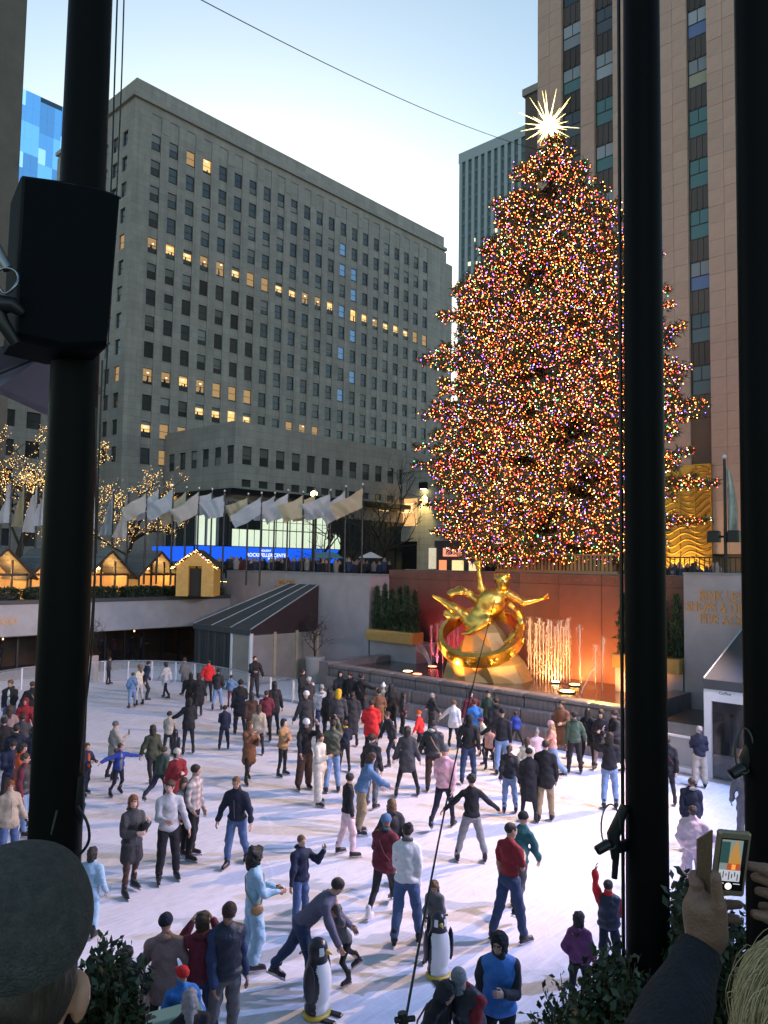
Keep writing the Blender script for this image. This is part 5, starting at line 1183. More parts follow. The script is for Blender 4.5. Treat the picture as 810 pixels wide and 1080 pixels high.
# ---- shared shapes, in units of one head height; +y is the face
HAIRT = {}
def hair_shape(kind, h=.06):
    if kind in HAIRT: return HAIRT[kind]
    s = SDF(); cap = lambda g=1.0: s.ell((0, -.07, .13), (.365*g, .445*g, .40*g), .05)
    face = lambda z=.02: s.cut((0, .42, -.12+z), (.285, .36, .33), .06)
    if kind == 'short': cap(); face(.02); s.cut((0, .05, -.52), (.6, .7, .36), .06); wob = .02
    elif kind == 'crop': s.ell((0, -.08, .13), (.35, .43, .385), .05); face(.06); s.cut((0, .1, -.50), (.6, .6, .40), .06); wob = .008
    elif kind == 'long':
        cap(1.04); s.cone((0, -.26, -.1), (0, -.30, -.95), .30, .22, .12)
        for sx in (-1, 1): s.cone((.27*sx, -.08, -.05), (.27*sx, -.06, -.85), .14, .12, .1)
        face(0); wob = .03
    elif kind == 'mid':
        cap(1.03); s.cone((0, -.22, -.05), (0, -.22, -.42), .32, .28, .12)
        for sx in (-1, 1): s.cone((.28*sx, -.06, 0), (.27*sx, -.02, -.38), .13, .11, .1)
        face(0); wob = .03
    elif kind == 'tail': cap(); face(.02); s.cut((0, .12, -.52), (.6, .6, .36), .06); s.cone((0, -.46, .12), (0, -.62, -.1), .13, .15, .08); s.cone((0, -.62, -.1), (0, -.55, -.85), .15, .06, .08); wob = .025
    elif kind == 'bun': cap(); face(.02); s.cut((0, .12, -.52), (.6, .6, .36), .06); s.ell((0, -.42, .40), (.2, .2, .18), .05); wob = .03
    elif kind == 'curly':
        r = random.Random(4)
        s.ell((0, -.14, .08), (.52, .52, .50), .05)
        for i in range(60):
            a = r.uniform(0, 6.3); z = r.uniform(-.75, .5); q = .42*math.sqrt(max(.1, 1-(z/.8)**2)); s.ell((q*math.cos(a)*1.1, q*math.sin(a)-.15, z), (.15, .15, .15), .05)
        s.cone((0, -.25, -.1), (0, -.3, -.7), .4, .3, .1); s.cut((0, .5, -.12), (.27, .46, .36), .05); wob = .03
    elif kind == 'mop':
        r = random.Random(6); cap(1.02)
        for i in range(46):
            a = r.uniform(0, 6.3); e = r.uniform(-.1, 1.4); s.ell((.36*math.cos(a)*math.cos(e), -.07+.43*math.sin(a)*math.cos(e), .13+.38*math.sin(e)), (.12, .12, .11), .04)
        face(.02); s.cut((0, .1, -.55), (.6, .6, .36), .06); wob = .02
    elif kind == 'beanie': s.ell((0, -.07, .20), (.395, .47, .42), .04); s.cut((0, .05, -.42), (.9, .9, .50), .03); s.cone((0, -.07, .13), (0, -.07, .13), .01, .01, .01); wob = .012
    elif kind == 'pompom': s.ell((0, -.07, .20), (.395, .47, .44), .04); s.cut((0, .05, -.42), (.9, .9, .50), .03); s.ell((0, -.1, .72), (.17, .17, .16), .02); wob = .014
    elif kind == 'cap': s.ell((0, -.07, .17), (.385, .46, .38), .04); s.cut((0, .05, -.36), (.9, .9, .50), .03); s.ell((0, .50, .14), (.26, .30, .045), .03, np.array([[1, 0, 0], [0, .97, .24], [0, -.24, .97]])); wob = 0
    elif kind == 'hood': s.ell((0, -.10, .08), (.44, .50, .50), .05); s.cone((0, -.2, -.2), (0, -.16, -.52), .38, .40, .12); s.cut((0, .50, -.03), (.27, .42, .36), .05); wob = .02
    elif kind == 'hooddown': s.ell((0, -.40, -.60), (.42, .26, .20), .08); s.ell((0, -.1, -.62), (.36, .30, .14), .1); wob = .02
    elif kind == 'helmet': s.ell((0, -.07, .17), (.42, .48, .42), .04); s.cut((0, .06, -.40), (.9, .9, .48), .03); wob = 0
    elif kind == 'scarf':
        for i in range(12): a = i/12*6.283; b = (i+1)/12*6.283; s.cone((.27*math.cos(a), -.06+.27*math.sin(a), -.52-.05*math.sin(a)), (.27*math.cos(b), -.06+.27*math.sin(b), -.52-.05*math.sin(b)), .12, .12, .06)
        s.cone((.1, .22, -.58), (.12, .36, -1.15), .11, .10, .05); wob = .02
    elif kind == 'muffs':
        for sx in (-1, 1): s.ell((.38*sx, -.05, .0), (.10, .17, .18), .03)
        for i in range(10): a = i/10*3.1416; b = (i+1)/10*3.1416; s.cone((.38*math.cos(a), -.05, .05+.5*math.sin(a)), (.38*math.cos(b), -.05, .05+.5*math.sin(b)), .035, .035, .02)
        wob = 0
    V, Q = s.mesh(h, wob, 3.0, 3); HAIRT[kind] = np_mesh(kind, V, Q, [BOOT]); return HAIRT[kind]
def hand_arr(hv_):
    s = SDF(); s.ell((0, 0, .045), (.040, .017, .052), .012); s.cone((0, 0, -.05), (0, 0, .02), .026, .03, .02)
    for i, (x, L) in enumerate(((.028, .072), (.010, .082), (-.009, .077), (-.027, .060))):
        b = np.array([x, .002, .088]); m = b+np.array([x*.12, .012, L*.5]); e = m+np.array([0, .030, L*.36]); s.cone(b, m, .0095, .009, .003); s.cone(m, e, .009, .0075, .003)
    s.cone((.030, .006, .025), (.056, .020, .062), .013, .011, .006); s.cone((.056, .020, .062), (.058, .034, .092), .011, .008, .003)
    return s.mesh(hv_)
HANDV, HANDF = hand_arr(.0072)
HANDV2, HANDF2 = hand_arr(.0105); HANDV3, HANDF3 = hand_arr(.0150)
def boot_mesh():
    s = SDF(); s.cone((0, 0, .11), (0, -.005, .0), .052, .052, .02); s.cone((0, -.03, -.03), (0, .03, -.035), .043, .045, .03); s.cone((0, .03, -.035), (0, .165, -.048), .045, .034, .03); s.ell((0, .02, .075), (.035, .06, .04), .02)
    V, Q = s.mesh(.014); V[:, 2] = np.maximum(V[:, 2], -.070); mb = MB(); nV = len(V)
    mb.add(V, [tuple(q) for q in Q], 0, True)
    mb.box(-.03, .03, -.075, .20, -.078, -.068, 0); mb.box(-.014, .014, -.06, -.02, -.105, -.077, 1); mb.box(-.014, .014, .09, .15, -.105, -.077, 1); mb.box(-.004, .004, -.09, .22, -.124, -.098, 1)
    return mb.mesh('skate', [BOOT, BLADE])
SKATE = boot_mesh()

ARMS = dict(down=((.16, .02, -1), (.06, .22, -1)), back=((.2, -.35, -1), (.1, -.1, -1)), swing=((.2, .45, -1), (.05, .75, -.8)), pocket=((.34, -.12, -1), (-.28, .35, -.9)), front=((.12, .25, -1), (-.55, .75, .15)), phone=((.10, .45, -.9), (-.28, .75, .75)), high=((.15, .8, .1), (-.2, .35, 1)),
            out=((.95, .05, -.35), (.95, .1, -.22)), outlow=((.75, .05, -.75), (.7, .15, -.6)), up=((.35, .25, .9), (.0, .15, 1)), wave=((.35, .5, -.55), (.15, .45, 1)), reach=((.12, .8, -.62), (.0, .9, -.25)), reachlow=((.15, .6, -.85), (.05, .75, -.7)), face=((.25, .6, -.35), (-.45, .25, .9)), hold=((.2, .35, -1), (-.35, .85, -.1)), side=((.36, .1, -1), (.26, .25, -1)), hipb=((.5, -.2, -.9), (-.6, .3, -.6)))
POSES = dict(stand=dict(legs=((4, 6, 5), (-3, 4, 5))), stand2=dict(legs=((8, 14, 6), (-4, 2, 4))), walk=dict(legs=((24, 14, 3), (-16, 16, 4)), L=5, aR='back', aL='swing'), walk2=dict(legs=((-16, 18, 4), (22, 14, 3)), L=5, aR='swing', aL='back'), skate=dict(legs=((26, 34, 5), (-24, 20, 12)), L=16, aR='back', aL='swing'), skate2=dict(legs=((-26, 20, 14), (26, 36, 5)), L=16, aR='swing', aL='back'),
             wide=dict(legs=((4, 8, 16), (0, 8, 16)), L=4), bend=dict(legs=((14, 14, 8), (-2, 6, 8)), L=48), crouch=dict(legs=((46, 60, 8), (20, 46, 10)), L=38))
PEOPLE = {}
def person(x, yt, yf, h, face, pose, top, tc, bot, bc, hair, hc, label, sk=None, near=None, group=None, **o):
    idx = len(PEOPLE); rr = random.Random(1000+idx)
    P = dict(L=0, legs=None, aR='down', aL='down', hp=0, hy=0); P.update(POSES[pose]); P.update(o)
    P['L'] += rr.uniform(-2, 4); P['hp'] += rr.uniform(-4, 12); P['hy'] += rr.uniform(-28, 28); P['legs'] = tuple((a+rr.uniform(-7, 7), max(2, k+rr.uniform(-3, 9)), max(2, b+rr.uniform(-2, 3))) for a, k, b in P['legs'])
    if pose in ('stand', 'stand2'):
        for q in ('aR', 'aL'):
            if P[q] == 'down' and q not in o: P[q] = rr.choice(('down', 'down', 'side', 'pocket', 'front', 'swing', 'hold', 'back'))
    jit = {q: np.array([rr.uniform(-.08, .08), rr.uniform(-.12, .16), rr.uniform(-.05, .1), rr.uniform(-.15, .15), rr.uniform(-.1, .2), rr.uniform(-.1, .2)]) for q in ('aR', 'aL')}
    kid = (h or 1.7) < 1.45; lift = .055
    # where the figure stands
    if yf is not None:
        g = onz(x, yf)
        if h is None: D = proj(g)[2]; h = float(np.clip((yf-yt)*D/FPX*1.02-lift, .95, 1.86)); h /= (1-.0035*max(0, P['L']-8)) if P['L'] > 8 else 1
        h = min(h, 1.9)
    else: g = onz(x, yt, h*(1-.003*P['L'])+lift)
    g = np.array([g[0], g[1], o.get('gz', 0.0)]); D = proj(g)[2]; kid = h < 1.4
    vox = float(np.clip(D*.0015, .0175, .036)); 
    vcam = norm(np.array([-g[0], -g[1], 0])); vr = np.array([math.cos(YAW), math.sin(YAW), 0]); vr = norm(vr-vcam*(vr@vcam))
    Fd = vcam*math.cos(R_(face))+vr*math.sin(R_(face)); Rd = np.cross(Fd, [0, 0, 1.])
    M = Matrix(((Rd[0], Fd[0], 0, g[0]), (Rd[1], Fd[1], 0, g[1]), (0, 0, 1, 0), (0, 0, 0, 1)))
    root = link('person', None, None, mtx=M, label=label, cat='person', group=group or 'people on the ice rink')
    fem = top in ('coat', 'longcoat') and hair in ('long', 'mid', 'tail', 'bun', 'curly') or hair in ('long', 'tail', 'bun', 'curly')
    HH = h*(.139 if not kid else .156+.02*max(0, 1.3-h)); sw = h*(.090 if fem else .101)
    # ---- joints
    Lg = []
    for (p, k, a), sx in zip(P['legs'], (1, -1)):
        p, k, a = R_(p), R_(k), R_(a); th = norm((math.sin(a)*sx, math.sin(p), -math.cos(p))); sh = norm((math.sin(a)*sx*.8, math.sin(p-k), -math.cos(p-k))); Lg.append((sx, th*.245*h, sh*.237*h, p-k))
    low = min((a+b)[2] for _, a, b, _ in Lg); hz = lift+.042*h-low
    hips = [np.array([sx*.052*h, 0, hz]) for sx, *_ in Lg]; knees = [hp_+a for hp_, (_, a, b, _) in zip(hips, Lg)]; ank = [kn+b for kn, (_, a, b, _) in zip(knees, Lg)]
    L = R_(P['L']); sp = np.array([0, math.sin(L), math.cos(L)]); uy = np.array([0, math.cos(L), -math.sin(L)]); ux = np.array([1., 0, 0]); T = np.stack([ux, uy, sp], 1)
    pel = np.array([0, 0, hz+.015*h]); chest = pel+sp*.297*h; nk = chest+sp*.038*h
    hl = R_(P['L']*.55+P['hp']); hdir = np.array([0, math.sin(hl), math.cos(hl)]); yw = R_(P['hy'])
    hy_ = np.array([math.sin(yw), math.cos(yw)*math.cos(hl), -math.sin(hl)*math.cos(yw)]); hy_ = norm(hy_-hdir*(hy_@hdir)); hx = np.cross(hy_, hdir); HR = np.stack([hx, hy_, hdir], 1)
    hc_ = nk+hdir*(.018*h+HH*.44)
    hl2 = L*.5; aT = np.stack([ux, np.array([0, math.cos(hl2), -math.sin(hl2)]), np.array([0, math.sin(hl2), math.cos(hl2)])], 1)
    arms = []
    for kq, sx in (('aR', 1), ('aL', -1)):
        key = P[kq]; a, b = ARMS[key] if isinstance(key, str) else key; a = np.array(a)+jit[kq][:3]; b = np.array(b)+jit[kq][3:]; a = aT@norm((a[0]*sx, a[1], a[2])); b = aT@norm((b[0]*sx, b[1], b[2])); s0 = chest+ux*sx*sw-sp*.030*h; e = s0+a*.168*h; w = e+b*.148*h; arms.append((sx, s0, e, w, b))
    # ---- body: one skin from head to ankles, in one solid
    b_ = SDF(); E = lambda c, r, k=.03: b_.ell(hc_+HR@(np.array(c)*HH), np.array(r)*HH, k*HH, HR); C = lambda a, c, r1, r2, k=.03: b_.cone(hc_+HR@(np.array(a)*HH), hc_+HR@(np.array(c)*HH), r1*HH, r2*HH, k*HH)
    E((0, -.06, .13), (.33, .41, .36), .06); E((0, .09, -.15), (.245, .27, .32), .12); E((0, .21, -.40), (.12, .11, .09), .08); C((0, .35, .05), (0, .435, -.10), .035, .062, .03); E((0, .30, .11), (.22, .07, .045), .05)
    for sx in (-1, 1): E((.33*sx, -.03, -.03), (.045, .09, .14), .03)
    E((0, .335, -.25), (.10, .05, .032), .03)
    for sx in (-1, 1): b_.cut(hc_+HR@(np.array([.125*sx, .42, .03])*HH), np.array([.065, .075, .04])*HH, .03*HH, HR)
    b_.cone(hc_+HR@(np.array([0, -.08, -.30])*HH), nk-sp*.02*h, .20*HH, .21*HH*(1 if not fem else .9), .05*HH)
    b_.ell(pel+sp*.21*h, (sw*.80, .060*h, .105*h), .03, T); b_.ell(pel+sp*.08*h, (.078*h, .055*h, .10*h), .03, T); b_.ell(pel-sp*.01*h, (.088*h, .062*h, .06*h), .03, T)
    for sx, s0, e, w, d in arms: b_.cone(chest-sp*.03*h, s0, .05*h, .034*h, .02); b_.cone(s0, e, .030*h, .023*h, .02); b_.cone(e, w, .023*h, .0155*h, .015)
    for hp_, kn, an in zip(hips, knees, ank): b_.cone(hp_, kn, .048*h, .031*h, .02); b_.cone(kn, an, .032*h, .021*h, .02)
    V, Q = b_.mesh(max(.021, vox*1.35))
    lc = (V[Q].mean(1)-hc_)@HR/HH; mi = np.zeros(len(Q), int)
    for sx in (-1, 1): mi[(np.abs(lc[:, 0]-.125*sx) < .05) & (np.abs(lc[:, 2]-.03) < .026) & (lc[:, 1] > .30)] = 1
    mi[(np.abs(lc[:, 0]) < .10) & (np.abs(lc[:, 2]+.25) < .035) & (lc[:, 1] > .25)] = 2
    for sx in (-1, 1): mi[(np.abs(lc[:, 0]-.13*sx) < .09) & (np.abs(lc[:, 2]-.125) < .022) & (lc[:, 1] > .28)] = 3
    sk = rr.choice((0, 0, 1, 2, 5, 3)) if sk is None else sk
    HV_, HF_ = (HANDV, HANDF) if D < 16 else (HANDV2, HANDF2) if D < 27 else (HANDV3, HANDF3); glove = o.get('glove'); hv = []; hf = []; nn = len(V); hs = h/1.72*(1.0 if not kid else .95)
    for sx, s0, e, w, d in arms:
        z = d; xa = norm(np.cross(uy if abs(z@uy) < .9 else sp, z)); 
        py = norm(-ux*sx-z*(-ux*sx@z)); xh = np.cross(py, z); v = HV_*np.array([1, 1, 1.])*hs; hv.append(w+v@np.stack([xh, py, z], 1).T); f = HF_ if np.linalg.det(np.stack([xh, py, z], 1)) > 0 else HF_[:, ::-1]; hf.append(f+nn); nn += len(v)
    mi = np.concatenate([mi, np.full(2*len(HF_), 4 if glove else 0)])
    link('body', np_mesh('body', np.concatenate([V]+hv), np.concatenate([Q]+hf), [skinm(sk), EYEM, LIPM, hairm(hc if hc in HAIRC else 'dark'), cloth(glove) if glove else skinm(sk)], True, mi), root)
    # ---- trousers
    s = SDF(); w0 = dict(slim=.0, reg=.010, wide=.024, skirt=.0, shorts=.012)[bot]*h
    s.ell(pel-sp*.012*h, (.098*h, .074*h, .075*h), .03, T)
    if bot == 'shorts':
        for hp_, kn in zip(hips, knees): s.cone(hp_, hp_+(kn-hp_)*.95, .062*h, .058*h, .02)
    elif bot == 'skirt':
        for hp_, kn, an in zip(hips, knees, ank): s.cone(hp_, kn, .054*h, .038*h, .02); s.cone(kn, an+np.array([0, 0, .03]), .038*h, .027*h, .02)
    else:
        for hp_, kn, an in zip(hips, knees, ank): s.cone(hp_, kn, .056*h+w0*.4, .037*h+w0, .02); s.cone(kn, an+np.array([0, 0, .035*h]), .037*h+w0, .026*h+w0*1.15, .02)
    V, Q = s.mesh(vox, .008 if bot != 'slim' else .003, 5.0, idx); link('leggings' if bot in ('skirt', 'slim') else 'trousers', np_mesh('trousers', V, Q, cloth(bc)), root)
    if bot == 'skirt' or 'skirt' in o:
        s = SDF(); 
        for sx in (-1, 1): s.cone(pel+np.array([sx*.035*h, 0, -.0]), (knees[0]+knees[1])/2+np.array([sx*.045*h, 0, .09*h]), .075*h, .082*h, .03)
        V, Q = s.mesh(vox, .003, 4, idx); link('skirt', np_mesh('skirt', V, Q, cloth(o.get('skirt', 'black'))), root)
    # ---- top garment
    bulk = dict(shirt=.004, tee=.004, sweater=.008, hoodie=.012, jacket=.015, puffy=.026, coat=.016, longcoat=.016, vest=.02, parka=.024, dress=.004)[top]*h
    s = SDF(); kk = .035
    s.ell(pel+sp*.215*h, (sw*.88+bulk, .068*h+bulk, .115*h+bulk*.4), kk, T); s.ell(pel+sp*.09*h, (.090*h+bulk, .066*h+bulk, .11*h), kk, T)
    [s.cone(nk-sp*.020*h, chest+ux*sx*sw*.96-sp*.030*h, .040*h+bulk*.2, .038*h+bulk*.5, kk) for sx in (-1, 1)]; s.cone(chest, nk-sp*.004*h+hdir*(-.006*h if top in ('tee', 'sweater', 'shirt', 'dress', 'hoodie') else .020*h if idx % 3 else .004*h), .05*h, .037*h+bulk*.35, .02)
    if top not in ('tee',): s.ell(pel+sp*.005*h, (.100*h+bulk, .076*h+bulk, .06*h), kk, T)
    for sx, s0, e, w, d in arms:
        if top == 'tee': s.cone(s0, s0+(e-s0)*.72, .040*h, .038*h, .02)
        else: s.cone(s0, e, .036*h+bulk*.75, .029*h+bulk*.75, .02); s.cone(e, w-d*.008*h, .029*h+bulk*.75, .022*h+bulk*.6, .016)
    if top in ('coat', 'longcoat', 'parka', 'dress'):
        hem = dict(coat=.36, parka=.40, longcoat=.20, dress=.38)[top]*h; hem = o.get('hem', hem); ctr = (knees[0]+knees[1])/2; r2 = .070*h+bulk
        for sx in (-1, 1):
            s.cone(pel+np.array([sx*.032*h, 0, 0]), np.array([sx*(.038*h)+ctr[0]*.6, ctr[1]*.55+P['L']*.0, hem+r2]), .072*h+bulk, r2, .04)
    V, Q = s.mesh(vox, .013 if top in ('puffy', 'jacket', 'parka') else .010, 4.5 if top != 'puffy' else 6, idx+7)
    tm = plaid() if tc == 'plaid' else cloth(tc, 'cloth' if top not in ('puffy',) else 'nylon'); nm = dict(tee='shirt', dress='dress', puffy='puffer_jacket', longcoat='long_coat').get(top, top)
    link(nm, np_mesh(nm, V, Q, tm), root)
    if 'front' in o:
        s = SDF(); s.ell(pel+sp*.19*h+uy*(.036*h+bulk), (.040*h, .036*h, .13*h), kk, T); s.ell(pel+sp*.05*h+uy*(.040*h+bulk), (.036*h, .04*h, .09*h), kk, T); V, Q = s.mesh(vox*.8, .002, 6, idx); link('shirt_front', np_mesh('shirt_front', V, Q, cloth(o['front'])), root)
    if 'vest' in o:
        g_ = .028; s = SDF(); s.ell(pel+sp*.215*h, (sw*.88+bulk+g_, .068*h+bulk+g_, .118*h+bulk*.4), kk, T); s.ell(pel+sp*.09*h, (.092*h+bulk+g_, .066*h+bulk+g_, .115*h), kk, T); s.ell(pel+sp*.005*h, (.100*h+bulk+g_, .076*h+bulk+g_, .062*h), kk, T); [s.cone(nk-sp*.03*h, chest+ux*sx*sw*.72-sp*.034*h, .040*h+bulk*.2+g_*.6, .040*h+bulk*.5+g_, kk) for sx in (-1, 1)]; V, Q = s.mesh(vox, .004, 6, idx); link('vest', np_mesh('vest', V, Q, cloth(o['vest'], 'nylon')), root)
    # ---- hair, hats, scarves
    HM = Matrix(((*(HR[0]*HH), hc_[0]), (*(HR[1]*HH), hc_[1]), (*(HR[2]*HH), hc_[2]), (0, 0, 0, 1)))
    ln = len(o.get('hat', ()))
    if hair: link('hair', hair_shape(hair), root, mtx=HM, mats=[hairm(hc)])
    if 'hat' in o: k_, c_ = o['hat']; link({'pompom': 'beanie', 'muffs': 'ear_muffs', 'hooddown': 'hood'}.get(k_, k_), hair_shape(k_), root, mtx=HM, mats=[cloth(c_)])
    if 'scarf' in o: link('scarf', hair_shape('scarf'), root, mtx=HM, mats=[cloth(o['scarf'])])
    if 'hood' in o: link('hood', hair_shape('hooddown'), root, mtx=HM, mats=[cloth(o['hood'])])
    # ---- bags and coloured trims
    bag = o.get('bag')
    if bag is None and not kid and idx % 6 == 1 and 'vest' not in o: bag = ('black', 'dbrown', 'coal', 'maroon', 'tan')[idx % 5]
    if bag:
        s = SDF(); sd = 1 if idx % 2 else -1; bc_ = pel+np.array([sd*.118*h, .01*h, -.02*h]); s.ell(bc_, (.022*h, .06*h, .05*h), .02); V, Q = s.mesh(.014)
        mbs = MB(); sh_ = chest-ux*sd*sw*.55+sp*.022*h
        fr_ = [sh_, chest+uy*(.078*h+bulk)-ux*sd*sw*.1-sp*.06*h, pel+sp*.13*h+uy*(.078*h+bulk)+ux*sd*.05*h, bc_+np.array([0, .03*h, .04*h])]; bk_ = [sh_, chest-uy*(.078*h+bulk)-ux*sd*sw*.1-sp*.06*h, pel+sp*.13*h-uy*(.078*h+bulk)+ux*sd*.05*h, bc_+np.array([0, -.03*h, .04*h])]
        for q in (fr_, bk_): mbs.tube(q, .011, 5)
        bo = link('shoulder_bag', np_mesh('shoulder_bag', V, Q, cloth(bag, 'nylon')), root); mbs.build('strap', cloth(bag, 'nylon'), bo)
    if top in ('jacket', 'puffy', 'parka', 'coat', 'vest') and D < 34:
        mz = MB(); zc = [pel+sp*(.02+.045*q)*h+uy*((.080-.0003*abs(q-3)**2.5)*h+bulk+.004) for q in range(6)]; mz.tube(zc, .006, 4); mz.build('zip', mat('dull zip', (.16, .16, .165), .35, metal=.6), root)
    if top in ('jacket', 'puffy', 'hoodie', 'parka') and 'hood' not in o and hair and 'hat' not in o and idx % 3 == 0:
        link('hood', hair_shape('hooddown'), root, mtx=HM, mats=[tm])
    # ---- skates
    fs = h/1.72*(1 if not kid else 1.06)
    for an, (sx, _, _, shp) in zip(ank, Lg):
        lifted = an[2]-lift-.042*h > .04; pt = R_(-25) if lifted and shp < 0 else 0; A = Matrix.Translation(Vector(an))@Matrix.Rotation(R_(-8*sx), 4, 'Z')@Matrix.Rotation(pt, 4, 'X')
        zs = (lift+.042*h)/.124; A = A@Matrix.Diagonal((fs, fs, zs, 1))
        link('skate', SKATE, root, mtx=A, mats=[BOOTW if o.get('ws') else BOOT, BLADE])
    if 'pack' in o:
        s = SDF(); s.ell(pel+sp*.2*h-uy*(.10*h+bulk), (.075*h, .05*h, .12*h), .02, T); V, Q = s.mesh(.02, .003, 4, 1); tag(link('backpack', np_mesh('backpack', V, Q, cloth(o['pack'])), None, mtx=M), 'backpack worn by the '+o['packl'], 'backpack')
    if 'phone' in o:
        sx, s0, e, w, d = arms[0]; c = w+d*.09*h/1.72; a = o['phone']
        u_ = norm(np.cross(d, [0, 0, 1.]))if abs(d[2]) < .95 else ux
        m2 = M@Matrix(((1, 0, 0, c[0]), (0, 1, 0, c[1]), (0, 0, 1, c[2]), (0, 0, 0, 1))); tag(link('mobile_phone', MB().bevbox(-.037, .037, .01, .02, -.03, .12, .004).mesh('mobile_phone', DARK), None, mtx=m2), a, 'phone')
    PEOPLE[label] = root; return root
p = person
# far end of the rink
p(114, 694, 722, None, 70, 'stand', 'jacket', 'dgrey', 'slim', 'black', 'short', 'dark', 'person in dark grey top standing by the far fence next to the pinkish planter')
p(139, 711, 747, None, 200, 'stand', 'jacket', 'sblue', 'reg', 'ljeans', 'short', 'brown', 'child in blue jacket and pale jeans in front of a pair at the far fence')
p(146, 703, 744, None, 215, 'stand', 'sweater', 'cream', 'slim', 'lgrey', 'long', 'light', 'woman in cream top half behind the child in the blue jacket', aR='front')
p(151, 699, 739, None, 110, 'skate', 'jacket', 'navy', 'reg', 'coal', 'short', 'dark', 'striding man in navy jacket at the far fence beside the cream topped woman')
p(175, 699, 737, None, 225, 'walk', 'coat', 'lgrey', 'slim', 'black', 'mid', 'dark', 'woman in pale grey knee coat skating alone near the far fence')
p(195, 694, 735, None, 230, 'walk', 'coat', 'mgrey', 'slim', 'black', 'short', 'dark', 'person in mid grey coat next to the red jacketed skater at the far fence', aL='front')
p(200, 712, 754, None, 180, 'stand', 'coat', 'black', 'slim', 'black', 'long', 'black', 'black coated woman whose back partly hides another black coat')
p(209, 711, 757, None, 190, 'walk', 'longcoat', 'black', 'slim', 'black', 'mid', 'dark', 'woman in long black coat in front of the red jacketed skater', hem=.45)
p(219, 698, 741, None, 180, 'stand', 'jacket', 'red', 'slim', 'black', 'short', 'dark', 'skater seen from behind in bright red jacket with white sleeve stripe near the tent', aL='side')
p(229, 707, 749, None, 170, 'stand', 'jacket', 'coal', 'reg', 'ljeans', 'short', 'dark', 'person in dark jacket and light blue jeans next to the red jacketed skater')
p(243, 714, 746, None, 190, 'stand', 'jacket', 'sblue', 'slim', 'maroon', 'short', 'brown', 'child in blue jacket with pink leggings before the tent curtain', aR='outlow')
p(268, 694, 737, None, 15, 'stand', 'jacket', 'black', 'reg', 'coal', 'short', 'brown', 'man in black jacket standing at the fence before the beige tent panels', aL='side')
p(252, 718, 774, None, 185, 'stand', 'coat', 'black', 'reg', 'coal', 'short', 'black', 'man in black coat with back turned in mid rink below the tent', hem=.62)
p(236, 747, 791, None, 180, 'stand', 'jacket', 'navy', 'reg', 'dnavy', 'short', 'black', 'boy in navy jacket with pale hem seen from behind, alone in mid rink', pack='dnavy', packl='boy in navy alone in mid rink')
p(198, 739, 795, None, 180, 'stand', 'coat', 'black', 'slim', 'black', 'mid', 'black', 'slim woman in black holding out a hand to the child in cream top', aL='outlow', hem=.72)
p(177, 753, 799, None, 170, 'walk', 'sweater', 'stone', 'slim', 'black', 'short', 'black', 'child in cream top leaning on a penguin skating aid', L=12, aR='reachlow', aL='reachlow')
p(288, 721, 776, None, 200, 'stand', 'coat', 'black', 'slim', 'black', 'long', 'black', 'long haired woman in black coat turned away below the tent door', aR='side', hem=.72)
p(264, 733, 784, None, 190, 'stand', 'coat', 'dbrown', 'slim', 'coal', 'long', 'dark', 'woman in dark brown coat hidden behind the beige coated woman')
p(280, 731, 783, None, 185, 'stand2', 'jacket', 'maroon', 'slim', 'black', 'short', 'brown', 'person in maroon jacket between beige coat and black coat')
p(272, 745, 798, None, 180, 'walk', 'coat', 'beige', 'slim', 'coal', 'long', 'brown', 'woman in beige coat with long brown hair, back turned', hem=.72)
p(262, 763, 826, None, 25, 'walk', 'longcoat', 'brown', 'slim', 'black', 'mid', 'light', 'woman in long brown coat raising a phone to her face', aL='phone', aR='face', hem=.50)
p(298, 761, 819, None, 50, 'stand', 'coat', 'tan', 'slim', 'black', 'mid', 'black', 'woman in tan jacket and black trousers looking at her hands', aR='phone', aL='front', hem=.78)
p(318, 704, 757, None, 60, 'stand', 'jacket', 'black', 'reg', 'coal', 'short', 'dark', 'man in black at the back of the dense group nearest the fence', aR='front', aL='front')
p(325, 717, 768, None, 200, 'stand', 'jacket', 'coal', 'reg', 'black', None, 'dark', 'person in charcoal jacket and grey cap behind the white beanie coat', hat=('beanie', 'lgrey'))
p(322, 727, 792, None, 195, 'stand', 'longcoat', 'coal', 'slim', 'black', None, 'dark', 'person in long charcoal coat and white beanie with an arm held out', hat=('beanie', 'white'), aL='side')
p(338, 724, 777, None, 185, 'stand', 'hoodie', 'lgrey', 'reg', 'djeans', 'short', 'grey', 'person in light grey hoodie and jeans seen from behind', hood='lgrey')
p(346, 729, 782, None, 190, 'stand', 'coat', 'black', 'slim', 'black', 'long', 'black', 'long black haired woman squeezed between grey hoodie and yellow hood', hem=.7)
p(356, 726, 788, None, 175, 'stand', 'jacket', 'dgrey', 'reg', 'coal', None, 'dark', 'person in grey jacket with bright yellow hood', hat=('hood', 'yellow'))
p(371, 732, 787, None, 185, 'stand', 'longcoat', 'coal', 'slim', 'black', 'short', 'dark', 'person in long dark coat standing behind the red parka', hem=.38)
p(358, 706, 760, None, 10, 'stand', 'jacket', 'black', 'reg', 'coal', None, 'dark', 'bearded man in black hood facing out from the dense group', hat=('hood', 'black'))
p(369, 710, 761, None, 320, 'stand', 'jacket', 'black', 'reg', 'coal', 'short', 'dark', 'short haired person in black beside the hooded man')
p(380, 713, 763, None, 140, 'stand', 'jacket', 'black', 'slim', 'black', 'bun', 'black', 'woman in black with hair knot and arm stretched to the basin', aR='out', aL='down')
p(391, 741, 803, None, 180, 'stand', 'parka', 'red', 'slim', 'black', 'short', 'dark', 'skater in bright red parka seen from behind in mid rink', hood='red')
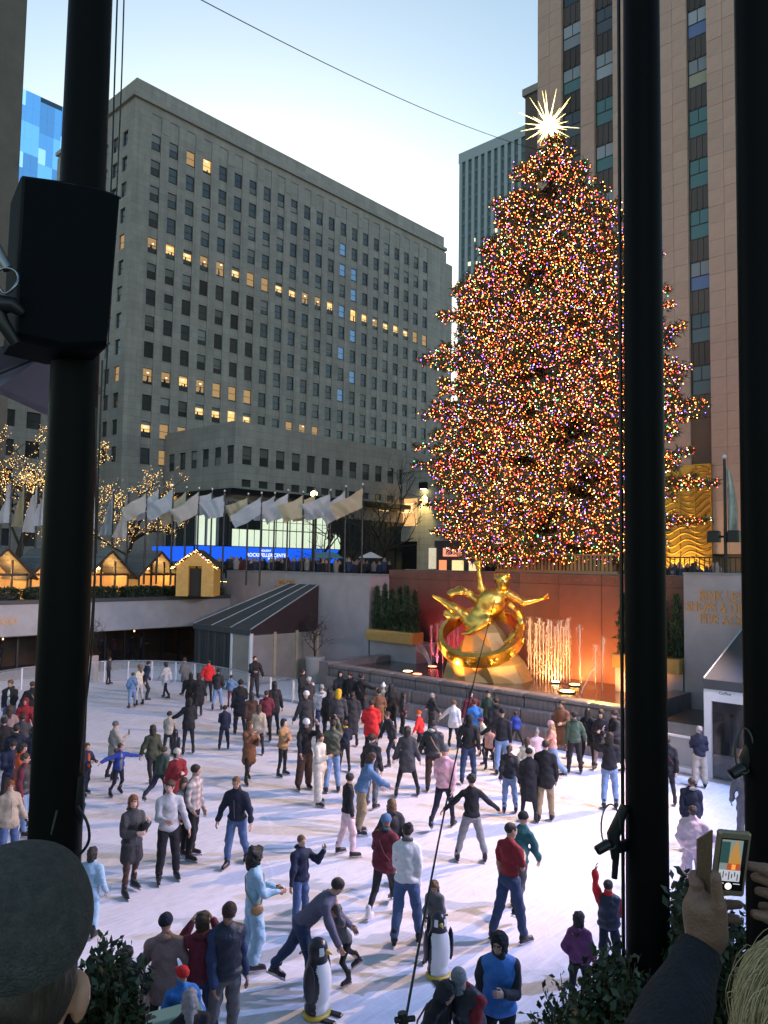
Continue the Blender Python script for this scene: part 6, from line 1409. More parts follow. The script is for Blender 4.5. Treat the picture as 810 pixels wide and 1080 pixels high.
p(399, 729, 780, None, 190, 'stand', 'coat', 'brown', 'slim', 'coal', 'short', 'dark', 'person in brown coat behind the bright red parka')
p(403, 724, 770, None, 150, 'stand', 'jacket', 'lgrey', 'slim', 'coal', None, 'dark', 'small figure with a white pompom hat beside the brown coat', hat=('pompom', 'white'))
p(321, 762, 833, None, 20, 'stand2', 'sweater', 'black', 'wide', 'dbrown', 'mid', 'dark', 'woman in white beanie, black top and wide brown trousers', hat=('beanie', 'white'), aL='high')
p(336, 777, 849, None, 60, 'stand', 'coat', 'cream', 'wide', 'cream', 'tail', 'dark', 'woman in cream coat and cream trousers on black skates', hem=.78, aR='front')
p(350, 759, 835, None, 190, 'stand', 'puffy', 'olive', 'reg', 'ljeans', 'short', 'dark', 'man in olive puffer and light jeans seen from behind', aR='high', aL='front')
p(363, 762, 815, None, 185, 'stand2', 'jacket', 'dnavy', 'slim', 'black', 'short', 'brown', 'person in navy with a yellow scarf behind the olive puffer', scarf='yellow')
p(391, 778, 852, None, 150, 'stand', 'jacket', 'coal', 'reg', 'mgrey', 'short', 'dark', 'young man in charcoal jacket and grey trousers behind the stooping blue jacket', aR='down')
p(380, 800, 880, None, 95, 'stand2', 'jacket', 'sblue', 'reg', 'khaki', 'mid', 'brown', 'woman in blue jacket stooping with an arm out', L=20, aR='reach', aL='reachlow')
p(366, 820, 903, None, 110, 'stand2', 'sweater', 'black', 'reg', 'lpink', 'short', 'dark', 'boy in black sweater and pale trousers gazing down', hp=10)
# in front of the fountain
p(412, 724, 772, None, 185, 'stand', 'longcoat', 'black', 'slim', 'black', 'long', 'black', 'woman in long black coat with loose hair near the basin wall', hem=.4)
p(424, 732, 775, None, 100, 'stand', 'puffy', 'coal', 'slim', 'black', 'mid', 'black', 'woman in dark puffer looking along the basin wall', aR='down')
p(455, 733, 777, None, 120, 'stand', 'jacket', 'coal', 'reg', 'coal', 'crop', 'grey', 'grey haired man in dark jacket with a hand out beside the basin', aR='outlow', aL='outlow')
p(478, 741, 790, None, 160, 'stand', 'coat', 'white', 'slim', 'black', 'short', 'light', 'woman in white coat and black leggings by the basin steps', aL='outlow', hem=.68)
p(443, 752, 797, None, 250, 'walk', 'jacket', 'red', 'slim', 'black', None, 'dark', 'child in red jacket and orange red beanie', hat=('beanie', 'orange'), aL='outlow', aR='outlow')
p(413, 752, 808, None, 300, 'skate2', 'hoodie', 'coal', 'slim', 'dnavy', 'short', 'brown', 'young man in charcoal sweatshirt leaning into a stride', L=18, aL='outlow')
p(429, 769, 840, None, 180, 'wide', 'longcoat', 'dgrey', 'slim', 'black', 'mid', 'dark', 'woman in dark grey coat holding hands with the man in black jacket', hem=.62, aR='side', aL='side')
p(456, 762, 836, None, 170, 'stand2', 'puffy', 'coal', 'reg', 'dbrown', 'short', 'black', 'man in black padded jacket held by the hand, brown trousers', aL='side', hood='lgrey')
p(468, 788, 874, None, 165, 'walk', 'hoodie', 'pink', 'slim', 'dnavy', None, 'dark', 'woman in pink hoodie, grey beanie and navy leggings', hat=('beanie', 'mgrey'), hood='pink')
p(494, 757, 826, None, 185, 'stand', 'hoodie', 'black', 'reg', 'djeans', None, 'dark', 'skater in black hoodie with hood up and dark jeans', hat=('hood', 'black'))
p(497, 822, 908, None, 185, 'wide', 'sweater', 'black', 'reg', 'grey', 'mop', 'dark', 'curly haired boy in black top with arms held out', aR='outlow', aL='outlow')
p(497, 731, 786, None, 10, 'stand', 'jacket', 'maroon', 'slim', 'black', None, 'dark', 'hooded person in dark maroon leaning on the basin steps', hat=('hood', 'coal'))
p(515, 731, 788, None, 330, 'stand', 'jacket', 'dgreen', 'slim', 'black', 'short', 'black', 'person in dark glasses and green jacket at the basin steps')
p(500, 740, 797, None, 185, 'stand', 'jacket', 'blue', 'slim', 'dbrown', 'short', 'brown', 'person in bright blue jacket seen from behind below the statue', aL='hold')
p(514, 756, 806, 1.45, 290, 'skate2', 'jacket', 'cream', 'slim', 'coal', None, 'dark', 'child in cream jacket and purple hat leaning forward', hat=('beanie', 'purple'), aL='reachlow', aR='back', L=24)
p(523, 738, 800, None, 200, 'stand', 'jacket', 'black', 'slim', 'coal', 'short', 'dark', 'man in black behind the blue jeaned skater below the statue')
p(516, 774, 812, 1.22, 350, 'stand', 'jacket', 'black', 'slim', 'black', None, 'dark', 'small girl in pink vest and black hat', vest='peach', hat=('beanie', 'black'))
p(529, 744, 817, None, 185, 'stand', 'sweater', 'black', 'reg', 'ljeans', None, 'dark', 'tall skater in black top, black cap and light jeans', hat=('beanie', 'black'), aL='outlow')
p(537, 789, 856, None, 180, 'stand', 'jacket', 'coal', 'reg', 'ljeans', 'tail', 'brown', 'woman with long ponytail, dark jacket and light jeans', aR='down', aL='back')
p(544, 752, 789, None, 190, 'wide', 'jacket', 'royal', 'slim', 'black', 'short', 'dark', 'child in royal blue jacket with legs apart against the basin', legs=((4, 6, 22), (0, 6, 22)), aL='hipb')
p(592, 742, 800, None, 340, 'stand', 'longcoat', 'brown', 'slim', 'dbrown', 'short', 'dark', 'bearded man in long brown coat by the basin wall', hem=.42)
p(583, 762, 819, None, 275, 'walk', 'hoodie', 'peach', 'wide', 'ljeans', 'long', 'blond', 'woman in peach hoodie, pink beanie and wide pale jeans', hat=('beanie', 'pink'), aL='reachlow', aR='hold')
p(566, 773, 820, 1.30, 185, 'stand', 'jacket', 'lpink', 'slim', 'lgrey', None, 'dark', 'child in pale pink jacket and grey pompom hat', hat=('pompom', 'grey'))
p(556, 784, 838, 1.45, 185, 'stand', 'jacket', 'cream', 'slim', 'coal', 'long', 'brown', 'brown haired girl mostly hidden behind the couple in black')
p(606, 754, 816, None, 185, 'stand2', 'jacket', 'green', 'reg', 'black', 'short', 'dark', 'man in green jacket and black trousers with white side stripe', hood='dgreen')
p(620, 750, 808, None, 150, 'stand2', 'coat', 'black', 'slim', 'black', 'long', 'black', 'woman in black coat with long black hair beside the green jacket', hem=.62)
p(634, 752, 813, None, 350, 'stand', 'dress', 'black', 'skirt', 'taupe', 'long', 'dark', 'woman in short black dress lit by the yellow basin lamp', aL='front', aR='pocket')
p(650, 750, 814, 1.78, 300, 'stand', 'jacket', 'coal', 'reg', 'black', 'short', 'dark', 'man in dark suit with a white sheet next to the black pole', aR='hold', aL='hold')
p(643, 775, 852, None, 180, 'stand2', 'jacket', 'black', 'reg', 'ljeans', 'long', 'dark', 'woman with long dark hair, black top and light jeans near the pole', aL='high')
p(558, 794, 866, None, 185, 'wide', 'longcoat', 'black', 'slim', 'black', None, 'dark', 'woman in wide black cape coat and black beanie', hat=('beanie', 'black'), hem=.48, legs=((2, 4, 7), (0, 4, 7)))
p(575, 785, 866, None, 175, 'stand', 'coat', 'black', 'reg', 'khaki', 'crop', 'dark', 'man in black coat and khaki trousers arm in arm with the cape coat', hem=.78, aR='down')
p(704, 785, 850, 1.72, 190, 'stand', 'jacket', 'black', 'slim', 'black', 'short', 'dark', 'skater in black almost hidden by the thick black pole', aL='side')
p(738, 769, 830, None, 185, 'stand', 'jacket', 'dnavy', 'wide', 'stone', 'short', 'grey', 'man in navy jacket and light wide trousers facing the glass door', aL='front', aR='front')
p(729, 822, None, 1.5, 180, 'stand', 'parka', 'dnavy', 'reg', 'coal', 'short', 'brown', 'child in navy parka with a pale fur hood', hood='stone')
p(731, 851, None, 1.62, 185, 'stand', 'puffy', 'lpink', 'wide', 'lpink', 'short', 'brown', 'woman in pale pink puffer half behind the raised phone', aR='outlow')
p(787, 806, None, 1.78, 185, 'stand', 'coat', 'mgrey', 'reg', 'mgrey', 'short', 'dark', 'person in grey coat cut off by the thick pole near the photo edge', aL='side')
# left crowd behind the pole
p(9, 713, 775, None, 340, 'walk', 'jacket', 'coal', 'reg', 'jeans', 'short', 'light', 'man in open black jacket over white shirt at the photo edge', front='white')
p(32, 717, 778, None, 185, 'stand', 'jacket', 'black', 'reg', 'khaki', 'crop', 'brown', 'man in black jacket and light trousers, turned away beside the pole', aR='side', aL='side')
p(24, 739, 795, None, 10, 'stand', 'jacket', 'dred', 'reg', 'coal', None, 'dark', 'child in dark red with the hood up before the light trousered man', hat=('hood', 'dred'))
p(7, 747, 812, None, 190, 'stand', 'coat', 'taupe', 'slim', 'jeans', 'long', 'brown', 'woman in taupe coat with long brown hair at the photo edge')
p(21, 756, 820, None, 185, 'stand', 'jacket', 'dgrey', 'reg', 'coal', 'short', 'dark', 'person in dark grey jacket close behind the dark red hood')
p(1, 760, 830, None, 200, 'stand', 'jacket', 'black', 'reg', 'djeans', 'short', 'black', 'person in black cut off by the photo edge')
p(14, 768, 840, None, 185, 'stand', 'jacket', 'dnavy', 'reg', 'coal', 'short', 'dark', 'broad man in navy jacket behind the orange jacket')
p(33, 770, 838, None, 185, 'stand', 'jacket', 'dnavy', 'reg', 'black', 'short', 'dark', 'person in navy jacket right against the black pole')
p(9, 784, 856, None, 20, 'stand', 'jacket', 'navy', 'reg', 'coal', 'short', 'dark', 'man in dark navy gazing down beside the orange jacket', hp=18)
p(20, 788, 866, None, 80, 'stand', 'jacket', 'orange', 'reg', 'coal', 'mid', 'dark', 'woman in orange red jacket in the crowd by the pole')
p(22, 799, 882, None, 70, 'stand', 'sweater', 'maroon', 'reg', 'ljeans', 'short', 'brown', 'man in black and maroon top and light jeans by the pole', vest='coal')
p(7, 828, 912, None, 15, 'stand', 'coat', 'beige', 'reg', 'jeans', 'long', 'red', 'woman with long reddish hair in a cream jacket at the photo edge', aL='side', glove='coal', hem=.72)
# left middle
p(90, 787, 839, None, 40, 'stand2', 'sweater', 'navy', 'reg', 'dnavy', 'crop', 'brown', 'boy in navy and orange hockey shirt beside the pole cables', front='orange', aL='hold')
p(119, 764, 822, None, 110, 'stand', 'longcoat', 'stone', 'slim', 'coal', None, 'dark', 'person in long cream puffer coat and grey beanie with a phone', hat=('beanie', 'mgrey'), aR='phone', hem=.5, phone='phone held up by the person in the cream puffer coat')
p(124, 786, 840, None, 30, 'walk', 'jacket', 'royal', 'slim', 'dnavy', 'crop', 'brown', 'boy in royal blue jacket skating with arms flung out', aR='out', aL='out', front='grey', legs=((10, 20, 8), (-4, 30, 10)))
p(160, 767, 830, None, 200, 'walk', 'coat', 'olive', 'slim', 'black', 'long', 'dbrown' if False else 'dark', 'woman in olive coat with long dark hair, taking the blue jacketed boy by the hand', aL='side', hem=.70)
p(168, 792, 846, None, 150, 'skate', 'jacket', 'dgreen', 'reg', 'dnavy', 'short', 'brown', 'boy in green jacket leaning into a turn', L=16)
p(185, 794, 864, None, 15, 'stand', 'coat', 'dred', 'slim', 'coal', 'long', 'dark', 'woman in dark red coat, cream beanie and striped scarf', hat=('beanie', 'cream'), scarf='lgrey')
p(202, 810, 905, None, 60, 'stand2', 'shirt', 'plaid', 'reg', 'black', 'crop', 'dark', 'man in light plaid shirt and black trousers')
p(190, 825, 908, None, 40, 'stand', 'sweater', 'mgrey', 'reg', 'black', 'mid', 'brown', 'woman in grey squeezed between the plaid shirt and the pale sweater', hp=15)
p(176, 829, 929, None, 10, 'stand', 'sweater', 'lgrey', 'reg', 'black', 'short', 'brown', 'man in pale grey sweater and black trousers turning round', hy=40, aR='hold', aL='side')
p(137, 845, 944, None, 30, 'stand', 'jacket', 'dgrey', 'skirt', 'dbrown', 'long', 'red', 'red haired woman in dark jacket and skirt touching her chest', aL='phone', aR='front', skirt='coal')
p(249, 821, 912, None, 340, 'walk', 'jacket', 'dnavy', 'reg', 'jeans', 'crop', 'light', 'man in dark navy jacket and blue jeans striding alone', aR='side', aL='side')
p(97, 896, None, 1.35, 150, 'stand', 'jacket', 'lblue', 'reg', 'lblue', 'mid', 'dark', 'child in pale blue jacket just past the grey cap', aL='side')
# nearest skaters
p(413, 846, 942, None, 200, 'walk', 'jacket', 'coal', 'slim', 'black', 'long', 'light', 'woman with light brown hair and dark jacket behind the maroon jacket')
p(404, 864, 968, None, 150, 'walk', 'parka', 'maroon', 'slim', 'coal', None, 'dark', 'woman in maroon jacket, teal beanie and white skates', hat=('beanie', 'sblue'), scarf='teal', ws=True, aR='front', hem=.85)
p(428, 874, 995, None, 170, 'stand', 'hoodie', 'white', 'reg', 'jeans', 'bun', 'dark', 'woman in white fleece and blue jeans with a maroon glove', scarf='mgrey', glove='maroon', aR='down', aL='front')
p(546, 866, 962, 1.72, 150, 'skate2', 'jacket', 'teal', 'reg', 'dgrey', None, 'dark', 'person in dark teal half hidden behind the red polo shirt', hat=('beanie', 'black'))
p(537, 872, 994, None, 140, 'stand', 'tee', 'dred', 'reg', 'djeans', 'crop', 'dark', 'man in red polo shirt and dark jeans', hp=14, sk=1)
p(459, 938, 1010, 1.2, 350, 'walk', 'sweater', 'mgrey', 'slim', 'black', 'long', 'light', 'girl in grey top pushing a penguin skating aid', L=14, aR='reachlow', aL='reachlow')
p(316, 883, 977, 1.45, 40, 'stand', 'jacket', 'navy', 'reg', 'jeans', 'crop', 'light', 'boy in navy jacket and jeans waving one hand', aL='wave')
p(266, 902, 1020, None, 100, 'stand2', 'sweater', 'lblue', 'wide', 'lblue', 'curly', 'black', 'woman with big black curls in pale blue sweatsuit', aR='hold', aL='hold')
p(318, 934, 1045, 1.78, 80, 'bend', 'sweater', 'mauve', 'reg', 'djeans', 'crop', 'dark', 'man in mauve sweater bending over a penguin aid', aR='reachlow', aL='reach', legs=((16, 18, 6), (-22, 4, 6)), L=46)
p(364, 968, 1036, 1.15, 300, 'skate2', 'sweater', 'mgrey', 'slim', 'black', 'mid', 'light', 'small girl in grey top swinging by the man\'s hand', L=25, aR='up', aL='up')
p(240, 954, None, 1.78, 20, 'stand', 'hoodie', 'djeans', 'reg', 'mgrey', 'crop', 'dark', 'man in navy puffer and brown beanie gazing down', hat=('beanie', 'dbrown'), vest='dnavy', hp=20, hy=15)
p(214, 962, None, 1.68, 185, 'stand', 'hoodie', 'maroon', 'reg', 'djeans', 'mid', 'dark', 'woman in maroon hoodie with a hand raised to her head', aR='face', aL='face', hood='maroon')
p(175, 968, None, 1.66, 170, 'stand', 'coat', 'taupe', 'slim', 'coal', None, 'dark', 'woman in taupe coat and dark knitted hat reaching to the bush', hat=('beanie', 'dnavy'), aR='side', aL='side', aT=1, hem=.62, hood='taupe')
p(192, 1022, None, 1.32, 190, 'stand', 'jacket', 'blue', 'reg', 'coal', None, 'dark', 'child in bright red cap and blue jacket', hat=('cap', 'red'), aR='side')
p(201, 1049, None, 1.55, 190, 'stand', 'jacket', 'black', 'reg', 'black', 'long', 'grey', 'grey haired person in black cut off by the lower photo edge')
p(134, 1000, None, 1.45, 185, 'stand', 'jacket', 'dnavy', 'reg', 'black', 'short', 'dark', 'dark haired child behind the leafy bush')
p(151, 1056, None, 1.2, 185, 'stand', 'jacket', 'coal', 'reg', 'black', 'mid', 'dark', 'small dark figure leaning on the green barrier')
p(526, 985, None, 1.78, 5, 'stand', 'jacket', 'coal', 'reg', 'black', None, 'dark', 'man in blue vest with a black hood gazing down', vest='blue', hat=('hood', 'black'), hp=12)
p(497, 1019, None, 1.70, 330, 'stand', 'jacket', 'dred', 'reg', 'dred', None, 'dark', 'person in red jacket and grey cap bending down', hat=('cap', 'grey'), vest='coal', hp=30, L=16, aL='reachlow', aR='reachlow')
p(449, 1036, None, 1.62, 60, 'stand', 'jacket', 'black', 'reg', 'black', None, 'dark', 'person in black hood leaning at the lower photo edge', hat=('hood', 'coal'), L=22, hp=15)
p(642, 931, None, 1.32, 185, 'stand', 'jacket', 'red', 'reg', 'dnavy', 'crop', 'dark', 'boy in red sleeved jacket raising one arm', vest='dnavy', aL='up')
p(611, 965, None, 1.30, 170, 'stand', 'jacket', 'purple', 'slim', 'black', 'long', 'dark', 'girl in purple jacket with long dark hair above the bush')
# people behind the restaurant glass
for i, (y, h_, c, f) in enumerate(((13.4, 1.75, 'coal', 20), (14.1, 1.6, 'mgrey', 150), (15.0, 1.7, 'black', 200), (16.0, 1.65, 'navy', 60), (19.6, 1.7, 'black', 40), (20.6, 1.62, 'dgrey', 120), (21.5, 1.75, 'coal', 10), (22.4, 1.6, 'maroon', 220), (23.3, 1.72, 'black', 330), (24.2, 1.66, 'lgrey', 90))):
    q = proj((XL-2.6-.5*(i % 2), y, 0)); p(q[0], q[1]-40, q[1], h_, f, 'stand', 'jacket', c, 'reg', 'black', 'short', 'dark', ['diner in charcoal behind the restaurant glass at the photo edge', 'diner in grey behind the restaurant glass near the bronze letters', 'diner in black behind the restaurant glass next to the flagpole', 'diner in navy behind the restaurant glass hidden by the flagpole', 'diner in black behind the glass just right of the flagpole', 'diner in dark grey behind the glass near the bare shrub', 'diner in charcoal facing out behind the glass near the far fence', 'diner in maroon behind the dark restaurant glass', 'diner in black behind the glass close to the tent', 'diner in light grey behind the glass closest to the tent'][i], group='diners behind the restaurant glass')

# ---- penguin skating aids
def penguin(px, py, h, face, label):
    g = onz(px, py); vc = norm(np.array([-g[0], -g[1], 0])); vr = np.array([math.cos(YAW), math.sin(YAW), 0]); F = vc*math.cos(R_(face))+vr*math.sin(R_(face)); Rr = np.cross(F, [0, 0, 1.])
    t = link('penguin_aid', None, None, mtx=Matrix(((Rr[0], F[0], 0, g[0]), (Rr[1], F[1], 0, g[1]), (0, 0, 1, 0.004), (0, 0, 0, 1))), label=label, cat='skating aid'); k = h/.95
    s = SDF(); s.ell((0, 0, .40*k), (.19*k, .17*k, .36*k), .05).ell((0, .0, .80*k), (.115*k, .125*k, .135*k), .10).ell((0, 0, .1*k), (.17*k, .15*k, .1*k), .05)
    V, Q = s.mesh(.015); c = V[Q].mean(1); mi = np.zeros(len(Q), int); mi[(c[:, 1] > .06*k) & (np.abs(c[:, 0]) < .145*k) & (c[:, 2] < .66*k)] = 1; mi[(np.abs(np.abs(c[:, 0])-.075*k) < .03*k) & (c[:, 1] > .07*k) & (np.abs(c[:, 2]-.80*k) < .05*k)] = 1
    link('penguin_body', np_mesh('penguin_body', V, Q, [mat('penguin black', (.015, .016, .022), .35), mat('penguin white', (.7, .69, .68), .4)], True, mi), t)
    MB().tube([(0, .11*k, .79*k), (0, .20*k, .77*k)], [.035*k, .006], 7).build('beak', mat('penguin yellow', (.62, .42, .05), .45), t)
    m_ = SDF().ell((0, .0, 0), (.20*k, .17*k, .05*k), .02).mesh(.02); V, Q = m_; V[:, 2] = np.maximum(V[:, 2], -.02)+.03; link('base', np_mesh('base', V, Q, mat('penguin yellow')), t)
    for sx in (-1, 1):
        V, Q = SDF().ell((sx*.2*k, 0, .45*k), (.035*k, .08*k, .24*k), .02).mesh(.018); link('flipper', np_mesh('flipper', V, Q, mat('penguin black')), t)
        MB().bevbox(sx*.09*k-.045, sx*.09*k+.045, .1*k, .30*k, 0, .03, .01).build('foot', mat('penguin black'), t)
        MB().tube([(sx*.09*k, -.1*k, .78*k), (sx*.16*k, -.14*k, .80*k), (sx*.2*k, -.14*k, .80*k)], .016, 6).build('handle', mat('penguin black'), t)
penguin(334, 1070, 1.05, 65, 'penguin skating aid under the hand of the man in mauve')
penguin(462, 1030, .98, 20, 'penguin skating aid pushed by the girl in grey')
penguin(184, 797, .85, 150, 'penguin skating aid under the child in cream top, far off')
# ================================================================== THE NEAR EDGE OF THE PLAZA
def poly(pxs, D): return [ond(x, y, D) for x, y in pxs]
def near_pole(top, bot, D, r0, r1, label):
    a, b = ond(*top, D), ond(*bot, D); a = np.array([(a[0]+b[0])/2, (a[1]+b[1])/2, 0]); t = thing('steel_flagpole', label, 'pole', (a[0], a[1], ZP))
    n = 14; MB().tube([(0, 0, 6.2*i/n) for i in range(n+1)], [r0+(r1-r0)*i/n for i in range(n+1)], 40).build('shaft', BLACK, t)
    MB().lathe([(r0*1.5, 0), (r0*1.5, .05), (r0*1.2, .09), (r0*1.02, .16)], 30).build('base_collar', BLACK, t)
    return t, a
DL, DR, DX = 2.2, 2.7, 2.3
near_pole((96, 0), (57, 900), DL, .074, .050, 'thick black pole carrying the black speaker box')
near_pole((676, 0), (683, 900), DR, .072, .058, 'thick black pole nearer the middle, in front of the lit tree')
near_pole((800, 0), (812, 900), DX, .072, .060, 'thick black pole cut by the photo edge beside the raised phone')
# thin conduit and bright slot along the middle pole
q = ond(656, 700, DR); tag(MB().tube([(q[0], q[1], ZP), (q[0], q[1], ZP+4)], .007, 6).build('conduit', DARK), 'thin black conduit running up the middle pole', 'conduit')
# speaker box on the first pole
t = thing('speaker_box', 'large black rounded speaker box mounted on the thick pole', 'speaker')
D = 2.05; prof = [(15, 356, 0), (66, 368, -.03), (113, 366, 0), (117, 330, 0), (127, 206, 0), (104, 197, -.02), (60, 189, -.02), (23, 184, 0), (18, 270, 0)]
V0 = [ond(x, y, D) for x, y, _ in prof]; fwh = norm(np.array([fw[0], fw[1], 0])); 
c0 = sum(V0)/len(V0); n = len(V0); vs = []; bdir = norm(norm(np.array([c0[0], c0[1], 0]))-.22*rt); 
for d, sc_ in ((-.012, .94), (0, .985), (.02, 1.0), (.20, 1.0), (.235, .97), (.24, .9)):
    for v in V0: vs.append(c0+(v-c0)*sc_+bdir*d)
fs = [tuple(range(n))[::-1]]
for k in range(5):
    for i in range(n): fs.append((k*n+i, k*n+(i+1) % n, (k+1)*n+(i+1) % n, (k+1)*n+i))
fs.append(tuple(range(5*n, 6*n)))
MB().add(vs, fs).build('cabinet', mat('black speaker plastic', (.005, .006, .008), .7, spec=.05, bump=.15, bscale=180), t)
a, b = ond(24, 186, 2.04), ond(126, 207, 2.04); MB().tube([a+fwh*.01, (a+b)/2+np.array([0, 0, .006])+fwh*.005, b+fwh*.01], .004, 6).build('rim', DARK, t)
for py in (230, 330):
    a, b = ond(60, py, 2.25), ond(90, py, 2.25); MB().tube([a, b], .03, 8).build('bracket', DARK, t)
# clamp lamp at the far left edge
t = thing('clamp_lamp', 'black clamp lamp with a metal ring beside the speaker box', 'lamp')
c = ond(8, 296, 2.0); ring = [c+rt*.028*math.cos(a)+np.array([0, 0, .034*math.sin(a)])+fwh*.008*math.sin(a*2) for a in np.linspace(0, 6.283, 20)]
MB().tube(ring, .0035, 6, cap=False).build('ring', mat('dull chrome', (.3, .3, .33), .25, metal=1), t)
MB().tube([ond(-14, 320, 2.02), ond(14, 322, 2.02), ond(22, 330, 2.04)], [.03, .022, .015], 10).build('clamp', DARK, t)
MB().tube([ond(-6, 262, 2.05), ond(8, 284, 2.05)], [.02, .014], 10).build('lamp_head', mat('grey lamp shell', (.25, .26, .28), .3, metal=.5), t)
MB().tube([ond(-12, 300, 2.02), ond(2, 340, 2.02), ond(16, 362, 2.04)], [.02, .02, .016], 8).build('arm', DARK, t)
t = thing('awning_panel', 'grey violet cloth panel jutting in at the photo edge below the speaker', 'awning')
D = 2.3; P = [ond(-30, 402, D), ond(-30, 366, D), ond(0, 366, D), ond(18, 358, D), ond(49, 373, D+.1), ond(0, 408, D)]; Pb = [v+np.array([0, 0, -.004])+fwh*.5 for v in P]
vs = P+Pb; k = len(P); MB().add(vs, [tuple(range(k))[::-1], tuple(range(k, 2*k))]+[(i, (i+1) % k, k+(i+1) % k, k+i) for i in range(k)]).build('cloth', mat('violet grey cloth', (.17, .145, .20), .8, var=.12, vscale=3), t)
MB().tube([ond(-20, 402, D-.005), ond(34, 380, D+.03)], .004, 6).build('seam', DARK, t)
# cables beside the first pole
def cable(pts, r, label, m=None): 
    P = [np.array(p) for p in pts]; Q = []
    for i in range(len(P)-1):
        p0, p1, p2, p3 = P[max(0, i-1)], P[i], P[i+1], P[min(len(P)-1, i+2)]
        for u in np.linspace(0, 1, 7)[:-1]: Q.append(.5*((2*p1)+(-p0+p2)*u+(2*p0-5*p1+4*p2-p3)*u*u+(-p0+3*p1-3*p2+p3)*u**3))
    Q.append(P[-1]); tag(MB().tube(Q, r, 6).build('cable', m or DARK), label, 'cable')
cable(poly([(124, -10), (121, 80), (117, 200), (108, 360)], 2.3), .0025, 'thin cable hanging by the pole above the speaker box')
cable(poly([(131, -10), (128, 90), (123, 205), (116, 330), (110, 420)], 2.32), .0022, 'second thin cable hanging beside the pole above the speaker')
cable(poly([(101, 430), (101, 560), (97, 680), (88, 760), (81, 800)], 2.15), .0028, 'thin cable running down beside the thick pole')
cable(poly([(108, 380), (100, 600), (93, 700), (84, 810), (78, 850)], 2.12), .0022, 'second cable running down close to the thick pole')
cable(poly([(82, 850), (92, 868), (94, 885), (88, 897), (78, 905)], 2.1), .0040, 'looped cable at the foot of the thick pole')
t = thing('pole_bracket', 'black bracket strapped to the foot of the thick pole', 'bracket'); MB().tube([ond(85, 818, 2.12), ond(82, 850, 2.12), ond(80, 880, 2.14)], [.012, .02, .016], 8).build('arm', DARK, t); MB().tube([ond(60, 850, 2.2), ond(84, 850, 2.14)], .02, 8).build('clamp', DARK, t)
cable(poly([(60, 855), (54, 880), (50, 902)], 2.06), .003, 'dull wire crossing the foot of the thick pole', mat('dull wire', (.05, .05, .045), .5))
# brackets with handles and loops on the other poles
def pole_fitting(cx, cy, D, fl, label):
    t = thing('pole_fitting', label, 'bracket'); q = lambda x, y, d=0: ond(cx+fl*x, cy+y, D+d)
    MB().tube([q(14, -30), q(2, 0), q(4, 26)], [.016, .024, .014], 8).build('arm', DARK, t)
    MB().tube([q(-3, 10, -.01), q(-15, 17, -.02)], [.018, .016], 10).build('knob', DARK, t); MB().tube([q(-15, 17, -.02), q(-16.5, 18, -.02)], [.017, .011], 10).build('knob_cap', DARK, t)
    MB().tube([q(5, 20), q(3, 46)], [.012, .011], 8).build('handle', DARK, t)
    lp = [q(10*math.cos(a)-1, -8+24*math.sin(a), -.02+.01*math.sin(3*a)) for a in np.linspace(0, 6.283, 22)]; MB().tube(lp, .0028, 6, cap=False).build('cable_loop', mat('grey green cable', (.05, .06, .05), .5), t)
    MB().tube([q(6, 14), q(20, 10, .05)], [.02, .02], 8).build('clamp', DARK, t)
pole_fitting(645, 880, 2.6, 1, 'black clamp with a handle and cable loop on the middle pole')
pole_fitting(786, 800, 2.24, 1, 'black clamp with a cable loop on the pole at the photo edge')
# slanting whip antenna
a, b = ond(426, 1085, 2.0), ond(522, 632, 3.0); pts = [a+(b-a)*u+rt*(-.018*math.sin(math.pi*u)) for u in np.linspace(0, 1, 16)]
t = thing('slanting_rod', 'thin black rod slanting across the skaters up to the statue', 'rod'); MB().tube(pts, [.0040-.0026*i/15 for i in range(16)], 7).build('rod', DARK, t)
MB().tube([ond(424, 1068, 1.98), ond(430, 1110, 1.97)], [.012, .014], 10).build('grip', DARK, t); MB().tube([ond(417, 1076, 1.97), ond(437, 1074, 1.99)], .008, 8).build('clamp', DARK, t)

# planter ledge and box bushes
up_d = np.array([rt[0], rt[1], 0]); up_d = norm(up_d); fd = norm(np.array([fw[0], fw[1], 0]))
t = thing('ledge_planter', 'dark planter trough along the near plaza edge', 'planter', tuple(fd*2.6+np.array([0, 0, 0])), math.atan2(up_d[1], up_d[0]))
MB().bevbox(-3.2, 3.2, -.35, .25, 4.1, 4.62, .02).build('trough', mat('dark planter'), t)
mb = MB(); P = [fd*2.05-up_d*3.5, fd*2.05+up_d*3.5, -fd*3+up_d*5, -fd*3-up_d*5]; mb.add([(p_[0], p_[1], ZP-.006) for p_ in P]+[(p_[0], p_[1], 3.9) for p_ in P], [(3, 2, 1, 0), (4, 5, 6, 7), (0, 1, 5, 4), (1, 2, 6, 5), (2, 3, 7, 6), (3, 0, 4, 7)]); struct('viewing_terrace', mb, PAVE)
BOX = mat('box leaf', (.022, .042, .018), .42, var=.5, vscale=9, spec=.5)
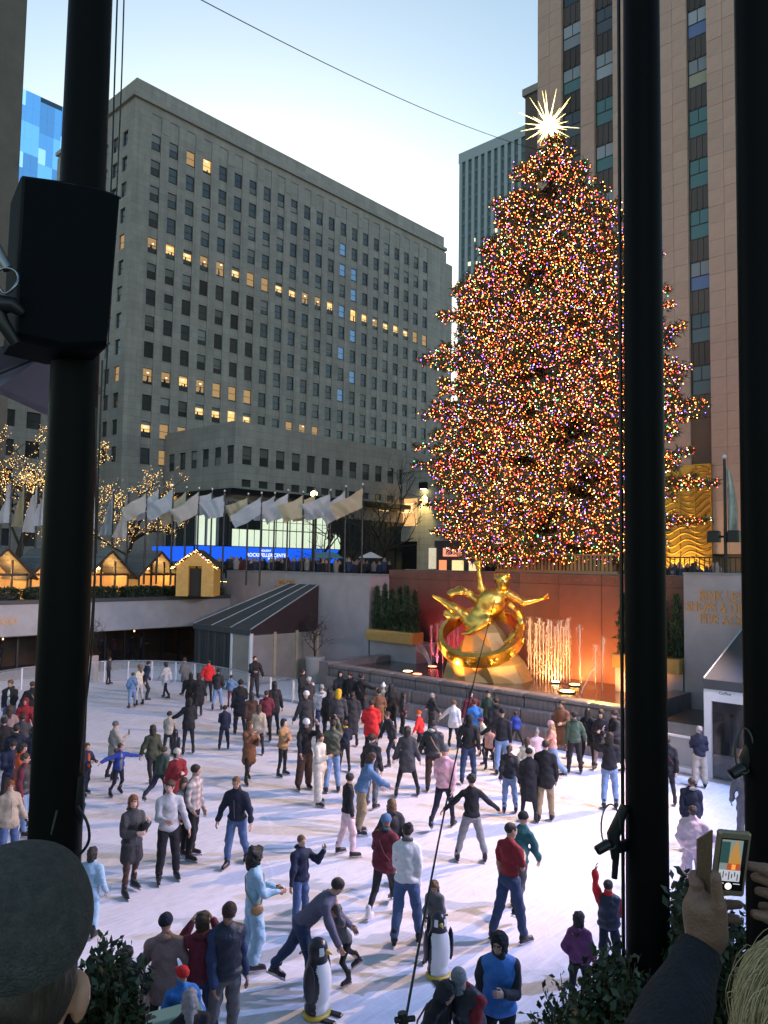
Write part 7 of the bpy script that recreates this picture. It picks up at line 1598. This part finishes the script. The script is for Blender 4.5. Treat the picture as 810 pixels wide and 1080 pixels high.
def bush(stems, D, seed, label, n):
    """stems: outline points of the crown top in the photograph, each a shoot"""
    r = np.random.default_rng(seed); c = np.mean([ond(x, y, D) for x, y in stems], 0); t = thing('box_bush', label, 'bush', (c[0], c[1], 4.6)); base = np.array([c[0], c[1], 4.6])
    tw = MB(); L = []
    for x, y in stems:
        for k in range(n):
            tip = ond(x+r.normal(0, 5), y+abs(r.normal(0, 6))+(0 if k == 0 else r.uniform(0, 70)), D+r.normal(0, .10)); b = base+np.array([(tip[0]-base[0])*.6, (tip[1]-base[1])*.6, -.05]); bb = np.array([b[0], b[1], min(tip[2]-.1, 4.62)])
            pts = [bb+(tip-bb)*u+np.array([0, 0, .02*math.sin(u*3)]) for u in np.linspace(0, 1, 7)]; tw.tube([q-base for q in pts], [.004*(1-.7*i/6) for i in range(7)], 4)
            m = int(np.linalg.norm(tip-bb)/.0085)
            for i in range(m):
                u = r.uniform(.12, 1.0); L.append(bb+(tip-bb)*u+r.normal(0, .014, 3))
    P = np.array(L)-base
    V, Q = leaf_mass(len(P), lambda rr, nn: P, .032, seed+1, .55, .52); link('leaves', np_mesh('leaves', V, Q, BOX, False), t, kind='stuff'); tw.build('twigs', DARKWOOD, t, kind='stuff')
bush([(92, 1000), (104, 992), (112, 985), (121, 990), (130, 1002), (98, 1020), (116, 1008), (138, 996), (143, 1003), (142, 1030), (128, 1030), (108, 1035), (92, 1045), (120, 1050), (80, 1015)], 2.45, 3, 'dark leafy box bush between the grey cap and the taupe coat', 9)
bush([(565, 1062), (578, 1040), (592, 1022), (606, 1032), (618, 1015), (630, 1000), (640, 988), (650, 985), (656, 1000), (600, 1050), (620, 1040), (640, 1030), (655, 1035), (585, 1065), (668, 1000), (676, 1020)], 2.5, 5, 'dark leafy box bush in front of the boy in red sleeves', 10)
bush([(706, 955), (714, 935), (718, 920), (722, 912), (728, 945), (738, 958), (748, 965), (760, 950), (772, 955), (782, 965), (710, 985), (730, 990), (752, 985), (775, 990), (712, 1010), (740, 1012), (765, 1010)], 2.6, 7, 'dark leafy box bush behind the raised phone', 10)
# green barrier at the rink side
g = onz(166, 1072, 1.05); t = thing('rink_barrier', 'pale green topped barrier with a white frame at the near rink edge', 'barrier', (g[0], g[1], 0), math.atan2(up_d[1], up_d[0])+.5)
MB().bevbox(-.5, .5, -.12, .12, 1.0, 1.06, .012).build('top', mat('pale green board', (.16, .26, .20), .5), t); MB().box(-.5, -.44, -.06, .06, 0, .999).box(.44, .5, -.06, .06, 0, .999).box(-.439, .439, -.05, .05, .05, .12).build('frame', WHITE, t); MB().box(-.438, .438, -.015, .015, .125, .99).build('panel', mat('green panel', (.10, .19, .15), .5), t)

# ---- onlooker with the grey cap, back turned, close to the lens
def near_man():
    D = 1.05; t = thing('person', 'onlooker in a dark grey wool cap seen from behind, close at the photo edge', 'person')
    c = ond(18, 1000, D); c0 = np.array(c); pr_ = lambda x, y, d=D: np.array(ond(x, y, d))-c0
    t.location = tuple(c0); upv = np.array([0, 0, 1.]); f_ = norm(fd*.94-up_d*.34); r_ = np.cross(f_, upv); Rm = np.stack([r_, f_, upv], 1)
    s = SDF(); E = lambda c, r, k=.02: s.ell(Rm@np.array(c), r, k, Rm)
    E((0, 0, .02), (.078, .098, .105), .02); E((0, .03, -.06), (.066, .075, .09), .04); s.cone(Rm@np.array([0, -.02, -.06]), Rm@np.array([0, -.03, -.24]), .062, .068, .02)
    for sx in (-1, 1): E((.082*sx, .0, -.078), (.012, .026, .036), .008); E((.088*sx, -.006, -.073), (.010, .020, .026), .004)
    s.cone(Rm@np.array([-.22, -.03, -.33]), Rm@np.array([.22, -.03, -.33]), .09, .09, .05); s.cone(Rm@np.array([0, -.02, -.35]), Rm@np.array([0, -.0, -.85]), .16, .14, .05)
    for sx in (-1, 1): s.cone(Rm@np.array([.2*sx, -.03, -.34]), Rm@np.array([.27*sx, 0, -.62]), .055, .045, .03); s.cone(Rm@np.array([.27*sx, 0, -.62]), Rm@np.array([.2*sx, .15, -.8]), .045, .03, .02); s.cone(Rm@np.array([.09*sx, 0, -.85]), Rm@np.array([.09*sx, 0, -1.32]), .085, .06, .04)
    V, Q = s.mesh(.0085); link('body', np_mesh('body', V, Q, mat('near skin', (.45, .24, .17), .5, var=.1, vscale=40)), t)
    s = SDF(); E = lambda c, r, k=.02: s.ell(Rm@np.array(c), r, k, Rm)
    E((0, -.002, .040), (.099, .118, .100), .02); s.cut(Rm@np.array([0, .0, -.150]), (.3, .3, .11), .012, None); E((0, .10, .035), (.062, .06, .018), .03)
    V, Q = s.mesh(.007, .0018, 9, 3); link('cap', np_mesh('cap', V, Q, mat('grey wool', (.07, .07, .068), .95, var=.35, vscale=60, bump=.8, bscale=240)), t)
    s = SDF(); E = lambda c, r, k=.02: s.ell(Rm@np.array(c), r, k, Rm)
    E((0, -.018, -.03), (.080, .090, .09), .02); s.cut(Rm@np.array([0, .13, -.06]), (.2, .115, .2), .02, Rm); s.cut(Rm@np.array([0, .0, -.19]), (.2, .2, .075), .02, None)
    V, Q = s.mesh(.007, .002, 20, 2); link('hair', np_mesh('hair', V, Q, hairm('dark')), t)
    s = SDF(); s.cone(Rm@np.array([-.21, -.03, -.33]), Rm@np.array([.21, -.03, -.33]), .115, .115, .05); s.cone(Rm@np.array([0, -.02, -.36]), Rm@np.array([0, 0, -.75]), .2, .2, .05); s.cone(Rm@np.array([0, -.03, -.24]), Rm@np.array([0, -.03, -.3]), .085, .10, .03)
    for sx in (-1, 1): s.cone(Rm@np.array([.22*sx, -.03, -.34]), Rm@np.array([.29*sx, 0, -.62]), .085, .07, .03); s.cone(Rm@np.array([.29*sx, 0, -.62]), Rm@np.array([.2*sx, .14, -.78]), .07, .055, .03)
    V, Q = s.mesh(.016, .004, 5, 2); link('jacket', np_mesh('jacket', V, Q, cloth('black')), t)
near_man()

# ---- blonde woman holding up a phone
def near_woman():
    t = thing('person', 'blonde woman in a dark sleeve holding up a phone at the lower photo edge', 'person'); c0 = np.array(ond(872, 1085, .98)); t.location = tuple(c0)
    q = lambda x, y, d: np.array(ond(x, y, d))-c0
    vup = np.array([0, 0, 1.]); f_ = fd; Rm = np.stack([up_d, f_, vup], 1)
    SK = mat('shade darkened hand skin', (.21, .115, .08), .48, var=.10, vscale=45, bump=.25, bscale=160)  # skin tone darkened to carry the deep shade on the near figure
    s = SDF(); W = lambda x, y, z: Rm@np.array([x, y, z])
    # head, neck, shoulders and trunk
    s.ell(W(.0, .0, -.02), (.074, .094, .10), .02, Rm); s.ell(W(0, .03, -.09), (.06, .07, .08), .04, Rm); s.cone(W(0, -.02, -.1), W(0, -.03, -.25), .055, .06, .02); s.cone(W(-.17, -.03, -.33), W(.17, -.03, -.33), .06, .06, .05); s.cone(W(0, -.02, -.35), W(0, 0, -.9), .12, .12, .05)
    for sx in (-1, 1): s.cone(W(.08*sx, 0, -.85), W(.08*sx, 0, -1.28), .085, .055, .04)
    # forearm, wrist and hand
    el = q(690, 1130, 1.30); wr = q(738, 1005, 1.50); s.cone(W(-.17, -.03, -.34), el, .05, .042, .03); s.cone(el, wr, .043, .027, .02); s.cone(wr, q(744, 985, 1.500), .029, .033, .015)
    s.cone(q(744, 988, 1.500), q(741, 958, 1.505), .034, .036, .015); s.cone(q(752, 985, 1.490), q(750, 962, 1.490), .026, .030, .015); s.ell(q(742, 966, 1.508), (.036, .026, .040), .015, Rm)
    # thumb up the near side of the case
    s.cone(q(754, 985, 1.475), q(758, 955, 1.462), .019, .0135, .012); s.cone(q(758, 955, 1.462), q(755, 928, 1.458), .0125, .010, .006); s.ell(q(755, 925, 1.458), (.010, .009, .013), .004, Rm)
    # four fingers closing behind the case: across the far side, tips curling at its right edge
    for i, (y0, y1, L) in enumerate(((925, 922, 10), (939, 938, 14), (952, 954, 12), (964, 969, 4))):
        a = q(735, y0+8, 1.508); b = q(733+1.0*i, y0, 1.532); m = q(757, (y0+y1)/2+1, 1.542); e = q(776+L*.3, y1, 1.537)
        s.cone(a, b, .0145, .0125, .008); s.cone(b, m, .0125, .0112, .006); s.cone(m, e, .0110, .0088, .004)
    # second hand, edge of the palm and fingers steadying the case from the right
    w2 = q(858, 985, 1.440)
    s.cone(W(.17, -.03, -.34), q(900, 1150, 1.2), .05, .042, .03); s.cone(q(900, 1150, 1.2), w2, .042, .028, .02); s.ell(q(840, 955, 1.470), (.040, .022, .034), .015, Rm)
    s.cone(w2, q(845, 960, 1.465), .028, .03, .02)
    for i, (x0, y0, x1, y1) in enumerate(((822, 925, 790, 913), (826, 938, 796, 925), (828, 952, 800, 940), (828, 966, 804, 956))):
        m = q((x0+x1)/2+2, (y0+y1)/2-2, 1.495); s.cone(q(x0+14, y0+6, 1.475), m, .0135, .0115, .008); s.cone(m, q(x1, y1, 1.512), .0112, .0088, .004)
    s.cone(q(834, 972, 1.465), q(812, 968, 1.475), .016, .012, .01); s.cone(q(812, 968, 1.475), q(796, 964, 1.478), .0115, .009, .005)
    V, Q = s.mesh(.0046); link('body', np_mesh('body', V, Q, SK), t)
    s = SDF(); s.cone(W(-.16, -.03, -.34), el, .088, .076, .03); s.cone(el, wr+(el-wr)*.10, .078, .047, .02); s.cone(W(-.15, -.03, -.34), W(.15, -.03, -.34), .10, .10, .05); s.cone(W(0, -.02, -.36), W(0, 0, -.8), .17, .18, .05); s.cone(W(.16, -.03, -.34), q(900, 1150, 1.2), .088, .076, .03); s.cone(q(900, 1150, 1.2), w2+(q(900, 1150, 1.2)-w2)*.12, .078, .045, .02)
    V, Q = s.mesh(.011, .0045, 5.5, 6); link('coat', np_mesh('coat', V, Q, mat('dark navy wool', (.012, .013, .020), .95, var=.3, vscale=30, bump=.5, bscale=90)), t)
    # hair: a cap of many strands falling outward
    r = np.random.default_rng(3); vs = []; fs = []; n = 0; MI = []
    mb = MB()
    s = SDF(); s.ell(W(0, -.01, .0), (.098, .112, .105), .02, Rm); s.cone(W(0, -.06, -.06), W(0, -.07, -.2), .09, .08, .05); s.cone(W(-.06, -.01, -.05), W(-.065, -.0, -.2), .05, .04, .03); s.cone(W(.06, -.01, -.05), W(.065, -.0, -.2), .05, .04, .03); s.cut(W(0, .12, -.07), (.062, .07, .085), .02, Rm)
    V, Q = s.mesh(.008, .004, 7, 5); BL = [mat('blonde strand a', (.48, .36, .19), .42, spec=.5), mat('blonde strand b', (.36, .25, .12), .42, spec=.5), mat('blonde strand c', (.58, .46, .28), .42, spec=.5)]
    hb = link('hair', np_mesh('hair', V, Q, BL[1]), t)
    for i in range(3600):
        th = r.uniform(0, 6.283); el_ = r.uniform(-.1, 1.5); d = np.array([math.cos(th)*math.cos(el_), math.sin(th)*math.cos(el_), math.sin(el_)])
        if d[1] > .55 and el_ < .5: continue
        p_ = d*np.array([.101, .115, .108])+np.array([0, -.01, 0]); th2 = math.atan2(d[1], d[0]); cl = .16*math.sin(th2*9+el_*7)+.1*math.sin(th2*23); h = norm(np.array([d[0]+cl*d[1], d[1]*.8-.25-cl*d[0], 0])); pts = []; L = r.uniform(.08, .19); ph = r.uniform(0, 6); cu = r.uniform(.001, .005); lift_ = 1.0+abs(r.normal(0, .06)); v = np.array([0, 0, -1.])+d*d[2]; v = norm(v+h*max(0, .9-np.linalg.norm(v))+d*.10+r.normal(0, .22, 3)); p0 = p_.copy()
        for k in range(8):
            pts.append(Rm@(p0+np.array([cu*math.sin(ph+k*.9), cu*math.cos(ph+k*.7), 0]))); v = norm(v+np.array([0, 0, -.22])); p0 = p0+v*L/7
            e = (p0-np.array([0, -.01, 0]))/np.array([.101, .115, .108]); ne = np.linalg.norm(e)
            if p0[2] > -.03: p0 = np.array([0, -.01, 0])+e/ne*lift_*np.array([.101, .115, .108])
            elif ne < 1.02: p0 = np.array([0, -.01, 0])+e/ne*1.03*np.array([.101, .115, .108])
        mb.tube(pts, [.0004, .0006, .0006, .0006, .0006, .0005, .0004, .0002], 3, mi=int(r.integers(0, 3)), cap=False)
    mb.build('strands', BL, hb, kind='stuff')
    # the phone in its leather wallet case
    ph = thing('mobile_phone', 'mobile phone in a brown wallet case showing the lit tree on its screen', 'phone', tuple(c0))
    A, B, Cc, Dd = q(752, 876, 1.48), q(787, 879, 1.482), q(785, 946, 1.49), q(750, 944, 1.488)
    u = norm(B-A); v = norm(Dd-A); v = norm(v-u*(u@v)); nrm = np.cross(u, v); wd = np.linalg.norm(B-A); ht = np.linalg.norm(Dd-A); Mx = Matrix(((u[0], -v[0], -nrm[0] if False else np.cross(u, -v)[0], Dd[0]), (u[1], -v[1], np.cross(u, -v)[1], Dd[1]), (u[2], -v[2], np.cross(u, -v)[2], Dd[2]), (0, 0, 0, 1)))
    # local x right, y up, z toward the viewer
    k = wd
    def part(nm, mb_, m_): return link(nm, mb_.mesh(nm, m_), ph, mtx=Mx)
    hh = ht
    part('shell', MB().bevbox(0, k, 0, hh, -.009, 0, .0035), mat('champagne shell', (.26, .20, .13), .4, metal=.5))
    part('glass', MB().box(k*.10, k*.90, hh*.10, hh*.90, .0004, .0010), mat('phone black glass', (.01, .01, .01), .08))
    scr = bpy.data.materials.new('phone screen'); scr.use_nodes = True; nt = scr.node_tree; b_ = nt.nodes['Principled BSDF']; b_.inputs['Base Color'].default_value = (.01, .01, .01, 1)
    def sp(nm, x0, x1, y0, y1, col, e): part(nm, MB().box(k*x0, k*x1, hh*y0, hh*y1, .0012+sp.i*.0002, .0013+sp.i*.0002), glow('screen %s %s' % (nm, sp.i), col, e*.62)); sp.i += 1
    sp.i = 0
    sp('screen_sky', .12, .76, .24, .88, (.35, .45, .42), .55); sp('screen_block', .12, .38, .52, .85, (.02, .07, .065), .9)
    for j, (a0, a1, b0, b1) in enumerate(((.52, .60, .80, .87), (.47, .64, .72, .80), (.42, .69, .62, .72), (.38, .74, .52, .62))): sp('screen_tree', a0, a1, b0, b1, (.62, .30, .06), .75)
    sp('screen_fountain', .34, .74, .42, .52, (.60, .10, .02), .7); sp('screen_statue', .48, .60, .43, .51, (1, .38, .08), 1.0); sp('screen_ice', .12, .76, .25, .42, (.62, .64, .72), .8)
    for j in range(7): sp('screen_skater', .15+.085*j, .18+.085*j, .27+.03*(j % 3), .37+.03*(j % 2), (.02, .02, .03), .3)
    m_ = MB().lathe([(k*.10, 0), (k*.10, .0008), (k*.01, .0009)], 18, (k*.46, hh*.165, .0012)); part('shutter_button', m_, glow('shutter', (.95, .85, .75), 1.0))
    part('menu_text', MB().box(k*.18, k*.32, hh*.20, hh*.212, .0012, .0014).box(k*.60, k*.80, hh*.20, hh*.212, .0012, .0014).box(k*.2, k*.25, hh*.15, hh*.17, .0012, .0014), glow('menu', (.8, .8, .8), .5))
    part('home_button', MB().lathe([(k*.05, 0), (k*.05, .0006), (k*.04, .0007)], 14, (k*.5, hh*.05, 0)), mat('champagne shell'))
    # open case flap folded to the left and a strap
    fa = [q(736, 886, 1.515), q(752, 876, 1.485), q(750, 944, 1.493), q(735, 962, 1.52), q(737, 972, 1.52)]
    fb = [p_+fd*.006 for p_ in fa]; n = 5; o = MB().add(fa+fb, [(0, 1, 2, 3), (3, 2, 4), (8, 7, 6, 5), (9, 7, 8)]+[(i, i+5, (i+1) % 5+5, (i+1) % 5) for i in range(5)]).build('case_flap', mat('brown leather', (.12, .07, .04), .5, var=.2, vscale=40, bump=.2, bscale=120), ph)
near_woman()
